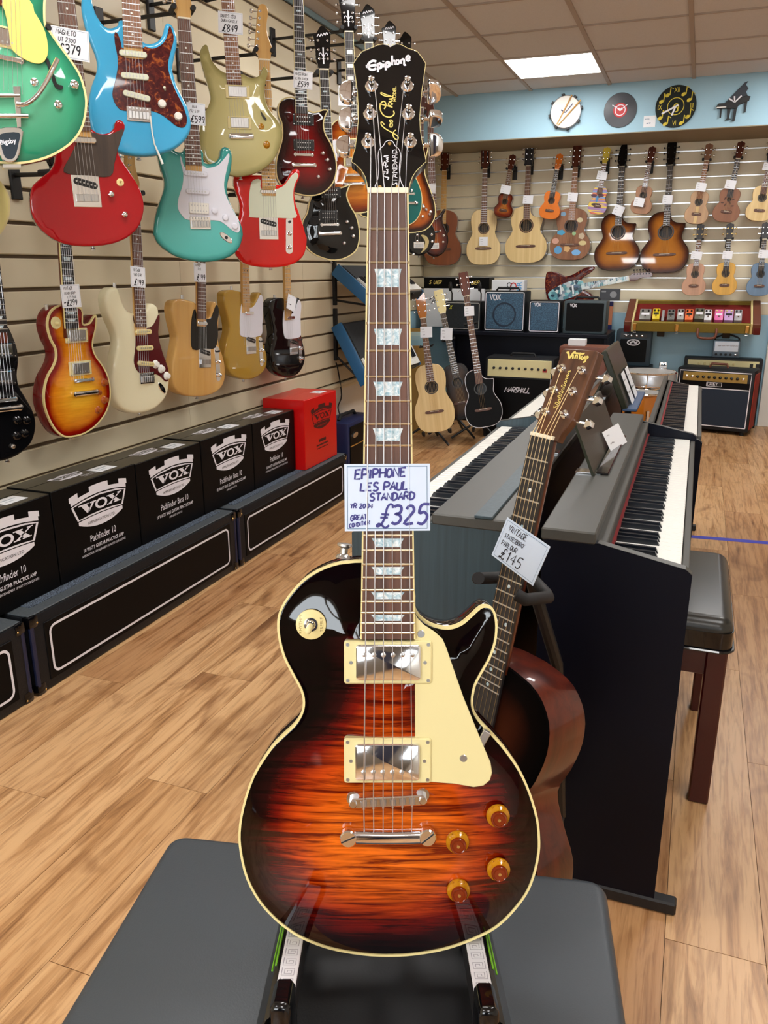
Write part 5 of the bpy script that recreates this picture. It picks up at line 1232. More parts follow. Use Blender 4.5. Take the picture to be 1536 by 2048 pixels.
p = wallgt((288, 828), (270, 480), -1.93, 84)
ivr = paint('ivory_lacquer', (236, 230, 196), .12)
g, P = egt('strat_style_guitar', 'ivory double cutaway guitar with wine red plate, tag reading 199 pounds', p, cp([(1040, 672), (1000, 667), (965, 632), (940, 570), (920, 500), (895, 478), (850, 488), (825, 530), (820, 590), (842, 690), (890, 800), (912, 880), (905, 960), (885, 1050), (870, 1180), (875, 1280), (900, 1370), (950, 1420), (1020, 1447), (1120, 1442), (1200, 1410), (1270, 1340), (1300, 1260), (1305, 1150), (1280, 1060), (1240, 970), (1220, 890), (1225, 780), (1226, 680), (1215, 630), (1180, 603), (1150, 610), (1130, 645)], Cc),
    ivr, rnd=.012, guard=cp([(1022, 695), (1045, 785), (1130, 790), (1180, 765), (1218, 690), (1226, 720), (1216, 820), (1226, 900), (1255, 1000), (1290, 1100), (1297, 1180), (1272, 1202), (1230, 1162), (1180, 1142), (1085, 1142), (1045, 1100), (1030, 1040), (1042, 930), (1040, 800)], Cc), gmat=W_['wine_guard'], bridge_v=along(p, 758), fend=along(p, 654), group=LO, nk=dict(dotmat='white_plastic'))
for x, y, a in ((1098, 820, 0), (1112, 945, 0), (1118, 1065, -6)): pk_single(g, *p.uv(x / KQ, 450 + y / KQ, .004), R(a), W_['cream2'], .006)
k_(g, p, [(1195, 1070), (1238, 1105), (1280, 1158)], W_['white_plastic'], Cc, .0125, .015, 'hat')
br_trem(g, *p.uv(1132 / KQ, 450 + 1175 / KQ, .004), w=.001)
jackplate(g, *p.uv(1242 / KQ, 450 + 1252 / KQ, 0), R(-50))
bu, bv = p.uv(880 / KQ, 450 + 480 / KQ, -.02); mo('strap_button', cyl((bu, bv - .005, -.02), (bu, bv + .016, -.02), .006, 10), NI, g)
HOOK.append((p, along(p, 758) + .66, .01, 'wall hanger of the ivory double cutaway guitar'))
price_tag(p, (276, 554), 29, 41, R(-2), [('VINTAGE', .14, .76, .13), ('V60 STR', .2, .54, .13), ('£199', .22, .1, .28)], 'price card reading 199 pounds on the ivory guitar neck', .022)

TEL = [(-.24, .0), (-.5, -.06), (-.86, -.02), (-1.0, .1), (-.98, .2), (-.82, .36), (-.74, .48), (-.82, .62), (-.98, .78), (-.98, .9), (-.72, .99), (-.1, 1.02), (.45, .99), (.88, .9), (1.0, .76), (.94, .6), (.78, .44), (.74, .3), (.78, .14), (.76, .03), (.66, -.01), (.52, .08), (.42, .16), (.28, .17), (.2, .13)]
def tele(label, bot, top, mat, gmat, out, guard, bridge, ctl, pkp, board, tagargs=None, sidem=None, x=-1.975, a=84, fend=0, dm='black_plastic'):
    p = wallgt(bot, top, x, a)
    g, P = egt('tele_style_guitar', label, p, cp(out, D0), mat, rnd=.008, guard=cp(guard, D0), gmat=gmat, bridge_v=along(p, D0[1] + bridge[1] / KQ), fend=along(p, fend), group=LO, nk=dict(board=board, dotmat=dm))
    br_tele(g, *p.uv(D0[0] + bridge[0] / KQ, D0[1] + bridge[1] / KQ, .002))
    ctrl(g, p.uv(D0[0] + ctl[0] / KQ, D0[1] + ctl[1] / KQ, .002), p.uv(D0[0] + ctl[2] / KQ, D0[1] + ctl[3] / KQ, .002))
    mo('pickup', prism(rrect(-.033, .033, -.0075, .0075, .007), .003, .009, .002), CR, g, M=Matrix.Translation((*p.uv(D0[0] + pkp[0] / KQ, D0[1] + pkp[1] / KQ, .006), 0)))
    HOOK.append((p, along(p, D0[1] + bridge[1] / KQ) + .66, .01, 'wall hanger of the ' + ' '.join(label.split()[:7])))
    q = out[2]; bu, bv = p.uv(D0[0] + q[0] / KQ, D0[1] + q[1] / KQ, -.02); mo('strap_button', cyl((bu, bv - .005, -.02), (bu, bv + .016, -.02), .006, 10), NI, g)
    return g, p
nat = wood('pale_ash_body', S(206, 160, 92), S(226, 186, 118), 'y', 14, .15, 1.0)
g, p = tele('natural ash single cutaway guitar with black plate and 199 pound tag', (402, 794), (400, 560), nat, W_['black_gloss'], [(352, 600), (300, 580), (245, 568), (190, 582), (172, 620), (172, 680), (190, 770), (210, 850), (205, 920), (185, 1020), (178, 1120), (185, 1220), (215, 1282), (280, 1312), (380, 1320), (480, 1300), (550, 1250), (580, 1170), (578, 1080), (560, 1000), (535, 930), (525, 850), (530, 760), (530, 640), (515, 600), (495, 590), (472, 640), (465, 690), (450, 716), (430, 700)],
    [(345, 645), (322, 720), (316, 850), (330, 955), (420, 950), (500, 945), (522, 850), (518, 750), (530, 665), (514, 612), (494, 650), (472, 708), (440, 722), (372, 718)], (424, 1015), (512, 930, 528, 1200), (402, 756), 'rosewood', fend=638)
price_tag(p, (400, 545), 24, 38, R(2), [('VINTAGE', .1, .8, .1), ('TELE', .3, .62, .12), ('£199', .2, .1, .3)], 'price card reading 199 pounds above the natural ash guitar', .022)
gt_ = paint('gold_top_lacquer', (176, 140, 58), .14)
g, p = tele('mustard gold single cutaway guitar with white plate and maple neck', (494, 760), (488, 540), gt_, W_['white_guard'], [(722, 525), (680, 507), (625, 498), (580, 515), (572, 560), (580, 640), (605, 740), (610, 820), (590, 900), (575, 1000), (590, 1100), (640, 1160), (740, 1187), (830, 1165), (890, 1100), (900, 1010), (880, 930), (860, 850), (862, 760), (872, 650), (870, 560), (855, 523), (835, 520), (815, 570), (800, 598), (785, 590)],
    [(735, 570), (706, 600), (692, 700), (692, 800), (710, 858), (850, 850), (862, 760), (868, 650), (866, 560), (848, 535), (820, 590), (790, 630), (740, 640)], (778, 918), (848, 860, 860, 1085), (765, 676), 'mapleneck', fend=612)
g, p = tele('black single cutaway guitar with white plate and maple neck', (578, 757), (572, 540), blk, W_['white_guard'], [(1042, 570), (1000, 560), (955, 562), (922, 600), (925, 680), (945, 780), (950, 850), (935, 930), (930, 1020), (945, 1100), (1000, 1155), (1070, 1172), (1140, 1145), (1185, 1070), (1192, 980), (1175, 900), (1160, 820), (1160, 720), (1165, 620), (1155, 570), (1135, 560), (1120, 610), (1108, 640), (1092, 640)],
    [(1058, 620), (1030, 660), (1022, 760), (1032, 850), (1060, 875), (1150, 860), (1158, 800), (1156, 700), (1162, 620), (1150, 576), (1135, 590), (1115, 650), (1095, 680), (1062, 685)], (1105, 930), (1150, 850, 1160, 1060), (1084, 712), 'mapleneck', fend=628)
price_tag(p, (583, 606), 17, 30, R(-18), [('~~', .1, .7, .12), ('~~', .15, .2, .3)], 'slanted price card on the black guitar with the white plate', .03)
for i, (p, v, fw, lb) in enumerate(HOOK): hanger(p, v, fw, lb, wallx=WALLX if p.O.y < LEND else RX)
# loose hangers with nothing on them: dark brackets further along
for lb, (x, y), ln in (('empty black hanger arm above the turquoise guitar', (297, 10), .24),):
    c = atX(x, y, WALLX); g = thing('guitar_hanger', lb, 'hanger', None, 'black guitar hangers on the slat wall')
    mo('bracket', box(WALLX, WALLX + .014, c.y - .02, c.y + .02, c.z - .09, c.z + .04, .003), W_['black_metal'], g)
    mo('arm', tube([(WALLX + .01, c.y, c.z), (WALLX + ln, c.y, c.z)], .007, 8), W_['black_metal'], g)
    for s in (-1, 1): mo('pad', tube([(WALLX + ln, c.y, c.z), (WALLX + ln, c.y + s * .032, c.z), (WALLX + ln + .05, c.y + s * .032, c.z + .005)], .008, 8), W_['rubber'], g)
# ------------------------------------------------------------------ acoustic instruments
def ac_out(L, wl, ww, wu, cut=False, k=3):
    h = wl / 2; wr, ur = ww / wl, wu / wl
    rt = [(.42, .008), (.76, .06), (.95, .165), (1, .28), (.95, .39), ((wr + .95) / 2 * .985, .48), (wr, .58), (wr + (ur - wr) * .62, .68), (ur, .79), (ur * .93, .89), (ur * .68, .965), (ur * .3, .995)]
    lf = [(-x, y) for x, y in rt[::-1]]
    if cut: rt = rt[:7] + [(wr + (ur - wr) * .7, .69), (ur * 1.02, .765), (ur * 1.0, .795), (ur * .8, .80), (ur * .5, .815), (ur * .28, .86), (ur * .2, .94), (ur * .18, .99)]
    P = [(0, 0)] + rt + [(0, 1.0)] + lf
    return spline([(x * h, y * L) for x, y in P], k)
def acoustic(name, label, pose, L, wl, ww, wu, total, top, side, cut=False, th=.09, scale=None, head_kind='acou', head_face='mahogany', peg='chrome', board='rosewood', bridge='rosewood', rosette=None, hole_r=None, nfr=19, wn=.043, we=.055, fw=.008, bind=None, group=None, cat='guitar', sp=.03, hs=1.0, slots=False, ns=6, hole_v=.66, bridge_v=.30, bst=.09, dot='inlay', neckm='mahogany', bridge_len=.16, smat='bronze_string', inlay='dot', fb_end=None, decal=None):
    """total: nut height above the body's foot"""
    g = thing(name, label, cat, pose.M, group)
    P = ac_out(L, wl, ww, wu, cut)
    hr = hole_r or wl * .135
    hole = ell(0, hole_v * L, hr, hr, 24)
    VF, A = body_mesh(P, th, .0025, .0, .1, sp, bst, hole, .004)
    mo('body', VF, [top, side], g, 40, attr=A)
    mo('sound_hole_lining', disc((0, hole_v * L), hr * 1.3, -th * .75, .002, 20), W_['black_satin'], g)
    if rosette: mo('rosette', ribbon(ell(0, hole_v * L, hr * 1.14, hr * 1.14, 28), hr * .22, .0004, True), W_[rosette] if isinstance(rosette, str) else rosette, g, 0)
    if bind: mo('binding', bind_mesh(P, .003, .004), W_[bind], g)
    bl = bridge_len * wl / .36
    vb = bridge_v * L
    b = mo('bridge', prism(spline([(-bl / 2, vb - .008), (-bl * .2, vb - .012), (bl * .2, vb - .012), (bl / 2, vb - .008), (bl / 2, vb + .008), (bl * .2, vb + .011), (-bl * .2, vb + .011), (-bl / 2, vb + .008)], 2), -.001, .007, .002), W_[bridge], g)
    mo('saddle', box(-bl * .24, bl * .24, vb + .003, vb + .0055, .006, .0095), W_['bone'], b, 0)
    sc = scale or (total - vb)
    fe = fb_end if fb_end is not None else (hole_v * L + hr * .98)
    _, hw = neck(g, total, fe, wn, we, fw, neckm, board, sc, nfr, inlay, None, vback=L * .97, dotmat=dot)
    head(g, head_kind, total, fw, head_face, tilt=8, peg=peg, sc=hs, slots=slots)
    strings(g, total, hw, vb + .004, fw, .0095, ns, smat, .052 * ns / 6, .0005)
    return g, P, vb

# ------------------------------------------------------------------ bench with the guitar stand
BZ = .5
a = atZ(345, 1664, BZ); b = atZ(1212, 1757, BZ)
bex = (b - a).normalized(); bW = (b - a).length
bey = Vector((0, 0, 1)).cross(bex)
BM = Matrix(((bex.x, bey.x, 0, a.x), (bex.y, bey.y, 0, a.y), (0, 0, 1, 0), (0, 0, 0, 1)))
bn = thing('bench', 'wide bench with padded black leatherette top under the front guitar', 'bench', BM)
bD = .44
mo('seat_pad', xf(prism(rrect(0, bW, -bD, 0, .026, 6), BZ - .075, BZ, .014, 4), Matrix.Identity(4)), W_['leather'], bn, 50)
mo('piping', tube([(p[0], p[1], BZ - .07) for p in rrect(-.003, bW + .003, -bD - .003, .003, .037, 6)] + [(bW + .003, -.034, BZ - .07)], .004, 6), W_['black_gloss'], bn)
mo('apron', box(.03, bW - .03, -bD + .03, -.03, BZ - .15, BZ - .075, .004), W_['black_satin'], bn)
for x in (.05, bW - .05):
    for y in (-bD + .05, -.05): mo('leg', box(x - .022, x + .022, y - .022, y + .022, 0, BZ - .15, .003), W_['black_satin'], bn)
# stand: two padded arms under the body, column behind it
wht = simple('white_pad', S(226, 226, 230), .5)
lime = simple('lime_trim', S(120, 190, 40), .4)
st = thing('guitar_stand', 'folding guitar stand with white greek key pads and lime trim on the bench', 'stand', MP.M)
Mi = MP.M.inverted()
def bench_w(u, v, w): return MP.M @ Vector((u, v, w))
for s, px in ((-1, 588), (1, 950)):
    u0, v0 = MP.uv(px, 1869 if s < 0 else 1876, 0.0)
    vt = v0 - .009
    am_ = mo('arm', xf(prism([(u0 - .011, vt - .026), (u0 + .011, vt - .026), (u0 + .011, vt - .001), (u0 - .011, vt - .001)], -.10, .088, .002), Matrix.Identity(4)), W_['black_plastic'], st)
    sh = [(u0 + s * .011, vt - .002), (u0 + s * .016, vt - .004), (u0 + s * .026, vt - .02), (u0 + s * .026, vt - .034), (u0 + s * .011, vt - .034)]
    mo('arm_shell', prism(sh, -.10, .12, .003), W_['black_gloss'], am_)
    for q in (.0155, .0195): mo('lime_stripe', tube([(u0 + s * q, vt - .0035 - (q - .0155) * 1.5, -.09), (u0 + s * q, vt - .0035 - (q - .0155) * 1.5, .035)], .0011, 6), lime, am_)
    mo('pad', xf(box(u0 - .0098, u0 + .0098, vt - .0008, vt + .002, -.09, .082, .001), Matrix.Identity(4)), wht, am_)
    key = []
    for j in range(10):
        w0 = -.085 + j * .0165
        sq = [(-.0068, 0), (-.0068, .0125), (.0062, .0125), (.0062, .002), (-.004, .002), (-.004, .0098), (.0035, .0098), (.0035, .005), (-.001, .005), (-.001, .0075)]
        key.append(([(u0 + v[0] * -s, vt + .0022, w0 + v[1]) for v in ribbon(sq, .0009)[0]], ribbon(sq, .0009)[1]))
    mo('greek_key_print', join(*key), simple('grey_print_%d' % (s + 1), S(150, 150, 158), .6), am_, 0, kind='stuff')
    mo('end_lip', xf(prism([(u0 - .0115, vt - .03), (u0 + .0115, vt - .03), (u0 + .0105, vt + .008), (u0 + .006, vt + .014), (u0 - .006, vt + .014), (u0 - .0105, vt + .008)], .083, .122, .006, 3), Matrix.Identity(4)), W_['black_gloss'], am_, 45)
    # feet down to the bench
    for w in (-.08, .06):
        top_ = bench_w(u0, vt - .026, w); foot = Vector((top_.x, top_.y, BZ + .009))
        mo('foot', tube([Mi @ top_, Mi @ foot], .009, 10), W_['black_plastic'], am_)
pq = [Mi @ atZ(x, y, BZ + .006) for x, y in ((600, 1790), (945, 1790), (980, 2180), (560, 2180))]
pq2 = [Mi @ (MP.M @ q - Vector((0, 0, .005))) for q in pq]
mo('bench_shade_sheet', (pq + pq2, [(0, 1, 2, 3), (4, 5, 6, 7), (0, 1, 5, 4), (1, 2, 6, 5), (2, 3, 7, 6), (3, 0, 4, 7)]), grainy('bench_shade_black', S(10, 11, 15), .6, 400, .3, .0006), st, 0)  # dark sheet added on the bench for the deep shade between the arms
cb = bench_w(0, MP.uv(776, 1800, 0)[1], -.062)
mo('column', tube([Mi @ Vector((cb.x + FH.x * .1, cb.y + FH.y * .1, BZ + .002)), Mi @ cb, (0, MP.uv(776, 1560, 0)[1], -.058)], .012, 10), W_['black_plastic'], st)
mo('back_rest', tube([(-.07, MP.uv(776, 1560, 0)[1], -.058), (.07, MP.uv(776, 1560, 0)[1], -.058)], .007, 10), W_['rubber'], st)
vv = MP.uv(588, 1869, 0)[1]
mo('cross_bar', tube([(-.1, vv - .02, -.09), (0, vv - .01, -.1), (.1, vv - .022, -.09)], .01, 10), W_['black_plastic'], st)

# ------------------------------------------------------------------ parlour guitar beside it
N_ = atT(1091, 876, 1.25); J_ = atT(975, 1405, 1.33)
ax = (N_ - J_).normalized()
nz = Vector((math.sin(R(-30)), -math.cos(R(-30)), 0))
SPo = Pose(N_ - ax * .845, ax, nz)
stop_ = burst('black_to_brown_top', [(0, S(12, 10, 10)), (.35, S(20, 14, 12)), (.7, S(58, 28, 18)), (1, S(74, 36, 22))], None)
stop_.node_tree.nodes['Principled BSDF'].inputs['Coat Weight'].default_value = 0
stop_.node_tree.nodes['Principled BSDF'].inputs['Roughness'].default_value = .45
hdw = wood('walnut_headstock', S(70, 42, 28), S(122, 78, 50), 'y', 40, .4, 0, .04)
g, P, vb = acoustic('acoustic_guitar', 'small dark top parlour guitar with tall walnut headstock and 145 pound card', SPo, .475, .345, .215, .262, .845, stop_, wood('red_mahogany_side', S(58, 12, 6), S(112, 40, 18), 'y', 30, .3, .5, .06), th=.098, head_kind=None or 'acou', head_face=hdw, board='ebony', scale=.625, nfr=19, wn=.044, we=.056, fw=.010, hs=1.0, rosette='nickel', sp=.02, hole_r=.046, bind=None, peg='chrome')
for o in list(g.children):
    if o.name.startswith('headstock'):
        for c in list(o.children): bpy.data.objects.remove(c)
        bpy.data.objects.remove(o)
    elif o.name.startswith('frets'): pass
# its headstock traced from its own face
HT2 = R(10)
H2 = Pose(SPo.M @ Vector((0, .849, .006)), SPo.ey * math.cos(HT2) - SPo.ez * math.sin(HT2), SPo.ez * math.cos(HT2) + SPo.ey * math.sin(HT2))
H2L = SPo.M.inverted() @ H2.M
o6 = (830, 680)
def h2(pts, w=.0006): return H2.uvs(pts, w, o6, 3.84)
HS2 = h2([(903, 742), (940, 690), (935, 640), (950, 580), (1005, 420), (1060, 270), (1105, 150), (1125, 80), (1150, 66), (1280, 72), (1390, 82), (1408, 95), (1395, 140), (1340, 290), (1280, 440), (1215, 600), (1175, 660), (1120, 720), (1090, 780)], 0)
hd2 = mo('headstock', xf(prism(HS2, -.0155, 0, .0012), H2L), [hdw], g, 25)
for (pp, s) in (((1130, 218), -1), ((1070, 385), -1), ((1005, 552), -1), ((1285, 232), 1), ((1215, 395), 1), ((1150, 572), 1)):
    u, v = h2([pp])[0]
    tn = mo('tuning_peg', xf(join(lathe([(.0072, 0), (.007, .0022), (.0055, .0035)], 18, Matrix.Translation((u, v, 0))), lathe([(.0032, .003), (.0032, .009), (.0024, .0115)], 12, Matrix.Translation((u, v, 0)))), H2L), CR, hd2)
    e = u + (.034 if s > 0 else -.013)
    mo('peg_button', xf(join(cyl((u, v - .006, -.0095), (e, v - .006, -.0095), .0024, 8), prism([(e, v - .012), (e + s * .006, v - .0135), (e + s * .013, v - .009), (e + s * .013, v - .002), (e + s * .006, v + .0015), (e, v)], -.0135, -.0055, .002)), H2L), CR, tn)
def s2(pts, wd): return ribbon(spline(h2(pts), 3, False), wd, .0006)
mo('logo_lettering', xf(join(s2([(1165, 100), (1178, 96), (1185, 140), (1215, 100), (1235, 92)], .0036), s2([(1215, 112), (1212, 142)], .003), s2([(1228, 142), (1234, 118), (1246, 120), (1244, 142)], .0026), s2([(1225, 100), (1290, 106), (1300, 98)], .0028), s2([(1266, 96), (1262, 148)], .0028), s2([(1286, 124), (1274, 138), (1286, 150), (1294, 130)], .0026), s2([(1310, 124), (1298, 138), (1308, 144), (1314, 130), (1306, 166), (1290, 170)], .0026), s2([(1316, 142), (1330, 134), (1322, 126), (1314, 150)], .0026)), H2L), W_['gold_print'], hd2, 0, kind='stuff')
sc_ = []
q0 = Vector(h2([(1092, 528)])[0]); q1 = Vector(h2([(1188, 255)])[0])
dd = q1 - q0; aa = math.atan2(dd.y, dd.x)
scr = []
rs_ = random.Random(4)
for i, ch in enumerate("Stattstoru'"):
    x = i / 10.2 * dd.length; hh = .0075 if ch in 'Stl' else .0042
    pts = [(x, 0), (x + .002, hh), (x + .004, hh * .6), (x + .003, 0), (x + .006, .001)] if ch != 'S' else [(x + .004, hh), (x, hh * .9), (x + .003, hh * .45), (x + .004, 0), (x - .001, .001)]
    scr.append(ribbon(spline(pts, 3, False), .0011, .0006))
mo('script_lettering', xf(put(join(*scr), q0.x, q0.y, 0, aa), H2L), W_['gold_print'], hd2, 0, kind='stuff')
q = []
nutw = .036
for i, pp in enumerate(((1005, 552), (1070, 385), (1130, 218), (1285, 232), (1215, 395), (1150, 572))):
    u, v = h2([pp])[0]; e = H2L @ Vector((u + (.003 if i < 3 else -.003), v, .006))
    q.append(tube([((i / 5 - .5) * nutw, .849, .0122), e], .0006, 5, False))
mo('head_strings', join(*q), W_['bronze_string'], g, 0, kind='stuff')
price_tag(SPo, (1040, 1102), 100, 92, R(-13), [('VINTAGE', .12, .75, .14, R(2)), ("STATESBORO'", .1, .56, .1, R(3), .8), ('PARLOUR', .1, .37, .11, R(3), .85), ('£145', .15, .08, .26, R(4), .95, .1)], 'white card reading 145 pounds on the parlour guitar neck', .017, 'ink_black')
# tripod under it
fs = thing('guitar_stand', 'black tripod floor stand holding the parlour guitar by the neck', 'stand')
yk = SPo.M @ Vector((0, .60, -.03)); pb = SPo.M @ Vector((0, .45, -.17)); ft = Vector((pb.x + .02, pb.y + .05, .28))
mo('post', tube([yk + Vector((0, .05, .0)), pb, ft], .011, 10), W_['black_metal'], fs)
for s in (-1, 1):
    a1 = SPo.M @ Vector((s * .05, .60, -.03)); a2 = SPo.M @ Vector((s * .052, .60, .03)); a3 = SPo.M @ Vector((s * .04, .605, .04))
    mo('yoke_arm', tube([yk + Vector((0, .05, 0)), SPo.M @ Vector((s * .03, .598, -.05)), a1, a2, a3], .010, 10), W_['rubber'], fs, 60)
    c1 = SPo.M @ Vector((s * .10, .02, -.12)); c2 = SPo.M @ Vector((s * .11, -.012, -.1)); c3 = SPo.M @ Vector((s * .11, -.012, .02)); c4 = SPo.M @ Vector((s * .11, .02, .03))
    mo('cradle_arm', tube([ft, c1, c2, c3, c4], .009, 10), W_['rubber'], fs, 60)
for k_ang in (130, 200, 265):
    mo('leg', tube([ft, Vector((ft.x + .2 * math.cos(R(k_ang)), ft.y + .16 * math.sin(R(k_ang)), .012))], .009, 10), W_['black_metal'], fs)

# ------------------------------------------------------------------ digital pianos, back to back
def piano(label, x0, s, y0, y1, zt, detail, sidemat, topmat, rest=True, group='digital pianos back to back', depth=.30, lidw=.11, keyz=.75, groove=False):
    """x0: back of the cabinet; s: +1 keys face right, -1 keys face left"""
    g = thing('digital_piano', label, 'piano', Matrix(((s, 0, 0, x0), (0, 1, 0, y0), (0, 0, 1, 0), (0, 0, 0, 1))) if s > 0 else Matrix.Translation((x0, y0, 0)), group)
    L = y1 - y0
    def X(a): return a if s > 0 else -a
    def bx(nm, a0, a1, b0, b1, c0, c1, m, b=0.0, par=None): return mo(nm, box(X(a0), X(a1), b0, b1, c0, c1, b), m, par or g, 30)
    for e, (ya, yb) in enumerate(((0, .022), (L - .022, L))):
        prof = [(0, 0), (depth, 0), (depth, zt - .046), (depth - .012, zt - .036), (lidw + .004, zt - .004), (0, zt - .004)]
        V = [(X(a), y, z) for y in (ya, yb) for a, z in prof]; n = len(prof)
        sp_ = mo('side_panel', (V, [tuple(range(n)), tuple(range(n, 2 * n))] + [(k, (k + 1) % n, n + (k + 1) % n, n + k) for k in range(n)]), sidemat, g, 20)
        edge = [(lidw + .004, zt - .004), (depth - .012, zt - .036), (depth, zt - .046)]
        V = [(X(a), y, z + .0012) for y in (ya, yb) for a, z in edge]; 
        mo('panel_cap', (V, [(0, 1, 4, 3), (1, 2, 5, 4)]), topmat, sp_, 0)
        bx('foot', depth * .1, depth + .045, ya - .004, yb + .004, 0, .03, W_['black_plastic'], .004)
    bx('top_lid', -.004, lidw, -.004, L + .004, zt - .006, zt + .018, topmat, .003)
    if groove: bx('lid_strip', lidw * .18, lidw * .42, -.006, L + .006, zt + .018, zt + .024, W_['char'], .001)
    bx('back_board', .004, .02, .022, L - .022, .2, zt - .006, W_['piano_black'])
    bx('fallboard', lidw - .012, lidw + .02, .022, L - .022, keyz - .03, zt - .006, topmat, .002)
    bx('key_bed', .03, depth - .006, .022, L - .022, keyz - .07, keyz - .02, W_['piano_black'], .003)
    bx('front_slip', depth - .018, depth - .004, .022, L - .022, keyz - .06, keyz - .004, topmat, .002)
    bx('felt_strip', lidw + .02, lidw + .026, .03, L - .03, keyz + .0, keyz + .012, W_['felt'])
    bx('pedal_board', .06, .08, .022, L - .022, .1, .3, W_['piano_black'])
    k0, k1 = lidw + .024, depth - .02; kw = (L - .06) / 52
    if detail:
        wk = bk = None
        for i in range(52):
            M = Matrix.Translation((0, .03 + kw * (i + .5), 0))
            if wk is None: wk = mo('white_key', box(X(k0), X(k1), -kw / 2 + .0006, kw / 2 - .0006, keyz - .02, keyz, .0012), W_['key_white'], g, 30, M=M)
            else: dup(wk, g, M)
        for i in range(51):
            if (i + 5) % 7 in (2, 6): continue
            M = Matrix.Translation((0, .03 + kw * (i + 1), 0))
            if bk is None:
                pr = [(k0, keyz), (k0 + (k1 - k0) * .66, keyz), (k0 + (k1 - k0) * .62, keyz + .011), (k0, keyz + .012)]
                V = [(X(a), y * (1 if z < keyz + .005 else .8), z) for y in (-.0052, .0052) for a, z in pr]
                bk = mo('black_key', (V, [(0, 1, 2, 3), (4, 5, 6, 7)] + [(k, (k + 1) % 4, 4 + (k + 1) % 4, 4 + k) for k in range(4)]), W_['key_black'], g, 20, M=M)
            else: dup(bk, g, M)
    else:
        mo('white_keys', join(*[box(X(k0), X(k1), .03 + kw * i + .0006, .03 + kw * (i + 1) - .0006, keyz - .02, keyz) for i in range(52)]), W_['key_white'], g, 0, kind='stuff')
        mo('black_keys', join(*[box(X(k0), X(k0 + (k1 - k0) * .64), .03 + kw * (i + 1) - .005, .03 + kw * (i + 1) + .005, keyz, keyz + .011) for i in range(51) if (i + 5) % 7 not in (2, 6)]), W_['key_black'], g, 0, kind='stuff')
    if rest:
        r0, r1, xr, hgt = rest
        pr = [(xr, zt + .019), (xr - .055, zt + .019 + hgt), (xr - .0615, zt + .019 + hgt), (xr - .0075, zt + .019)]
        V = [(X(a), y, z) for y in (r0, r1) for a, z in pr]
        mr = mo('music_rest', (V, [(0, 1, 2, 3), (4, 5, 6, 7)] + [(k, (k + 1) % 4, 4 + (k + 1) % 4, 4 + k) for k in range(4)]), W_['rest'], g, 0)
        mo('rest_ledge', box(X(xr), X(xr + .03), r0 + .02, r1 - .02, zt + .018, zt + .024, .002), W_['black_gloss'], mr)
        for yy in (r0 + .02, r1 - .06): mo('rest_foot', box(X(xr - .05), X(xr + .012), yy, yy + .04, zt + .018, zt + .022, .001), W_['chrome'], mr)
    return g
W_['rest'] = simple('olive_black_gloss', S(44, 46, 34), .25, 0, 0, .3)
p2 = piano('black digital piano with keys facing the stool, satin black end panel in front', -.236, 1, 1.50, 2.885, .803, True, W_['piano_black'], W_['piano_top'], (.44, .98, .045, .13), depth=.277, lidw=.10)
p1_ = piano('charcoal woodgrain digital piano with keys facing the amplifier boxes', -.312, -1, 1.515, 2.90, .803, True, W_['char'], W_['piano_top'], (.62, 1.18, .05, .14), depth=.335, lidw=.155, groove=True)
piano('slim black stage piano behind the one with the stool, end to end', -.118, 1, 2.93, 4.30, .772, False, W_['piano_black'], W_['piano_top'], None, depth=.18, lidw=.014)
piano('digital piano behind the charcoal woodgrain one, end to end', -.312, -1, 2.95, 4.32, .78, False, W_['piano_black'], W_['piano_top'], (.4, .95, .05, .13), depth=.335, lidw=.10)
# cards on the pianos
pc = [atZ(1196, 866, .84), atZ(1232, 908, .826)]
def card_at(c, w, h, rotz, tilt, label, mat=W_['paper'], lines=True):
    M = Matrix.Translation(c) @ Matrix.Rotation(rotz, 4, 'Z') @ Matrix.Rotation(tilt, 4, 'X')
    g = thing('price_tag', label, 'price tag', M, 'handwritten price tags')
    mo('card', box(-w / 2, w / 2, -.0005, .0005, 0, h), mat, g, 0)
    if lines: mo('lettering', xf(join(hand('~~~', -w * .38, h * .2, h * .3, h * .03, 0), hand('~~~', -w * .38, h * .65, h * .2, h * .02, 0)), Matrix.Translation((0, -.0009, 0)) @ Matrix.Rotation(R(90), 4, 'X')), W_['ink_black'], g, 0, kind='stuff')
    return g
cc = atZ(1212, 893, .822)
card_at(Vector((-.165, cc.y, .823)), .16, .06, R(80), R(-30), 'long white card leaning against the music rest of the near right piano')
ms = thing('music_stand', 'dark music desk on a thin stand between the far pianos', 'stand', Matrix.Translation((-.225, 3.5, 0)))
mo('desk', box(-.012, .012, -.25, .25, 0, .24, .004), W_['rest'], ms, M=Matrix.Translation((0, 0, .775)) @ Matrix.Rotation(R(-24), 4, 'Y'))
mo('desk_ledge', box(-.01, .045, -.25, .25, 0, .012, .003), simple('blue_grey_plastic', S(70, 92, 124), .4), ms, M=Matrix.Translation((0, 0, .768)))
mo('post', cyl((0, 0, .02), (0, 0, .775), .009, 10), W_['black_metal'], ms)
for yy in (-.2, .2): mo('leg', tube([(0, 0, .14), (0, yy, .01)], .008, 8), W_['black_metal'], ms)
cq = Vector((-.21, 3.5, .782))
for dy, l in ((-.09, 'nearer white card leaning on the dark music desk'), (.09, 'further white card leaning on the dark music desk')):
    card_at(cq + Vector((0.004, dy, 0)), .12, .13, R(90), R(-24), l)
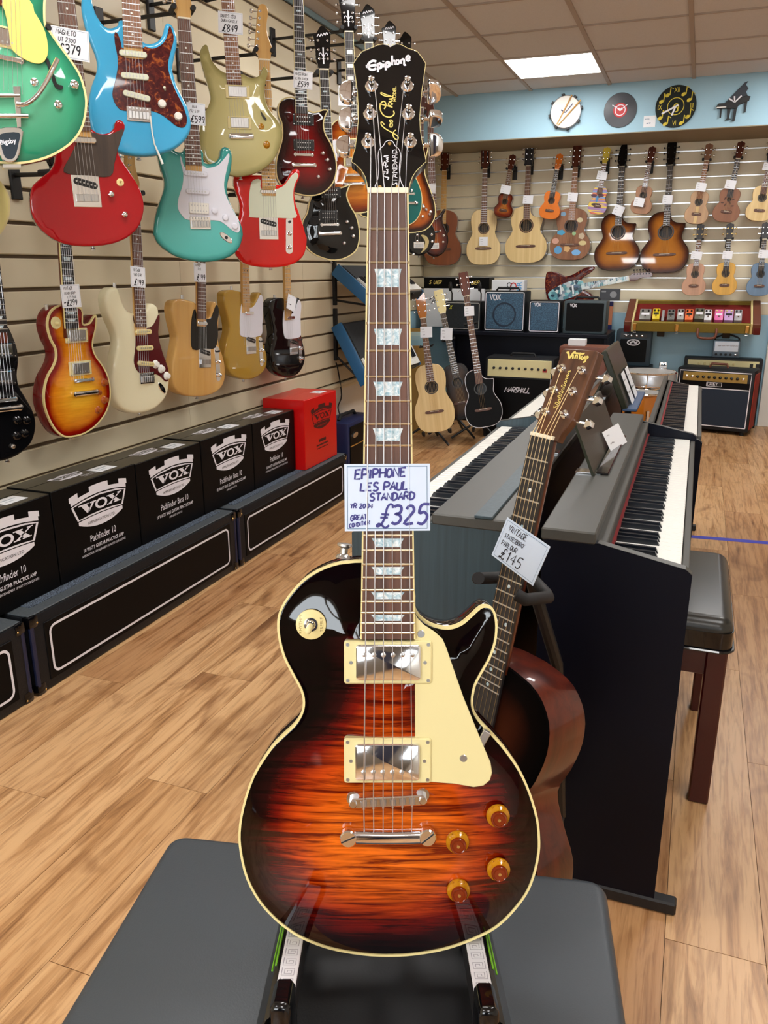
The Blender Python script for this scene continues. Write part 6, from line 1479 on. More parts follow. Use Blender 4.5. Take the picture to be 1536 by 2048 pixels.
# piano stool
sl = thing('piano_stool', 'piano stool with olive black vinyl pad and dark red legs', 'stool', Matrix.Translation((0, 0, 0)))
sx0, sx1, sy0, sy1 = -.14, .16, 1.905, 2.44
V, Fc = prism(rrect(sx0, sx1, sy0, sy1, .03, 5), .425, .475, 0)
mo('pad_side', (V, Fc), W_['black_gloss'], sl, 40)
mo('seat_pad', prism(rrect(sx0 + .002, sx1 - .002, sy0 + .002, sy1 - .002, .035, 5), .46, .507, .03, 5), W_['stool_pad'], sl, 60)
mo('piping', tube([(q[0], q[1], .428) for q in rrect(sx0 - .003, sx1 + .003, sy0 - .003, sy1 + .003, .033, 5)] + [(sx1 + .003, sy1 - .03, .428)], .004, 6), W_['black_gloss'], sl)
for y in (sy0 + .018, sy1 - .038): mo('rail', box(sx0 + .02, sx1 - .02, y, y + .02, .355, .424, .002), W_['red_wood'], sl)
for x in (sx0 + .018, sx1 - .038): mo('rail', box(x, x + .02, sy0 + .02, sy1 - .02, .355, .424, .002), W_['red_wood'], sl)
for x in (sx0 + .008, sx1 - .056):
    for y in (sy0 + .008, sy1 - .056): mo('leg', box(x, x + .048, y, y + .048, 0, .424, .004), W_['red_wood'], sl)

# ------------------------------------------------------------------ risers and boxed amplifiers along the left wall
RXF = -1.83
for i, (ya, yb) in enumerate(((.50, 1.722), (1.743, 2.97), (2.988, 4.22))):
    g = thing('speaker_riser', ('long black riser with white piping nearest the camera, cut by the left frame edge', 'middle long black riser with white piping under the amplifier boxes', 'far long black riser with white piping under the red box')[i], 'riser', None, 'long black risers along the wall')
    mo('cabinet', box(WALLX + .012, RXF, ya, yb, .0, .268, .014), W_['tolex'], g, 40)
    mo('front_cloth', box(RXF - .002, RXF + .0035, ya + .055, yb - .055, .032, .232, .002), W_['box_black'], g)
    mo('white_piping', xf(ribbon(rrect(ya + .075, yb - .075, .052, .212, .024, 5), .0085, .0, True), Matrix(((0, 0, 1, RXF + .0048), (1, 0, 0, 0), (0, 1, 0, 0), (0, 0, 0, 1)))), W_['print_white'], g, 0)
    mo('top_cover', box(WALLX + .014, RXF - .006, ya + .006, yb - .006, .266, .272, .002), W_['tolex_grey'], g)
    mo('carpet_strip', box(WALLX + .08, RXF - .05, ya + .06, yb - .04, .271, .2745), W_['carpet'], g, 0)
    for y in (ya + .017, yb - .017):
        for z in (.25, .018):
            cr_ = mo('corner_guard', box(RXF - .03, RXF + .004, y - .02, y + .02, z - .021, z + .021, .012), W_['black_gloss'], g, 50)
            mo('rivet', lathe([(.0035, 0), (.0025, .0012)], 8, Matrix.Translation((RXF + .004, y + (.012 if y < ya + .1 else -.012), z - .006)) @ Matrix.Rotation(R(90), 4, 'Y')), W_['gold'], cr_)
        mo('edge_roll', tube([(RXF - .006, y - (.008 if y < ya + .1 else -.008), .03), (RXF - .006, y - (.008 if y < ya + .1 else -.008), .235)], .0095, 10), simple('navy_tolex_%d%d' % (i, int(y * 10)), S(22, 30, 60), .4), g)

def vox_logo(w):
    """crest with battlements, name and scroll; returns (light, dark) meshes, width w"""
    def arc(x, c, k): return c - k * x * x
    def band(x0, x1, f0, f1, n=8):
        P = [(x0 + (x1 - x0) * i / n, f0(x0 + (x1 - x0) * i / n)) for i in range(n + 1)] + [(x1 - (x1 - x0) * i / n, f1(x1 - (x1 - x0) * i / n)) for i in range(n + 1)]
        return flat(P, 0)
    f1 = lambda x: arc(x, .30, .42); f2 = lambda x: arc(x, .39, .42); f3 = lambda x: arc(x, .50, .42)
    L = [band(-.5, .5, f1, f2, 14)]
    for a, b in ((-.52, -.37), (-.17, .17), (.37, .52)): L.append(band(a, b, lambda x: f2(x) - .001, f3, 4))
    fr = [(-.48, arc(.48, .26, .42)), (-.3, arc(.3, .26, .42)), (0, .26), (.3, arc(.3, .26, .42)), (.48, arc(.48, .26, .42)), (.40, -.16), (.2, -.135), (0, -.125), (-.2, -.135), (-.40, -.16)]
    L.append(ribbon(fr, .035, 0, True))
    L.append(band(-.40, .40, lambda x: -.42 + .95 * x * x, lambda x: arc(x, -.165, .2), 12))
    # serif capitals
    def ser(P): return flat(P, 0)
    V_ = [ser([(-.36, .075), (-.36, .10), (-.19, .10), (-.19, .075), (-.225, .075), (-.175, -.03), (-.195, -.09), (-.23, -.09), (-.315, .075)]), ser([(-.2, -.05), (-.135, .075), (-.165, .075), (-.165, .10), (-.06, .10), (-.06, .075), (-.095, .075), (-.195, -.09), (-.215, -.09)])]
    O_ = [ribbon(ell(.02, .005, .085, .085, 22), .04, 0, True)]
    X_ = [ser([(.12, .10), (.25, .10), (.25, .08), (.225, .08), (.34, -.07), (.36, -.07), (.36, -.09), (.235, -.09), (.235, -.07), (.26, -.07), (.15, .08), (.12, .08)]), ser([(.335, .08), (.31, .08), (.31, .10), (.39, .10), (.39, .08), (.365, .08), (.185, -.07), (.205, -.07), (.205, -.09), (.115, -.09), (.115, -.07), (.145, -.07)])]
    sh = lambda q, dx: ([(v[0] * 1.05 + dx, v[1] * 1.1 + .045 , v[2]) for v in q[0]], q[1])
    for q in V_ + O_ + X_: L.append(sh(q, 0))
    D = [put(text('AMPLIFICATION LTD.', .062, 'CENTER', 0, .62), 0, -.32, .001)]
    k = w
    return tuple(([(v[0] * k, v[1] * k * .56, v[2] * .0005) for v in join(*q)[0]], join(*q)[1]) for q in (L, D))
BXF = -1.915
def fmat(x, y, z): return Matrix(((0, 0, 1, x), (1, 0, 0, y), (0, 1, 0, z), (0, 0, 0, 1)))
def tmat(x, y, z): return Matrix(((0, -1, 0, x), (1, 0, 0, y), (0, 0, 1, z), (0, 0, 0, 1)))
def amp_box(label, ya, yb, xf_, z0, z1, name, l2, l3, cm, tm_, light, dark, red=False):
    g = thing('amplifier_box', label, 'box', None, 'boxed practice amplifiers')
    ym = (ya + yb) / 2; h = z1 - z0
    mo('carton', box(WALLX + .016, xf_, ya + .002, yb - .002, z0, z1, .002), cm, g)
    mo('lid_flap', box(WALLX + .02, xf_ - .002, ya + .004, yb - .004, z1 - .001, z1 + .0015), tm_, g, 0)
    mo('lid_seam', box((WALLX + xf_) / 2 - .0015, (WALLX + xf_) / 2 + .0015, ya + .004, yb - .004, z1 + .0012, z1 + .0019), cm, g, 0)
    w = .29 if not red else .26
    Lt, Dk = vox_logo(w)
    zc = z0 + h * .68
    mo('crest', xf(Lt, fmat(xf_ + .0008, ym + .01, zc)), light, g, 0, kind='stuff')
    mo('crest_lettering', xf(Dk, fmat(xf_ + .0016, ym + .01, zc)), dark, g, 0, kind='stuff')
    if red: q = [box(-.045, .045, 0, .016, 0, .0004), box(-.075, .075, -.02, -.012, 0, .0004), box(-.07, .07, -.036, -.031, 0, .0004)]
    else: q = [put(text(name, .026, 'CENTER', 0, .72), 0, 0, 0), put(text(l2, .0135, 'CENTER', .01, .78), 0, -.027, 0), put(text(l3, .0085, 'CENTER', 0, .72), 0, -.044, 0)]
    mo('printed_lettering', xf(join(*q), fmat(xf_ + .0008, ym + .01, z0 + h * .32)), light, g, 0, kind='stuff')
    T1 = tmat((WALLX + xf_) / 2 + .01, ym - .03, z1 + .002)
    if not red:
        mo('lid_crest', xf(([(v[0] * .5, v[1] * .4, v[2]) for v in Lt[0]], Lt[1]), T1), light, g, 0, kind='stuff')
        mo('lid_lettering', xf(join(put(text(name, .012, 'LEFT', 0, .62), .02, -.045, 0), put(text(l2, .006, 'LEFT', 0, .7), .02, -.057, 0)), T1), light, g, 0, kind='stuff')
    st_ = mo('sticker', xf(box(-.045, .045, -.032, .032, 0, .0006), tmat(xf_ - .06, yb - .11, z1 + .002)), W_['paper'], g, 0)
    mo('sticker_print', xf(join(box(-.03, .03, .004, .012, .0007, .0009), box(-.03, .01, -.014, -.009, .0007, .0009)), tmat(xf_ - .06, yb - .11, z1 + .002)), simple('grey_print', S(170, 180, 190), .6), st_, 0, kind='stuff')
    return g
G10, B10 = ('Pathfinder 10', '10 WATT GUITAR PRACTICE AMP', 'AMPLIFICATEUR D\'ENTRAINEMENT 10 WATTS POUR GUITARE'), ('Pathfinder Bass 10', '10 WATT BASS GUITAR PRACTICE AMP', 'AMPLI BASSE 10 WATTS')
yb_ = 1.545
for i, (nm, lb) in enumerate(((G10, 'black guitar amplifier box nearest the camera, cut by the left frame edge'), (G10, 'black guitar amplifier box second from the left, crest shown whole'), (B10, 'black bass amplifier box, middle of the five black boxes'), (B10, 'black bass amplifier box, fourth of the five black boxes'), (G10, 'black guitar amplifier box next to the red box'))):
    amp_box(lb, yb_, yb_ + .437, BXF, .2745, .597 + (.004 if i % 2 else 0), *nm, W_['box_black'], W_['box_top'], W_['print_white'], W_['print_black']); yb_ += .4385
dkr = simple('dark_print_on_red', S(60, 4, 6), .5)
amp_box('bright red amplifier box standing taller than the black ones', 3.745, 4.16, -1.862, .2745, .645, '', '', '', W_['box_red'], W_['box_red'], dkr, W_['box_red'], True)

# small amplifier past the risers with cables on it
g = thing('practice_amplifier', 'small navy amplifier with silver badge past the red box', 'amplifier')
mo('cabinet', box(-2.10, -1.905, 4.42, 4.84, 0.0, .405, .012), simple('navy_tolex', S(20, 34, 78), .5), g, 40)
mo('front_baffle', box(-1.906, -1.90, 4.445, 4.815, .03, .38, .002), W_['box_black'], g)
mo('trim_strip', box(-1.902, -1.897, 4.445, 4.815, .255, .262), W_['gold'], g)
mo('badge', prism(spline([(-.035, -.012), (-.01, -.016), (.03, -.01), (.036, .008), (.01, .016), (-.02, .012), (-.036, .004)], 2), 0, .004), W_['chrome'], g, M=fmat(-1.90, 4.52, .32))
mo('handle', tube([(-2.0, 4.5, .405), (-2.0, 4.53, .43), (-2.0, 4.73, .43), (-2.0, 4.76, .405)], .011, 8), W_['rubber'], g)
# two keyboards on wall brackets
def wall_keys(label, ya, yb, c0, c1, wd, blue):
    """cross-section from the upper back corner c0=(x,z) to the lower front corner c1"""
    d = Vector((c1[0] - c0[0], 0, c1[1] - c0[1])); W = d.length; d.normalize(); n = Vector((-d.z, 0, d.x)) * -1
    if n.z < 0: n = -n
    M = Matrix(((0, -d.x, n.x, c0[0]), (1, 0, 0, 0), (0, -d.z, n.z, c0[1]), (0, 0, 0, 1)))
    g = thing('keyboard', label, 'keyboard', M, 'keyboards on wall brackets')
    mo('case', box(ya, yb, -W, 0, -wd, 0, .012), W_['black_plastic'], g, 40)
    for y in (ya - .003, yb - .011): mo('end_cheek', box(y, y + .014, -W - .004, .004, -wd - .003, .004, .006), blue, g, 40)
    k0 = -W + .012; kw = (yb - ya - .06) / 36
    mo('white_keys', join(*[box(ya + .03 + kw * i + .0007, ya + .03 + kw * (i + 1) - .0007, k0, k0 + .135, 0, .012) for i in range(36)]), W_['key_white'], g, 0, kind='stuff')
    mo('black_keys', join(*[box(ya + .03 + kw * (i + 1) - .006, ya + .03 + kw * (i + 1) + .006, k0 + .05, k0 + .135, .012, .022) for i in range(35) if i % 7 not in (2, 6)]), W_['key_black'], g, 0, kind='stuff')
    mo('control_panel', box(ya + .03, yb - .03, k0 + .145, -.014, 0, .004), W_['grille'], g, 0)
    mo('display', box((ya + yb) / 2 - .06, (ya + yb) / 2 + .06, k0 + .17, -.05, .004, .006), W_['tolex_grey'], g, 0)
    return g, M, W
bluc = simple('steel_blue_plastic', S(28, 92, 138), .35)
for lb, ya, yb, c0, c1 in (('lower black keyboard with blue ends tilted on its wall bracket', 4.62, 5.62, (-2.03, .985), (-1.84, .64)), ('upper dark keyboard tilted on its wall bracket above the other', 4.62, 5.60, (-2.04, 1.325), (-1.82, 1.15))):
    g, M, W = wall_keys(lb, ya, yb, c0, c1, .07, bluc)
    br_ = thing('keyboard_bracket', 'black wall bracket under the %s keyboard' % lb.split()[0], 'bracket', None, 'keyboard wall brackets')
    for y in (4.72, 5.35):
        for yy in (y,):
            top = Vector((WALLX, yy, c0[1] + .08)); low = Vector((WALLX, yy, c0[1] - .24))
            mo('upright', box(WALLX, WALLX + .02, yy - .015, yy + .015, low.z, top.z, .002), W_['black_metal'], br_)
            a1 = M @ Vector((yy, .01, -.078)); a2 = M @ Vector((yy, -W - .01, -.078))
            mo('support_arm', tube([Vector((WALLX + .01, yy, c0[1] + .05)), a1, a2], .010, 8), W_['black_metal'], br_)
            mo('brace', tube([Vector((WALLX + .01, yy, low.z + .03)), a2], .007, 8), W_['black_metal'], br_)
            mo('hook', tube([a2, M @ Vector((yy, -W - .012, .0))], .008, 8), W_['black_metal'], br_)
cab = [atX(672, 725, WALLX + .01), atX(676, 740, WALLX + .02), atX(683, 790, WALLX + .012), atX(676, 815, WALLX + .03), atX(684, 840, WALLX + .05)]
tagit(mo('power_cable', tube(spline([tuple(c) for c in cab], 4, False), .004, 6), W_['rubber'], None, 60), 'thin black cable hanging down the wall below the lower keyboard', 'cable')
# ------------------------------------------------------------------ far wall: acoustic guitars and ukuleles
BW = BACKY - .13
def wallpose(bot, top, a=0.0, y=BW, lean=0.0): return hang(bot, top, y / ray(*bot).y, a, lean)
FAR, UKE = 'acoustic guitars on the far wall', 'ukuleles on the far wall'
acp = {}
def far(name, label, bot, joint, nut, wpx, top, side, wu=.76, ww=.66, a=0.0, lean=0.0, tagp=None, tagl=None, uke=False, hooked=True, **kw):
    p = wallpose(bot, nut, a, BACKY - .2 if uke else BW, lean)
    L = p.uv(*joint)[1]; tot = p.uv(*nut)[1]
    wl = abs(p.uv(bot[0] + wpx / 2, bot[1] - 20)[0] - p.uv(bot[0] - wpx / 2, bot[1] - 20)[0])
    d = dict(group=UKE if uke else FAR, sp=.04, th=.09 if not uke else .06, rosette='ebony')
    if uke: d.update(head_kind='uke', hs=.95, ns=4, wn=.035, we=.045, nfr=14, bridge_len=.14, cat='ukulele')
    d.update(kw)
    g, P, vb = acoustic(name, label, p, L, wl, wl * ww, wl * wu, tot, top, side, **d)
    if tagp: price_tag(p, tagp[:2], tagp[2], tagp[3], R(tagp[4] if len(tagp) > 4 else -4), [('~~~', .12, .68, .14), ('~~~~', .12, .45, .12), ('~~', .2, .15, .18)], tagl, .02, 'ink_black', False)
    if hooked: hanger(p, tot + .012, .008, 'wall hook of the ' + ' '.join(label.replace(',', '').split()[:9]), wally=BACKY, hw=.022)
    return g, p, L, wl
sunb = burst('tobacco_burst', [(0, S(36, 12, 6)), (.25, S(84, 36, 10)), (.6, S(150, 88, 24)), (1, S(176, 110, 34))])
ukb = burst('amber_uke_burst', [(0, S(60, 14, 8)), (.3, S(130, 44, 12)), (.8, S(214, 140, 40)), (1, S(220, 150, 50))])
def flatm(n, c, r=.45): return wood(n, S(*[int(x * .88) for x in c]), S(*c), 'y', 30, r, 0, .05)
far('acoustic_guitar', 'mahogany acoustic with a pale neck at the left end of the far wall', (884, 531), (890, 420), (889, 342), 74, flatm('reddish_mahogany', (150, 84, 44), .35), W_['mahogany'], a=8, board='mapleneck', neckm='mapleneck', head_face='mahogany')
far('classical_guitar', 'natural classical guitar with dark red side and small card by its bridge', (966, 530), (968, 418), (970, 338), 68, W_['spruce'], paint('cedar_side', (84, 20, 14), .3), a=14, head_kind='slot', slots=True, head_face='mahogany', board='rosewood', tagp=(967, 483, 17, 18, 0), tagl='small white card beside the bridge of the natural classical guitar', rosette='rosewood', inlay='none')
far('ukulele', 'small amber sunburst ukulele between two classical guitars', (1004, 435), (1012, 386), (1020, 341), 38, ukb, W_['mahogany'], uke=True, tagp=(1011, 379, 20, 17), tagl='white card on the amber sunburst ukulele neck', head_face='mahogany')
far('classical_guitar', 'pale cutaway classical guitar beside the orange ukulele', (1050, 526), (1053, 412), (1057, 332), 83, W_['spruce'], W_['mahogany'], cut=True, head_kind='slot', slots=True, head_face='ebony', tagp=(1056, 399, 20, 17), tagl='white card on the pale cutaway classical guitar', rosette='rosewood', inlay='none')
org = simple('orange_paint', S(226, 120, 30), .3, 0, .3)
far('ukulele', 'bright orange ukulele with black fretboard', (1096, 438), (1102, 381), (1114, 340), 42, org, org, uke=True, board='ebony', neckm=org, head_face=org)
g, p, L, wl = far('acoustic_guitar', 'brown acoustic guitar covered in round travel stickers', (1137, 520), (1146, 416), (1151, 337), 80, W_['mahogany_pale'], W_['mahogany'], a=0, tagp=(1145, 394, 20, 18), tagl='white card on the neck of the stickered brown guitar', head_face='mahogany', board='mahogany_pale')
for i, (x, y, rx, ry, c) in enumerate(((1122, 465, 9, 6, (70, 160, 200)), (1160, 440, 6, 5, (214, 200, 160)), (1148, 467, 4, 4, (150, 190, 140)), (1163, 472, 7, 7, (200, 180, 150)), (1111, 482, 7, 6, (210, 160, 140)), (1116, 500, 8, 8, (90, 160, 210)), (1134, 497, 7, 8, (214, 170, 110)), (1152, 505, 9, 6, (120, 180, 230)), (1165, 486, 8, 5, (214, 196, 140)), (1127, 428, 6, 5, (120, 160, 190)))):
    u0, v0 = p.uv(x, y); ru = abs(p.uv(x + rx, y)[0] - u0); rv = abs(p.uv(x, y - ry)[1] - v0)
    mo('sticker', prism(ell(u0, v0, ru, rv, 10 if i % 3 else 5), .0002, .0012), simple('sticker_paint_%d' % i, S(*c), .4), g, 0)
tiki = NT('painted_stripes'); co_ = tiki.coords('Object', (1, 22, 1)); wv = tiki.add('ShaderNodeTexNoise', i_Scale=1.6, i_Detail=1.0); tiki.l(co_, wv.inputs['Vector'])
tikim = tiki.set(tiki.ramp(wv.outputs['Fac'], [(.3, S(210, 90, 80)), (.4, S(230, 200, 80)), (.5, S(160, 120, 170)), (.6, S(110, 170, 210)), (.7, S(224, 196, 120))], 'CONSTANT'), .35)
g, p, L, wl = far('ukulele', 'ukulele painted in coloured bands with a blue nose shape', (1192, 429), (1199, 372), (1209, 328), 38, tikim, W_['mahogany'], uke=True, tagp=(1204, 351, 20, 17), tagl='white card on the painted ukulele neck', head_face=simple('yellow_paint', S(226, 200, 60), .4), hole_r=.012)
for (x, y, rx, ry, c) in ((1188, 391, 6, 3, (80, 40, 60)), (1202, 391, 6, 3, (80, 40, 60)), (1194, 398, 3, 7, (60, 140, 200)), (1191, 409, 9, 3, (60, 40, 40))):
    u0, v0 = p.uv(x, y); ru = abs(p.uv(x + rx, y)[0] - u0); rv = abs(p.uv(x, y - ry)[1] - v0)
    mo('painted_shape', prism(ell(u0, v0, ru, rv, 12), .0002, .001), simple('paint_dab', S(*c), .4), g, 0)
far('acoustic_guitar', 'glossy tobacco burst cutaway acoustic, the one nearer the stickered guitar', (1231, 541), (1235, 424), (1244, 334), 90, sunb, W_['mahogany'], cut=True, head_kind='point', lean=4, head_face='black_gloss', tagp=(1237, 421, 21, 20, -22), tagl='tilted white card at the neck joint of the left tobacco burst acoustic', board='ebony', peg='black_metal')
far('ukulele', 'plain brown ukulele between the two tobacco burst acoustics', (1279, 428), (1287, 371), (1299, 327), 43, flatm('pale_sapele', (184, 138, 104)), W_['mahogany_pale'], uke=True, tagp=(1278, 404, 21, 18), tagl='white card on the body of the plain brown ukulele', neckm='mahogany_pale', head_face='mahogany')
far('acoustic_guitar', 'glossy tobacco burst cutaway acoustic, the larger one further right', (1326, 546), (1331, 422), (1341, 331), 97, sunb, W_['mahogany'], cut=True, lean=4, head_kind='acou', head_face='black_gloss', tagp=(1335, 399, 20, 18), tagl='white card on the neck of the larger tobacco burst acoustic', board='ebony', peg='black_metal')
g, p, L, wl = far('ukulele', 'pale ukulele with a light centre stripe and blue label in its sound hole', (1389, 448), (1398, 381), (1413, 322), 48, flatm('pale_cedar', (206, 170, 132)), W_['mahogany_pale'], uke=True, tagp=(1402, 374, 21, 17), tagl='white card on the pale striped ukulele', neckm='mahogany_pale', head_face='mahogany_pale', board='mahogany_pale')
mo('centre_stripe', box(-.012, .012, .004, L * .52, .0002, .001), W_['spruce'], g, 0)
g, p, L, wl = far('ukulele', 'dark mahogany ukulele with burnt floral pattern', (1448, 444), (1460, 375), (1476, 318), 55, flatm('mahogany_uke', (158, 106, 74)), W_['mahogany'], uke=True, tagp=(1461, 369, 21, 18), tagl='white card on the floral mahogany ukulele', board='ebony', head_face='mahogany', hole_r=.014)
for i in range(7): mo('floral_mark', prism(ell((-.045, -.02, .015, .035, -.03, .0, .03)[i], L * (.55, .5, .56, .48, .68, .72, .66)[i], .012, .005, 8, i * 1.1), .0002, .0008), simple('burnt_mark', S(70, 40, 26), .6), g, 0)
far('ukulele', 'natural spruce ukulele cut by the right frame edge, upper row', (1514, 442), (1527, 371), (1543, 312), 55, W_['spruce'], W_['mahogany_pale'], uke=True, tagp=(1535, 333, 18, 16), tagl='white card on the natural ukulele at the right edge')
far('ukulele', 'rose tinted ukulele in the lower row', (1385, 591), (1393, 526), (1398, 481), 48, flatm('rose_maple', (214, 170, 140)), W_['mahogany_pale'], uke=True, tagp=(1393, 511, 22, 16), tagl='white card on the rose tinted ukulele', neckm='ebony', head_face='ebony', peg='gold')
far('ukulele', 'yellow ukulele in the lower row', (1447, 590), (1454, 524), (1458, 480), 50, flatm('yellow_stain', (234, 186, 86)), flatm('yellow_side', (200, 150, 60)), uke=True, tagp=(1455, 510, 20, 16), tagl='white card on the yellow ukulele', neckm='ebony', head_face='ebony', board='ebony', peg='gold')
far('ukulele', 'slate blue ukulele in the lower row at the right frame edge', (1516, 592), (1523, 525), (1529, 479), 51, flatm('slate_blue_stain', (122, 150, 178)), simple('slate_side', S(90, 116, 140), .4), uke=True, tagp=(1527, 508, 20, 16), tagl='white card on the slate blue ukulele', neckm='ebony', head_face='ebony', board='ebony')
# mosaic electric lying on its side
p = wallpose((1092, 586), (1312, 547), 0, BACKY - .19)
g, P = egt('electric_guitar', 'tortoiseshell and abalone mosaic guitar mounted sideways above the amplifiers', p, [(1092, 548), (1100, 543), (1115, 545), (1130, 552), (1145, 549), (1165, 538), (1182, 533), (1190, 536), (1180, 546), (1166, 555), (1161, 565), (1166, 578), (1182, 588), (1188, 598), (1172, 603), (1140, 600), (1115, 606), (1097, 602), (1090, 576)], W_['tortoise'], rnd=.006, bridge_v=p.uv(1125, 580)[1], scale=.56, fend=p.uv(1160, 573)[1], head_kind='fender', head_face='mahogany', nk=dict(back='abalone', board='abalone', inlay='none'), peg='black_metal')
mo('mosaic_plate', prism(spline(p.uvs([(1096, 588), (1110, 576), (1130, 566), (1150, 560), (1165, 562), (1168, 578), (1150, 592), (1125, 600), (1105, 602)], .002), 3), .0, .003), W_['abalone'], g)
for f in (1122, 1146): pk_single(g, *p.uv(f, 579, .004), 0, W_['nickel'], .006)
for z in (-1, 1):
    q = p.M @ Vector((.03 * z, .2, -.05)); mo('wall_peg', cyl(p.M.inverted() @ q, p.M.inverted() @ Vector((q.x, BACKY, q.z)), .008, 8), W_['black_metal'], g)

# ------------------------------------------------------------------ clocks and card on the blue bulkhead
CYL = BULKY - .002
CL = 'clocks on the blue bulkhead'
def wallM(px, py, y): c = atY(px, py, y); return Matrix(((1, 0, 0, c.x), (0, 0, -1, c.y), (0, 1, 0, c.z), (0, 0, 0, 1)))
def rpx(px, py, r, y): return (atY(px + r, py, y) - atY(px, py, y)).length
M = wallM(1132, 225, CYL); r = rpx(1132, 225, 31, CYL)
g = thing('wall_clock', 'white drum shaped wall clock with two crossed drumsticks', 'clock', M, CL)
mo('drum_shell', lathe([(r, 0), (r, .028), (r * .97, .03)], 28), W_['snare'], g)
mo('clock_face', lathe([(r * .95, .03), (r * .94, .031)], 28), W_['white_plastic'], g)
for k in range(8): a = k * math.pi / 4 + .2; mo('lug', box(-.008, .008, -.012, .012, .004, .034, .002), W_['black_metal'], g, M=Matrix.Rotation(a, 4, 'Z') @ Matrix.Translation((r * 1.03, 0, 0)))
for (x0, y0, x1, y1) in ((-.5, -.72, .38, .95), (-.42, -.78, .95, .62)): mo('drumstick', tube([(x0 * r, y0 * r, .04), (x1 * r, y1 * r, .042)], [.0035, .006], 8), W_['mapleneck'], g)
mo('clock_hands', join(ribbon([(-.28 * r, .12 * r), (0, -.05 * r)], .008, .036), ribbon([(0, -.05 * r), (.45 * r, .45 * r)], .007, .036)), simple('navy_hands', S(30, 40, 90), .5), g, 0)
M = wallM(1240.5, 220.5, CYL); r = rpx(1240, 220, 33, CYL)
g = thing('wall_clock', 'vinyl record wall clock with a red centre label', 'clock', M, CL)
vin = NT('vinyl_grooves'); vc = vin.coords(); wvt = vin.add('ShaderNodeTexWave', wave_type='RINGS', rings_direction='Z', i_Scale=60.0); vin.l(vc, wvt.inputs['Vector']); vin.bump(wvt.outputs['Fac'], .2, .001)
mo('record', lathe([(r, 0), (r, .005), (r * .99, .006)], 40), vin.set(S(38, 38, 46), .3), g)
mo('record_label', lathe([(r * .42, .006), (r * .41, .007)], 28), simple('red_label', S(196, 44, 48), .5), g)
mo('label_ring', ribbon(ell(0, 0, r * .3, r * .3, 24), r * .05, .0076, True), W_['print_white'], g, 0)
mo('clock_hands', join(ribbon([(0, 0), (-.5 * r, .32 * r)], .006, .0085), ribbon([(0, 0), (.42 * r, .3 * r)], .006, .0085), ribbon([(-.12 * r, .1 * r), (0, 0), (.12 * r, .1 * r)], .016, .0082)), W_['print_white'], g, 0)
M = wallM(1351.5, 213, CYL); r = rpx(1351, 213, 41, CYL)
g = thing('wall_clock', 'black round wall clock with gold numerals and musical notes', 'clock', M, CL)
mo('clock_face', lathe([(r, 0), (r, .008), (r * .985, .01)], 44), simple('black_green_disc', S(12, 24, 20), .2), g)
q = []
for k, s in enumerate(('XII', '', '', 'III', '', '', 'VI', '', '', 'IX', '', '')):
    a = math.pi / 2 - k * math.pi / 6; x, y = r * .78 * math.cos(a), r * .78 * math.sin(a)
    if s: q.append(put(text(s, r * .24, 'CENTER', .0, .7), x, y - r * .12, .0106))
    else: q += [flat(ell(x - .008, y - .02, .017, .012, 10, .5), .0106), ribbon([(x + .008, y - .02), (x + .012, y + .035), (x + .03, y + .02)], .007, .0106)]
q.append(ribbon(ell(0, 0, r * .4, r * .4, 30), r * .035, .0106, True)); q.append(ribbon(spline([(0, -.26 * r), (.12 * r, -.2 * r), (.02 * r, -.02 * r), (-.16 * r, -.1 * r), (-.02 * r, .1 * r), (.12 * r, .06 * r), (.14 * r, -.12 * r)], 4, False), .008, .0106))
mo('gold_numerals', join(*q), simple('gold_leaf', S(214, 190, 60), .35, .4), g, 0, kind='stuff')
mo('clock_hands', join(ribbon([(.12 * r, .05 * r), (-.66 * r, -.32 * r)], .012, .0125), ribbon([(0, 0), (-.16 * r, -.42 * r)], .012, .0128)), W_['print_white'], g, 0)
M = wallM(1467, 208, CYL); kq = rpx(1467, 208, 1, CYL)
g = thing('wall_clock', 'dark wall clock cut as a grand piano silhouette', 'clock', M, CL)
dk = simple('slate_plastic', S(50, 56, 66), .35)
def pk(P): return [(x * kq, -y * kq) for x, y in P]
mo('piano_lid', prism(pk([(-20, 0), (18, -40), (24, -42), (20, -36), (26, -28), (22, -22), (27, -12), (8, -4), (4, 2)]), 0, .014, .002), dk, g)
mo('piano_case', prism(pk([(-34, 4), (-30, -2), (-18, -2), (0, -8), (24, -14), (32, -12), (30, -4), (10, 4), (8, 10), (-32, 8)]), .006, .022, .002), W_['black_satin'], g)
for P in ([(-26, 8), (-22, 8), (-22, 26), (-25, 26)], [(2, 8), (8, 8), (6, 34), (1, 34)], [(22, -4), (27, -5), (26, 18), (22, 18)], [(-12, 8), (-4, 8), (-6, 28), (-2, 30), (-14, 32), (-10, 28)]): mo('piano_leg', prism(pk(P), .004, .016), W_['black_satin'], g, 0)
mo('keys', prism(pk([(-33, 5), (-14, 5), (-14, 7), (-33, 7)]), .02, .024), W_['key_white'], g, 0)
mo('clock_hands', join(ribbon(pk([(-10, -10), (2, -2), (14, -14)]), .01, .026), ribbon(pk([(2, -2), (0, -14)]), .01, .026)), W_['print_white'], g, 0)
M = wallM(1299, 243, CYL)
g = thing('price_tag', 'small white card between the record clock and the numeral clock', 'price tag', M)
w, h = rpx(1299, 243, 12, CYL), rpx(1299, 243, 11, CYL)
mo('card', box(-w, w, -h, h, 0, .001), W_['paper'], g, 0)
mo('lettering', join(hand('~~~~', -w * .8, h * .3, h * .3, .004, .0015), hand('~~', -w * .5, -h * .6, h * .6, .006, .0015)), simple('blue_pen', S(90, 120, 150), .6), g, 0, kind='stuff')

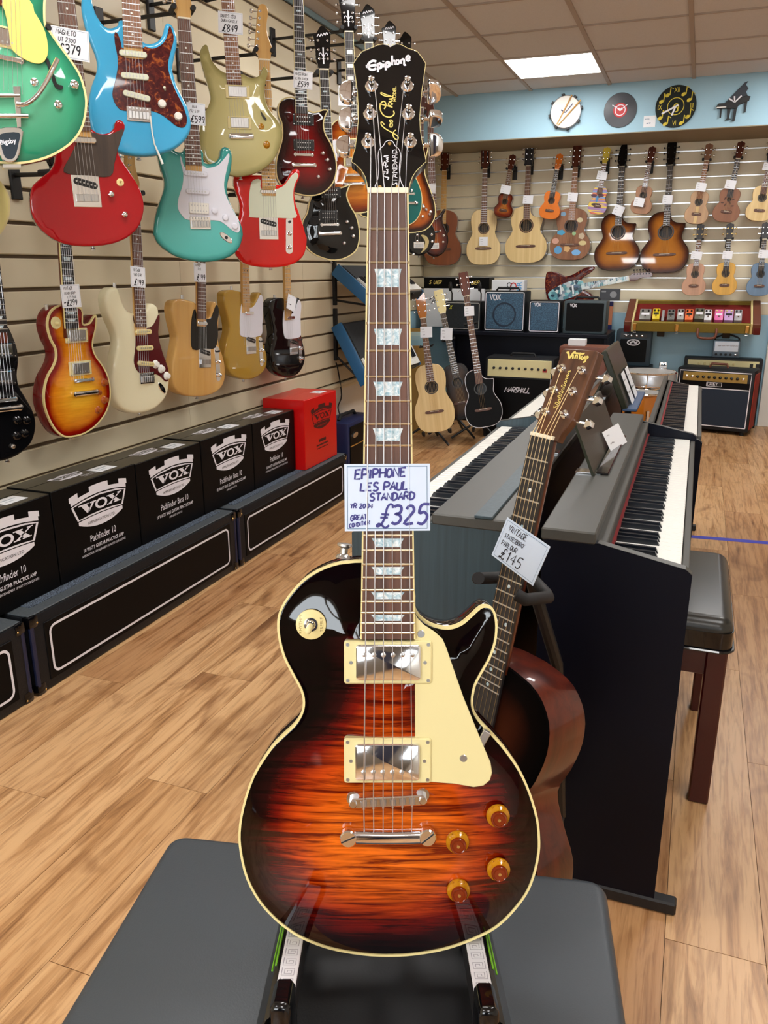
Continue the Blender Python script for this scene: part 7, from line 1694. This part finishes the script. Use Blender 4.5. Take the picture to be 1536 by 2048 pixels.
# ------------------------------------------------------------------ amplifiers
def amp(label, rect, Y, dep, cab, gr, panel=None, piping=None, badge=None, pan_h=.0, knobs=0, yaw=0.0, handle=True, group=None, base=None, lift=0.0, name='amplifier', pmat=None, feet=True, rr=.012, inner=.02):
    x0, y0, x1, y1 = rect
    a = atY(x0, y1, Y); b = atY(x1, y1, Y); c = atY((x0 + x1) / 2, y0, Y)
    w = (b - a).length; z0 = (a.z + b.z) / 2 if base is None else base; h = c.z - z0
    M = Matrix.Translation(((a.x + b.x) / 2, Y, z0)) @ Matrix.Rotation(yaw, 4, 'Z') @ Matrix(((1, 0, 0, 0), (0, 0, -1, 0), (0, 1, 0, 0), (0, 0, 0, 1)))
    g = thing(name, label, 'amplifier', M, group)
    mo('cabinet', box(-w / 2, w / 2, .0, h, -dep, 0, rr), cab, g, 40)
    ph = pan_h * h
    gt = h - inner - ph
    mo('grille', prism(rrect(-w / 2 + inner, w / 2 - inner, inner, gt, .01), -.002, .004, .001), gr, g)
    if piping is not None: mo('piping', ribbon(rrect(-w / 2 + inner * .6, w / 2 - inner * .6, inner * .6, (h - inner * .6) if pan_h == 0 else gt + .006, .012), max(.006, w * .016), .0046, True), piping, g, 0)
    if ph:
        pn = mo('control_panel', box(-w / 2 + inner, w / 2 - inner, gt + .012, h - inner * .7, -.002, .005, .001), pmat or W_['cream_panel'], g)
        for k in range(knobs): mo('control_knob', knob((-w / 2 + inner + (w - 2 * inner) * (k + 1) / (knobs + 1), (gt + .012 + h - inner * .7) / 2), .0095, .014, .005), W_['black_plastic'] if pmat is None else W_['chrome'], pn)
    if badge:
        s, bx_, by_, bh, m = badge[:5]
        q = hand(s, -hand_width(s, bh) / 2 * .9, 0, bh, bh * .2, 0, .25 if len(badge) < 6 else badge[5])
        mo('badge_lettering', put(q, bx_ * w, by_ * h, .0065), m, g, 0, kind='stuff')
    if handle: mo('handle', tube([(-.1, h, -dep / 2), (-.085, h + .022, -dep / 2), (.085, h + .022, -dep / 2), (.1, h, -dep / 2)], .010, 8), W_['rubber'], g)
    return g, w, h
# long black console that carries the small amplifiers
a = atY(905, 664, 6.86); b = atY(1216, 668, 6.86)
zc = .79
cs = thing('console', 'long black cabinet carrying the small amplifiers by the far wall', 'cabinet')
mo('top_board', box(a.x, b.x, 6.82, 7.50, zc - .03, zc, .003), W_['piano_black'], cs)
mo('front_panel', box(a.x + .02, b.x - .02, 6.92, 6.94, .08, zc - .03), W_['piano_black'], cs)
for x in (a.x, b.x - .03): mo('side_panel', box(x, x + .03, 6.84, 7.48, 0, zc - .03, .003), W_['piano_black'], cs)
mo('panel_handle', tube([(a.x + .75, 6.9, .56), (a.x + .8, 6.895, .568), (a.x + .86, 6.9, .572)], .004, 6), W_['nickel'], cs)
mo('plinth', box(a.x + .03, b.x - .03, 6.96, 7.46, 0, .08), W_['black_satin'], cs)
SA = 'small amplifiers on the black console'
wh = W_['print_white']
amp('black amplifier with a yellow line and white edge, left end of the console', (888, 603, 960, 662), 6.98, .22, W_['tolex'], W_['grille'], piping=simple('grey_piping', S(170, 170, 166), .6), badge=('X', -.32, .74, .03, simple('yellow_badge', S(224, 226, 60), .4)), group=SA, base=zc, handle=False)
g, w, h = amp('large blue fronted amplifier with white edge and white name badge', (967, 582, 1048, 663), 6.93, .24, W_['tolex'], W_['grille_blue'], piping=wh, badge=('VOX', -.24, .78, .045, wh, 0), group=SA, base=zc)
mo('speaker_outline', ribbon(ell(0, h * .42, w * .27, w * .27, 28), .014, .0052, True), simple('dark_blue_mesh', S(24, 42, 62), .6), g, 0)
amp('smaller blue grey amplifier with white edge beside the large blue one', (1055, 601, 1118, 666), 6.90, .2, W_['tolex'], W_['grille_blue'], piping=wh, badge=('VOX', -.22, .82, .026, wh, 0), group=SA, base=zc, handle=False)
amp('plain black fronted amplifier at the right end of the console', (1125, 601, 1209, 668), 6.90, .24, simple('grey_green_tolex', S(60, 74, 80), .5), W_['box_black'], badge=('VOX', -.28, .8, .026, wh, 0), group=SA, base=zc)
yl = W_['gold_print']
# boxes stacked behind them
def carton(name, label, rect, Y, dep, m, base=None, grp='cartons behind the small amplifiers'):
    x0, y0, x1, y1 = rect; a = atY(x0, y1, Y); b = atY(x1, y1, Y); c = atY((x0 + x1) / 2, y0, Y)
    z0 = a.z if base is None else base
    M = Matrix(((1, 0, 0, (a.x + b.x) / 2), (0, 0, -1, Y), (0, 1, 0, z0), (0, 0, 0, 1)))
    g = thing(name, label, 'box', M, grp); w = b.x - a.x; h = c.z - z0
    mo('carton', box(-w / 2, w / 2, 0, h, -dep, 0, .003), m, g)
    mo('lid_seam', box(-w / 2 + .004, w / 2 - .004, h - .0005, h + .001, -dep / 2 - .004, -dep / 2 + .004), W_['paper'], g, 0)
    return g, w, h
g, w, h = carton('guitar_box', 'long black guitar box lying on a white carton by the corner', (848, 555, 978, 577), 7.30, .2, W_['box_black'])
zz = atY(848, 577, 7.30).z
mo('printed_lettering', join(put(hand('SQUIER', 0, 0, h * .3, h * .05, 0, .3), -w * .42, h * .42, .002), put(hand('SQUIER', 0, 0, h * .3, h * .05, 0, .3), w * .16, h * .4, .002)), yl, g, 0, kind='stuff')
g, w, h = carton('white_carton', 'long white carton with pen marks under the black guitar box', (846, 577, 966, 660), 7.28, .22, W_['paper'], base=zc)
mo('pen_marks', ribbon(spline([(-w * .4, h * .7), (-w * .3, h * .8), (-w * .36, h * .6), (-w * .2, h * .85)], 4, False), .006, .002), W_['ink_black'], g, 0)
g, w, h = carton('keyboard_box', 'white keyboard box with red and blue letters behind the large blue amplifier', (980, 560, 1044, 660), 7.25, .14, W_['paper'], base=zc)
for s, u, c in (('PIANO', .12, (30, 30, 40)), ('GO', .27, (210, 40, 40)), ('PSR', .42, (70, 160, 220))):
    mo('printed_lettering', put(text(s, .045 if s != 'GO' else .06, 'RIGHT', .01), u * w, h * .96, .002, R(90)), simple('box_print', S(*c), .5), g, 0, kind='stuff')
for x, lb in ((886, 'black desk microphone left of the dark guitar headstock'), (946, 'black desk microphone between the black and blue amplifiers')):
    c = atY(x, 600, 6.96); base = Vector((c.x, 7.16, zc)) 
    g = thing('microphone', lb, 'microphone', None, 'desk microphones')
    zt = zc + .30
    mo('stand_base', lathe([(.034, 0), (.034, .008), (.015, .014)], 18, Matrix.Translation((c.x, 7.24, zc))), W_['black_metal'], g)
    mo('stem', tube([(c.x, 7.24, zc + .01), (c.x, 7.24, zt), (c.x - .005, 7.22, zt + .03)], .006, 8), W_['black_metal'], g)
    mo('head', lathe([(.008, 0), (.014, .01), (.018, .05), (.012, .075), (.004, .08)], 14, Matrix.Translation((c.x - .005, 7.2, zt + .02))), W_['black_satin'], g)
# valve-style combo on the floor in front of the console
g, w, h = amp('tall black guitar combo with cream control panel under the console', (966, 716, 1100, 870), 6.30, .27, W_['tolex'], W_['box_black'], pan_h=.22, knobs=9, piping=None, base=.0, badge=None)
mo('badge_lettering', put(hand('MARSHALL', 0, 0, .04, .007, 0, .35, .05), -w * .2, h * .58, .0065), wh, g, 0, kind='stuff')
mo('panel_badge', box(w * .34, w * .40, h * .84, h * .88, .005, .008), simple('red_badge', S(190, 30, 30), .4), g)
mo('side_piping', box(w / 2 - .024, w / 2 - .016, .02, h * .76, .002, .006), wh, g, 0)
c = atY(1063, 722, 6.28)
# brown hard case standing behind the parlour headstock
g = thing('instrument_case', 'brown hard case standing behind the walnut headstock', 'case')
a = atY(1120, 692, 5.9); b = atY(1214, 694, 5.9)
mo('case_body', box(a.x, b.x, 5.9, 6.12, .0, a.z - .045, .01), W_['brown_case'], g, 40)
mo('case_lid', box(a.x - .003, b.x + .003, 5.897, 6.123, a.z - .05, a.z, .01), W_['brown_case'], g, 40)
for x in (a.x + .1, b.x - .1): mo('latch', box(x - .015, x + .015, 5.89, 5.9, a.z - .075, a.z - .03, .002), W_['gold'], g)
mo('handle', tube([(a.x + .2, 5.9, a.z - .15), (a.x + .21, 5.87, a.z - .15), (b.x - .21, 5.87, a.z - .15), (b.x - .2, 5.9, a.z - .15)], .008, 8), W_['rubber'], g)
zcs = a.z
for k, (x, lb) in enumerate(((1158, 'lower sheet of white paper on the brown case'), )):
    q = atZ(x, 688, zcs + .002); tagit(mo('paper_sheet', box(q.x - .06, q.x + .06, 5.95, 6.05, zcs, zcs + .045, .002), W_['paper'], None, 0), 'stack of white cards lying on the brown hard case', 'paper')
# black tilted amplifier with oval badge, and the one below it
g, w, h = amp('black amplifier with an oval white badge against the blue wall', (1228, 660, 1298, 732), 7.32, .2, simple('teal_black_tolex', S(26, 48, 60), .5), W_['box_black'], pan_h=.14, knobs=4, pmat=W_['tolex_grey'], handle=False, inner=.035)
mo('oval_badge', ribbon(ell(0, h * .66, w * .17, h * .075, 24), .010, .006, True), wh, g, 0)
mo('badge_mark', ribbon(spline([(-w * .1, h * .64), (0, h * .69), (.02, h * .64), (w * .1, h * .69)], 3, False), .014, .006), wh, g, 0)
mo('panel_lettering', put(hand('~~~', 0, 0, h * .07, h * .018, 0, .3), -w * .3, h * .84, .007), wh, g, 0, kind='stuff')
zl_ = atY(1262, 732, 7.32).z
g = thing('amplifier', 'low dark amplifier under the one with the oval badge', 'amplifier')
a = atY(1222, 732, 7.24); b = atY(1303, 732, 7.24)
mo('cabinet', box(a.x, b.x, 7.24, 7.56, 0, zl_ - .001, .01), W_['tolex'], g, 40)
mo('control_panel', box(a.x + .02, b.x - .02, 7.232, 7.242, zl_ - .1, zl_ - .03), simple('blue_panel', S(40, 80, 110), .4), g)
mo('panel_trim', box(a.x + .02, b.x - .02, 7.230, 7.242, zl_ - .03, zl_ - .02), wh, g, 0)
mo('grille', box(a.x + .03, b.x - .03, 7.235, 7.242, .04, zl_ - .12), W_['grille'], g, 0)
# orange strap hanging beside the console end
a = atY(1220, 603, 7.56); b = atY(1218, 668, 7.56)
g = thing('guitar_strap', 'tan leather strap with dark blue ends hanging beside the black amplifier', 'strap')
W2 = rpx(1220, 630, 7, 7.56)
mo('strap_band', box(a.x - W2, a.x + W2, 7.55, 7.558, b.z + .08, a.z - .04, .001), simple('tan_leather', S(190, 120, 84), .5), g)
for z0, z1 in ((b.z, b.z + .08), (a.z - .04, a.z)): mo('strap_end', box(a.x - W2 * 1.05, a.x + W2 * 1.05, 7.549, 7.559, z0, z1, .001), simple('navy_webbing', S(24, 28, 90), .6), g)
mo('strap_pin', cyl((a.x, 7.55, a.z - .01), (a.x, BACKY, a.z - .01), .004, 6), W_['nickel'], g)
# dark card on the slat wall
M = wallM(1220, 589, BACKY - .004)
g = thing('pedal_card', 'small dark grey printed packet hooked on the slat wall', 'packet', M)
w, h = rpx(1220, 589, 20, BACKY), rpx(1220, 589, 11, BACKY)
mo('packet', box(-w, w, -h, h, 0, .012, .002), simple('grey_packet', S(70, 72, 78), .5), g)
mo('packet_print', join(flat(ell(w * .35, 0, w * .35, h * .6, 16), .0126), flat(rrect(-w * .85, -w * .4, h * .4, h * .7, .004), .0126)), simple('pale_print', S(150, 152, 156), .5), g, 0, kind='stuff')

# ------------------------------------------------------------------ tilted display case with pedals
fl_, fr_ = atY(1262, 640, 7.16), atY(1507, 652, 7.16)
zf = (fl_.z + fr_.z) / 2; zbk = atY(1385, 600, 7.54).z
cw = fr_.x - fl_.x + .1; cd = math.hypot(7.54 - 7.16, zbk - zf); ca = math.atan2(zbk - zf, .38)
CM = Matrix.Translation(((fl_.x + fr_.x) / 2, 7.16, zf)) @ Matrix.Rotation(ca, 4, 'X')
g = thing('display_case', 'tweed guitar case used as a tilted tray of effect pedals on the blue wall', 'case', CM)
mo('tray_base', box(-cw / 2, cw / 2, 0, cd, -.085, -.045, .004), W_['tweed'], g)
mo('front_side', box(-cw / 2, cw / 2, -.004, .02, -.085, 0, .004), W_['tweed'], g)
mo('back_side', box(-cw / 2, cw / 2, cd - .02, cd, -.085, .0, .004), W_['tweed'], g)
for s in (-1, 1):
    mo('end_side', box(s * cw / 2 - s * .02, s * cw / 2, 0, cd, -.085, .0, .004), W_['tweed'], g)
    mo('leather_end', box(s * cw / 2 - s * .055, s * (cw / 2 + .003), -.007, cd + .003, -.088, .003, .004), W_['brown_case'], g)
    mo('pale_stripe', box(s * cw / 2 - s * .07, s * cw / 2 - s * .056, -.006, cd, -.087, .003), W_['cream2'], g, 0)
    mo('corner_cap', box(s * cw / 2 - s * .045, s * (cw / 2 + .005), -.01, .03, -.09, -.03, .006), simple('crimson_leather', S(96, 18, 18), .5), g)
mo('plush_lining', box(-cw / 2 + .07, cw / 2 - .07, .02, cd - .02, -.046, -.03), W_['plush'], g)
for f in (-.42, -.1, .41):
    lt = mo('latch', box(f * cw - .014, f * cw + .014, -.012, -.003, -.075, -.01, .003), W_['gold'], g)
    mo('latch_loop', tube([(f * cw, -.014, -.07), (f * cw - .012, -.016, -.09), (f * cw + .012, -.016, -.09), (f * cw, -.014, -.07)], .003, 6), W_['nickel'], lt)
mo('handle', tube(spline([(.06, -.004, -.05), (.06, -.05, -.07), (.08, -.06, -.1), (.18, -.06, -.1), (.2, -.05, -.07), (.2, -.004, -.05)], 3, False), .010, 8), W_['brown_case'], g, 60)
for f in (-.22, .27): mo('wall_bracket', xf(join(box(f * cw - .03, f * cw + .03, .05, cd, -.11, -.086), box(f * cw - .03, f * cw + .03, .05, .08, -.16, -.086, .004)), Matrix.Identity(4)), W_['black_metal'], g)
for i, (x, wpx, c, hh, lb) in enumerate(((1292, 24, (130, 130, 124), .05, 'wide grey effect pedal with two switches, first in the tray'), (1314, 15, (226, 200, 40), .06, 'yellow effect pedal in the display tray'), (1328, 6, (150, 150, 150), .03, 'tiny grey adapter between yellow and silver pedals'), (1344, 15, (110, 110, 106), .05, 'dark grey effect pedal right of the yellow one'), (1363, 14, (164, 164, 160), .06, 'silver effect pedal left of the orange one'), (1380, 16, (232, 116, 60), .06, 'orange effect pedal in the display tray'), (1400, 19, (98, 100, 84), .08, 'tall olive grey effect pedal in the display tray'), (1417, 15, (220, 222, 226), .06, 'white effect pedal in the display tray'), (1438, 17, (226, 110, 170), .065, 'pink effect pedal in the display tray'), (1457, 18, (196, 160, 210), .065, 'lilac effect pedal in the display tray'), (1475, 15, (160, 158, 160), .065, 'silver effect pedal at the right end of the tray'))):
    u = (x - 1385) / 245 * (fr_.x - fl_.x) * 1.02; w = wpx / 245 * (fr_.x - fl_.x) / 2; d0 = .06
    pd = thing('effect_pedal', lb, 'pedal', CM @ Matrix.Translation((u, d0 + .05, -.004)) @ Matrix.Rotation(R(24), 4, 'X'), 'effect pedals in the display tray')
    m = simple('pedal_paint_%d' % i, S(*c), .35)
    mo('housing', box(-w, w, -.055, .055, 0, hh * .6, .006), m, pd, 40)
    if w > .015:
        for s in (-.5, .5): mo('dial', lathe([(.008, 0), (.007, .012)], 10, Matrix.Translation((s * w, .032, hh * .6))), W_['black_plastic'] if i not in (8, 9) else W_['cream2'], pd)
        mo('foot_switch', lathe([(.009, 0), (.007, .006), (.006, .014)], 12, Matrix.Translation((0, -.028, hh * .6))), CR, pd)
        mo('name_plate', box(-w * .7, w * .7, -.008, .012, hh * .6, hh * .6 + .0008), W_['print_black'] if i % 2 else wh, pd, 0)

# ------------------------------------------------------------------ right corner: combos, small amp, drums
LY = 6.95
a = atZ(1343, 859, 0); b = atZ(1486, 873, 0)
lw = .60; ang = math.atan2(b.y - a.y, b.x - a.x)
LM = Matrix.Translation((a.x, a.y, 0)) @ Matrix.Rotation(ang, 4, 'Z') @ Matrix(((1, 0, 0, 0), (0, 0, -1, 0), (0, 1, 0, 0), (0, 0, 0, 1)))
g = thing('amplifier', 'black guitar combo with white piping and red side in the far right corner', 'amplifier', LM)
lw = (b - a).length + .03; lh = atY(1356, 734, a.y).z
mo('cabinet', box(0, lw, .03, lh, -.27, 0, .012), W_['tolex'], g, 40)
mo('side_board', box(lw - .002, lw + .006, .05, lh - .03, -.25, -.02, .002), simple('red_side_cloth', S(150, 42, 24), .6), g)
mo('grille', box(.03, lw - .03, .07, lh * .70, 0, .004), simple('navy_cloth', S(28, 40, 56), .85), g, 0)
mo('upper_cloth', box(.03, lw - .03, lh * .72, lh - .10, 0, .004), W_['box_black'], g, 0)
mo('piping', join(ribbon(rrect(.024, lw - .024, .064, lh * .705, .004), .007, .005, True), ribbon([(.024, lh * .70), (.024, lh - .02), (lw - .024, lh - .02), (lw - .024, lh * .70)], .007, .005)), wh, g, 0)
pn = mo('control_panel', box(.05, lw - .05, lh - .10, lh - .03, .003, .008, .001), W_['gold_panel'], g)
for k in range(11): mo('control_knob', knob((.08 + (lw - .16) * k / 10, lh - .065), .012, .018, .008, 'dome'), CR if k in (0, 1, 10) else W_['black_gloss'], pn)
mo('badge', box(lw * .40, lw * .60, lh * .735, lh * .80, .004, .008, .001), W_['print_black'], g)
mo('badge_lettering', join(put(hand('LANEY', 0, 0, .022, .004, 0, 0), lw * .415, lh * .75, .0085), ribbon(rrect(lw * .402, lw * .598, lh * .738, lh * .797, .004), .003, .0083, True)), wh, g, 0, kind='stuff')
mo('handle', tube([(lw * .38, lh, -.13), (lw * .4, lh + .03, -.13), (lw * .6, lh + .03, -.13), (lw * .62, lh, -.13)], .010, 8), W_['brown_case'], g)
for x in (.05, lw - .05):
    for z in (-.04, -.23): mo('foot', lathe([(.018, 0), (.02, .03)], 12, LM.inverted() @ Matrix.Identity(4)) if False else cyl((x, 0, z), (x, .03, z), .018, 12), W_['rubber'], g)
# cream panel combo behind it
mid = LM @ Vector((lw / 2 + .03, 0, -.27 - .16))
M2 = Matrix.Translation((a.x, a.y, 0)) @ Matrix.Rotation(ang * .6, 4, 'Z')
Y2 = max((LM @ Vector((0, 0, -.28))).y, (LM @ Vector((lw, 0, -.28))).y) + .01
q0, q1 = atY(1366, 745, Y2), atY(1524, 745, Y2); tz = atY(1440, 716, Y2).z
M2 = Matrix(((1, 0, 0, q0.x), (0, 0, -1, Y2), (0, 1, 0, 0), (0, 0, 0, 1))); w2 = q1.x - q0.x
Dp = min(.24, BACKY - Y2 - .02)
g = thing('amplifier', 'large black combo with cream control panel behind the red sided one', 'amplifier', M2)
mo('cabinet', box(0, w2, .0, tz, -Dp, 0, .012), W_['tolex'], g, 40)
pn = mo('control_panel', box(.03, w2 - .03, tz - .09, tz - .02, 0, .006, .001), W_['cream_panel'], g)
for k in range(7): mo('control_knob', knob((.12 + (w2 - .3) * k / 7, tz - .05), .010, .014, .006), W_['cream2'], pn)
for k in range(2): mo('rocker_switch', box(w2 - .10 + k * .045, w2 - .075 + k * .045, tz - .07, tz - .04, .006, .012, .002), W_['black_plastic'], pn)
mo('grille', box(.03, w2 - .03, .04, tz - .10, 0, .004), W_['grille'], g, 0)
mo('handle', tube([(w2 * .4, tz, -.08), (w2 * .42, tz + .015, -.08), (w2 * .58, tz + .015, -.08), (w2 * .6, tz, -.08)], .009, 8), W_['brown_case'], g)
# small silver amp on top of it
Ys = Y2 + .04
q0, q1 = atY(1424, 712, Ys), atY(1478, 712, Ys); zt = atY(1450, 680, Ys).z
M3 = Matrix(((1, 0, 0, q0.x), (0, 0, -1, Ys), (0, 1, 0, tz - .003), (0, 0, 0, 1))); w3 = q1.x - q0.x; h3 = zt - tz
g = thing('mini_amplifier', 'small silver amplifier with arched black handle on the cream panel combo', 'amplifier', M3)
mo('housing', box(0, w3, .004, h3, -.12, 0, .008), simple('grey_blue_metal', S(120, 136, 150), .35, .6), g, 40)
mo('mesh_front', box(.014, w3 - .014, h3 * .38, h3 - .01, 0, .004), W_['snare'], g, 0)
mo('badge_lettering', put(hand('~~~~~', 0, 0, h3 * .3, .006, 0, .3), w3 * .16, h3 * .55, .006), wh, g, 0, kind='stuff')
for k in range(5): mo('control_knob', knob((.03 + (w3 - .06) * k / 4, h3 * .2), .009, .012, .0), W_['black_plastic'] if k < 4 else CR, g)
mo('handle', tube(spline([(.012, h3, -.06), (.02, h3 + .02, -.06), (w3 / 2, h3 + .045, -.06), (w3 - .02, h3 + .02, -.06), (w3 - .012, h3, -.06)], 4, False), .007, 8), W_['black_plastic'], g, 60)
# snare drum on its stand
sc = atT(1299, 742, 5.55); r = 51 / F_PX * 5.55
g = thing('snare_drum', 'brushed silver snare drum on a stand by the blue wall', 'drum', Matrix.Translation(sc))
mo('shell', lathe([(r * .97, -.09), (r, -.088), (r, -.005), (r * .97, .0)], 40), W_['snare'], g, 50)
mo('drum_head', lathe([(r * .985, -.001), (r * .9, .004), (r * .2, .006)], 40), W_['drum_head'], g, 60)
for z in (-.088, -.002): mo('hoop', tube([(r * 1.02 * math.cos(2 * math.pi * k / 32), r * 1.02 * math.sin(2 * math.pi * k / 32), z) for k in range(33)], .005, 6), CR, g)
for k in range(8): mo('tension_rod', cyl((r * 1.04 * math.cos(k * .785), r * 1.04 * math.sin(k * .785), -.088), (r * 1.04 * math.cos(k * .785), r * 1.04 * math.sin(k * .785), -.002), .004, 6), CR, g)
mo('strainer', box(r * .3, r * .6, r * .96, r * 1.08, -.01, .045, .008), CR, g)
ss = thing('drum_stand', 'chrome tripod stand under the snare drum', 'stand', Matrix.Translation((sc.x, sc.y, 0)))
mo('post', cyl((0, 0, .12), (0, 0, sc.z - .13), .014, 12), CR, ss)
for k in range(3):
    c_, s_ = math.cos(k * 2.094 + .5), math.sin(k * 2.094 + .5)
    mo('leg', tube([(0, 0, .28), (.2 * c_, .2 * s_, .012)], .009, 8), CR, ss)
    mo('basket_arm', tube([(0, 0, sc.z - .14), (r * 1.0 * c_, r * 1.0 * s_, sc.z - .1), (r * 1.06 * c_, r * 1.06 * s_, sc.z - .07)], .007, 8), CR, ss)
# amber tom drum on the floor beyond the pianos
tc_ = atT(1283, 795, 4.9)
g = thing('tom_drum', 'amber lacquered drum with chrome fittings behind the far piano', 'drum', Matrix.Translation((tc_.x, tc_.y, 0)))
zt = tc_.z
mo('shell', lathe([(.11, zt - .26), (.115, zt - .25), (.115, zt + .02), (.11, zt + .03)], 32), W_['amber_shell'], g, 50)
mo('drum_head', lathe([(.112, zt + .03), (.10, zt + .036), (.03, zt + .038)], 32), W_['drum_head'], g, 60)
for z in (zt + .03, zt - .255): mo('hoop', tube([(.12 * math.cos(2 * math.pi * k / 28), .12 * math.sin(2 * math.pi * k / 28), z) for k in range(29)], .006, 6), CR, g)
for k in range(6): mo('lug', box(-.01, .01, -.01, .012, zt - .16, zt - .06, .004), CR, g, M=Matrix.Rotation(k * 1.047 + .4, 4, 'Z') @ Matrix.Translation((0, .12, 0)))
for k in range(3): mo('leg', tube([(.12 * math.cos(k * 2.09 + 1), .12 * math.sin(k * 2.09 + 1), zt - .1), (.16 * math.cos(k * 2.09 + 1), .16 * math.sin(k * 2.09 + 1), .01)], .007, 8), CR, g)

# ------------------------------------------------------------------ three acoustics on floor stands, left of the console
def floor_gt(name, label, bot, joint, nut, wpx, Y, top, side, tagp, tagl, a=10, **kw):
    p = hang(bot, nut, Y / ray(*bot).y, a, 9)
    L = p.uv(*joint)[1]; tot = p.uv(*nut)[1]
    wl = wpx / F_PX * (Y / ray(*bot).y)
    d = dict(th=.1, sp=.035, rosette='ebony', group='acoustic guitars on floor stands'); d.update(kw)
    g, P, vb = acoustic(name, label, p, L, wl, wl * .68, wl * .76, tot, top, side, **d)
    price_tag(p, tagp[:2], tagp[2], tagp[3], R(tagp[4]), [('~~~', .12, .68, .14), ('~~~~', .12, .45, .12), ('~~', .2, .15, .18)], tagl, .022, 'ink_black', False)
    s = thing('guitar_stand', 'black tripod stand under the ' + label.split(' with')[0], 'stand', None, 'black guitar floor stands')
    pt = p.M @ Vector((0, L * .8, -.14)); ft = Vector((pt.x, pt.y + .04, .16)); yk = p.M @ Vector((0, tot - .2, -.05))
    mo('post', tube([yk, pt, ft], .010, 8), W_['black_metal'], s)
    for q in (-1, 1):
        mo('cradle_arm', tube([ft, p.M @ Vector((q * .1, .0, -.13)), p.M @ Vector((q * .1, -.015, -.1)), p.M @ Vector((q * .1, -.015, .02)), p.M @ Vector((q * .1, .012, .03))], .008, 8), W_['rubber'], s, 60)
        mo('yoke_arm', tube([yk, p.M @ Vector((q * .045, tot - .2, -.05)), p.M @ Vector((q * .045, tot - .2, .03))], .008, 8), W_['rubber'], s, 60)
    for k in (200, 330, 90): mo('leg', tube([ft, Vector((ft.x + .22 * math.cos(R(k)), ft.y + .22 * math.sin(R(k)), .012))], .009, 8), W_['black_metal'], s)
    return g, p
floor_gt('acoustic_guitar', 'natural top acoustic with red side standing on the floor', (874, 864), (864, 727), (846, 637), 80, 5.72, W_['spruce'], paint('red_brown_side', (96, 18, 12), .3), (852.5, 664, 24, 22, -6), 'white card on the neck of the natural floor acoustic', a=22, head_face='amber_shell')
dbr = burst('dark_walnut_burst', [(0, S(20, 12, 8)), (.4, S(50, 32, 20)), (1, S(88, 60, 36))], None, .5, 0.0)
floor_gt('acoustic_guitar', 'dark walnut acoustic standing between the natural and black ones', (930, 838), (908, 727), (886, 627), 68, 6.05, dbr, W_['mahogany'], (893, 668, 24, 24, -14), 'white card on the neck of the dark walnut acoustic', a=16, board='ebony', head_face='cream2')
floor_gt('acoustic_bass', 'glossy black acoustic bass with pale rim standing on the floor', (972, 854), (952, 738), (933, 593), 74, 5.95, W_['box_black'], W_['box_black'], (938.5, 622, 20, 20, -6), 'white card on the long neck of the black acoustic bass', a=12, bind='print_white', cut=True, neckm='mahogany', head_face='mahogany', ns=4, rosette='tolex_grey')
# cardboard box of leaflets by the front neck
c0 = atT(832, 760, 6.5)
g = thing('leaflet_box', 'open brown cardboard box with pale leaflets behind the front neck', 'box', Matrix.Translation((c0.x - .1, c0.y + .1, 0)) @ Matrix.Rotation(R(20), 4, 'Z'))
zt = atT(836, 690, 6.5).z
mo('carton', join(box(-.16, .16, -.11, -.105, .0, zt), box(-.16, .16, .105, .11, 0, zt + .12), box(-.16, -.155, -.105, .105, 0, zt + .03), box(.155, .16, -.105, .105, 0, zt + .03), box(-.155, .155, -.105, .105, 0, .01)), W_['card_brown'], g, 0)
for k in range(3): mo('leaflet', box(-.13, .13, -.06 + .03 * k, -.056 + .03 * k, .01, zt + .04 + .03 * k), simple('leaflet_blue_%d' % k, S(150 + 20 * k, 190 + 10 * k, 205), .5), g, 0)
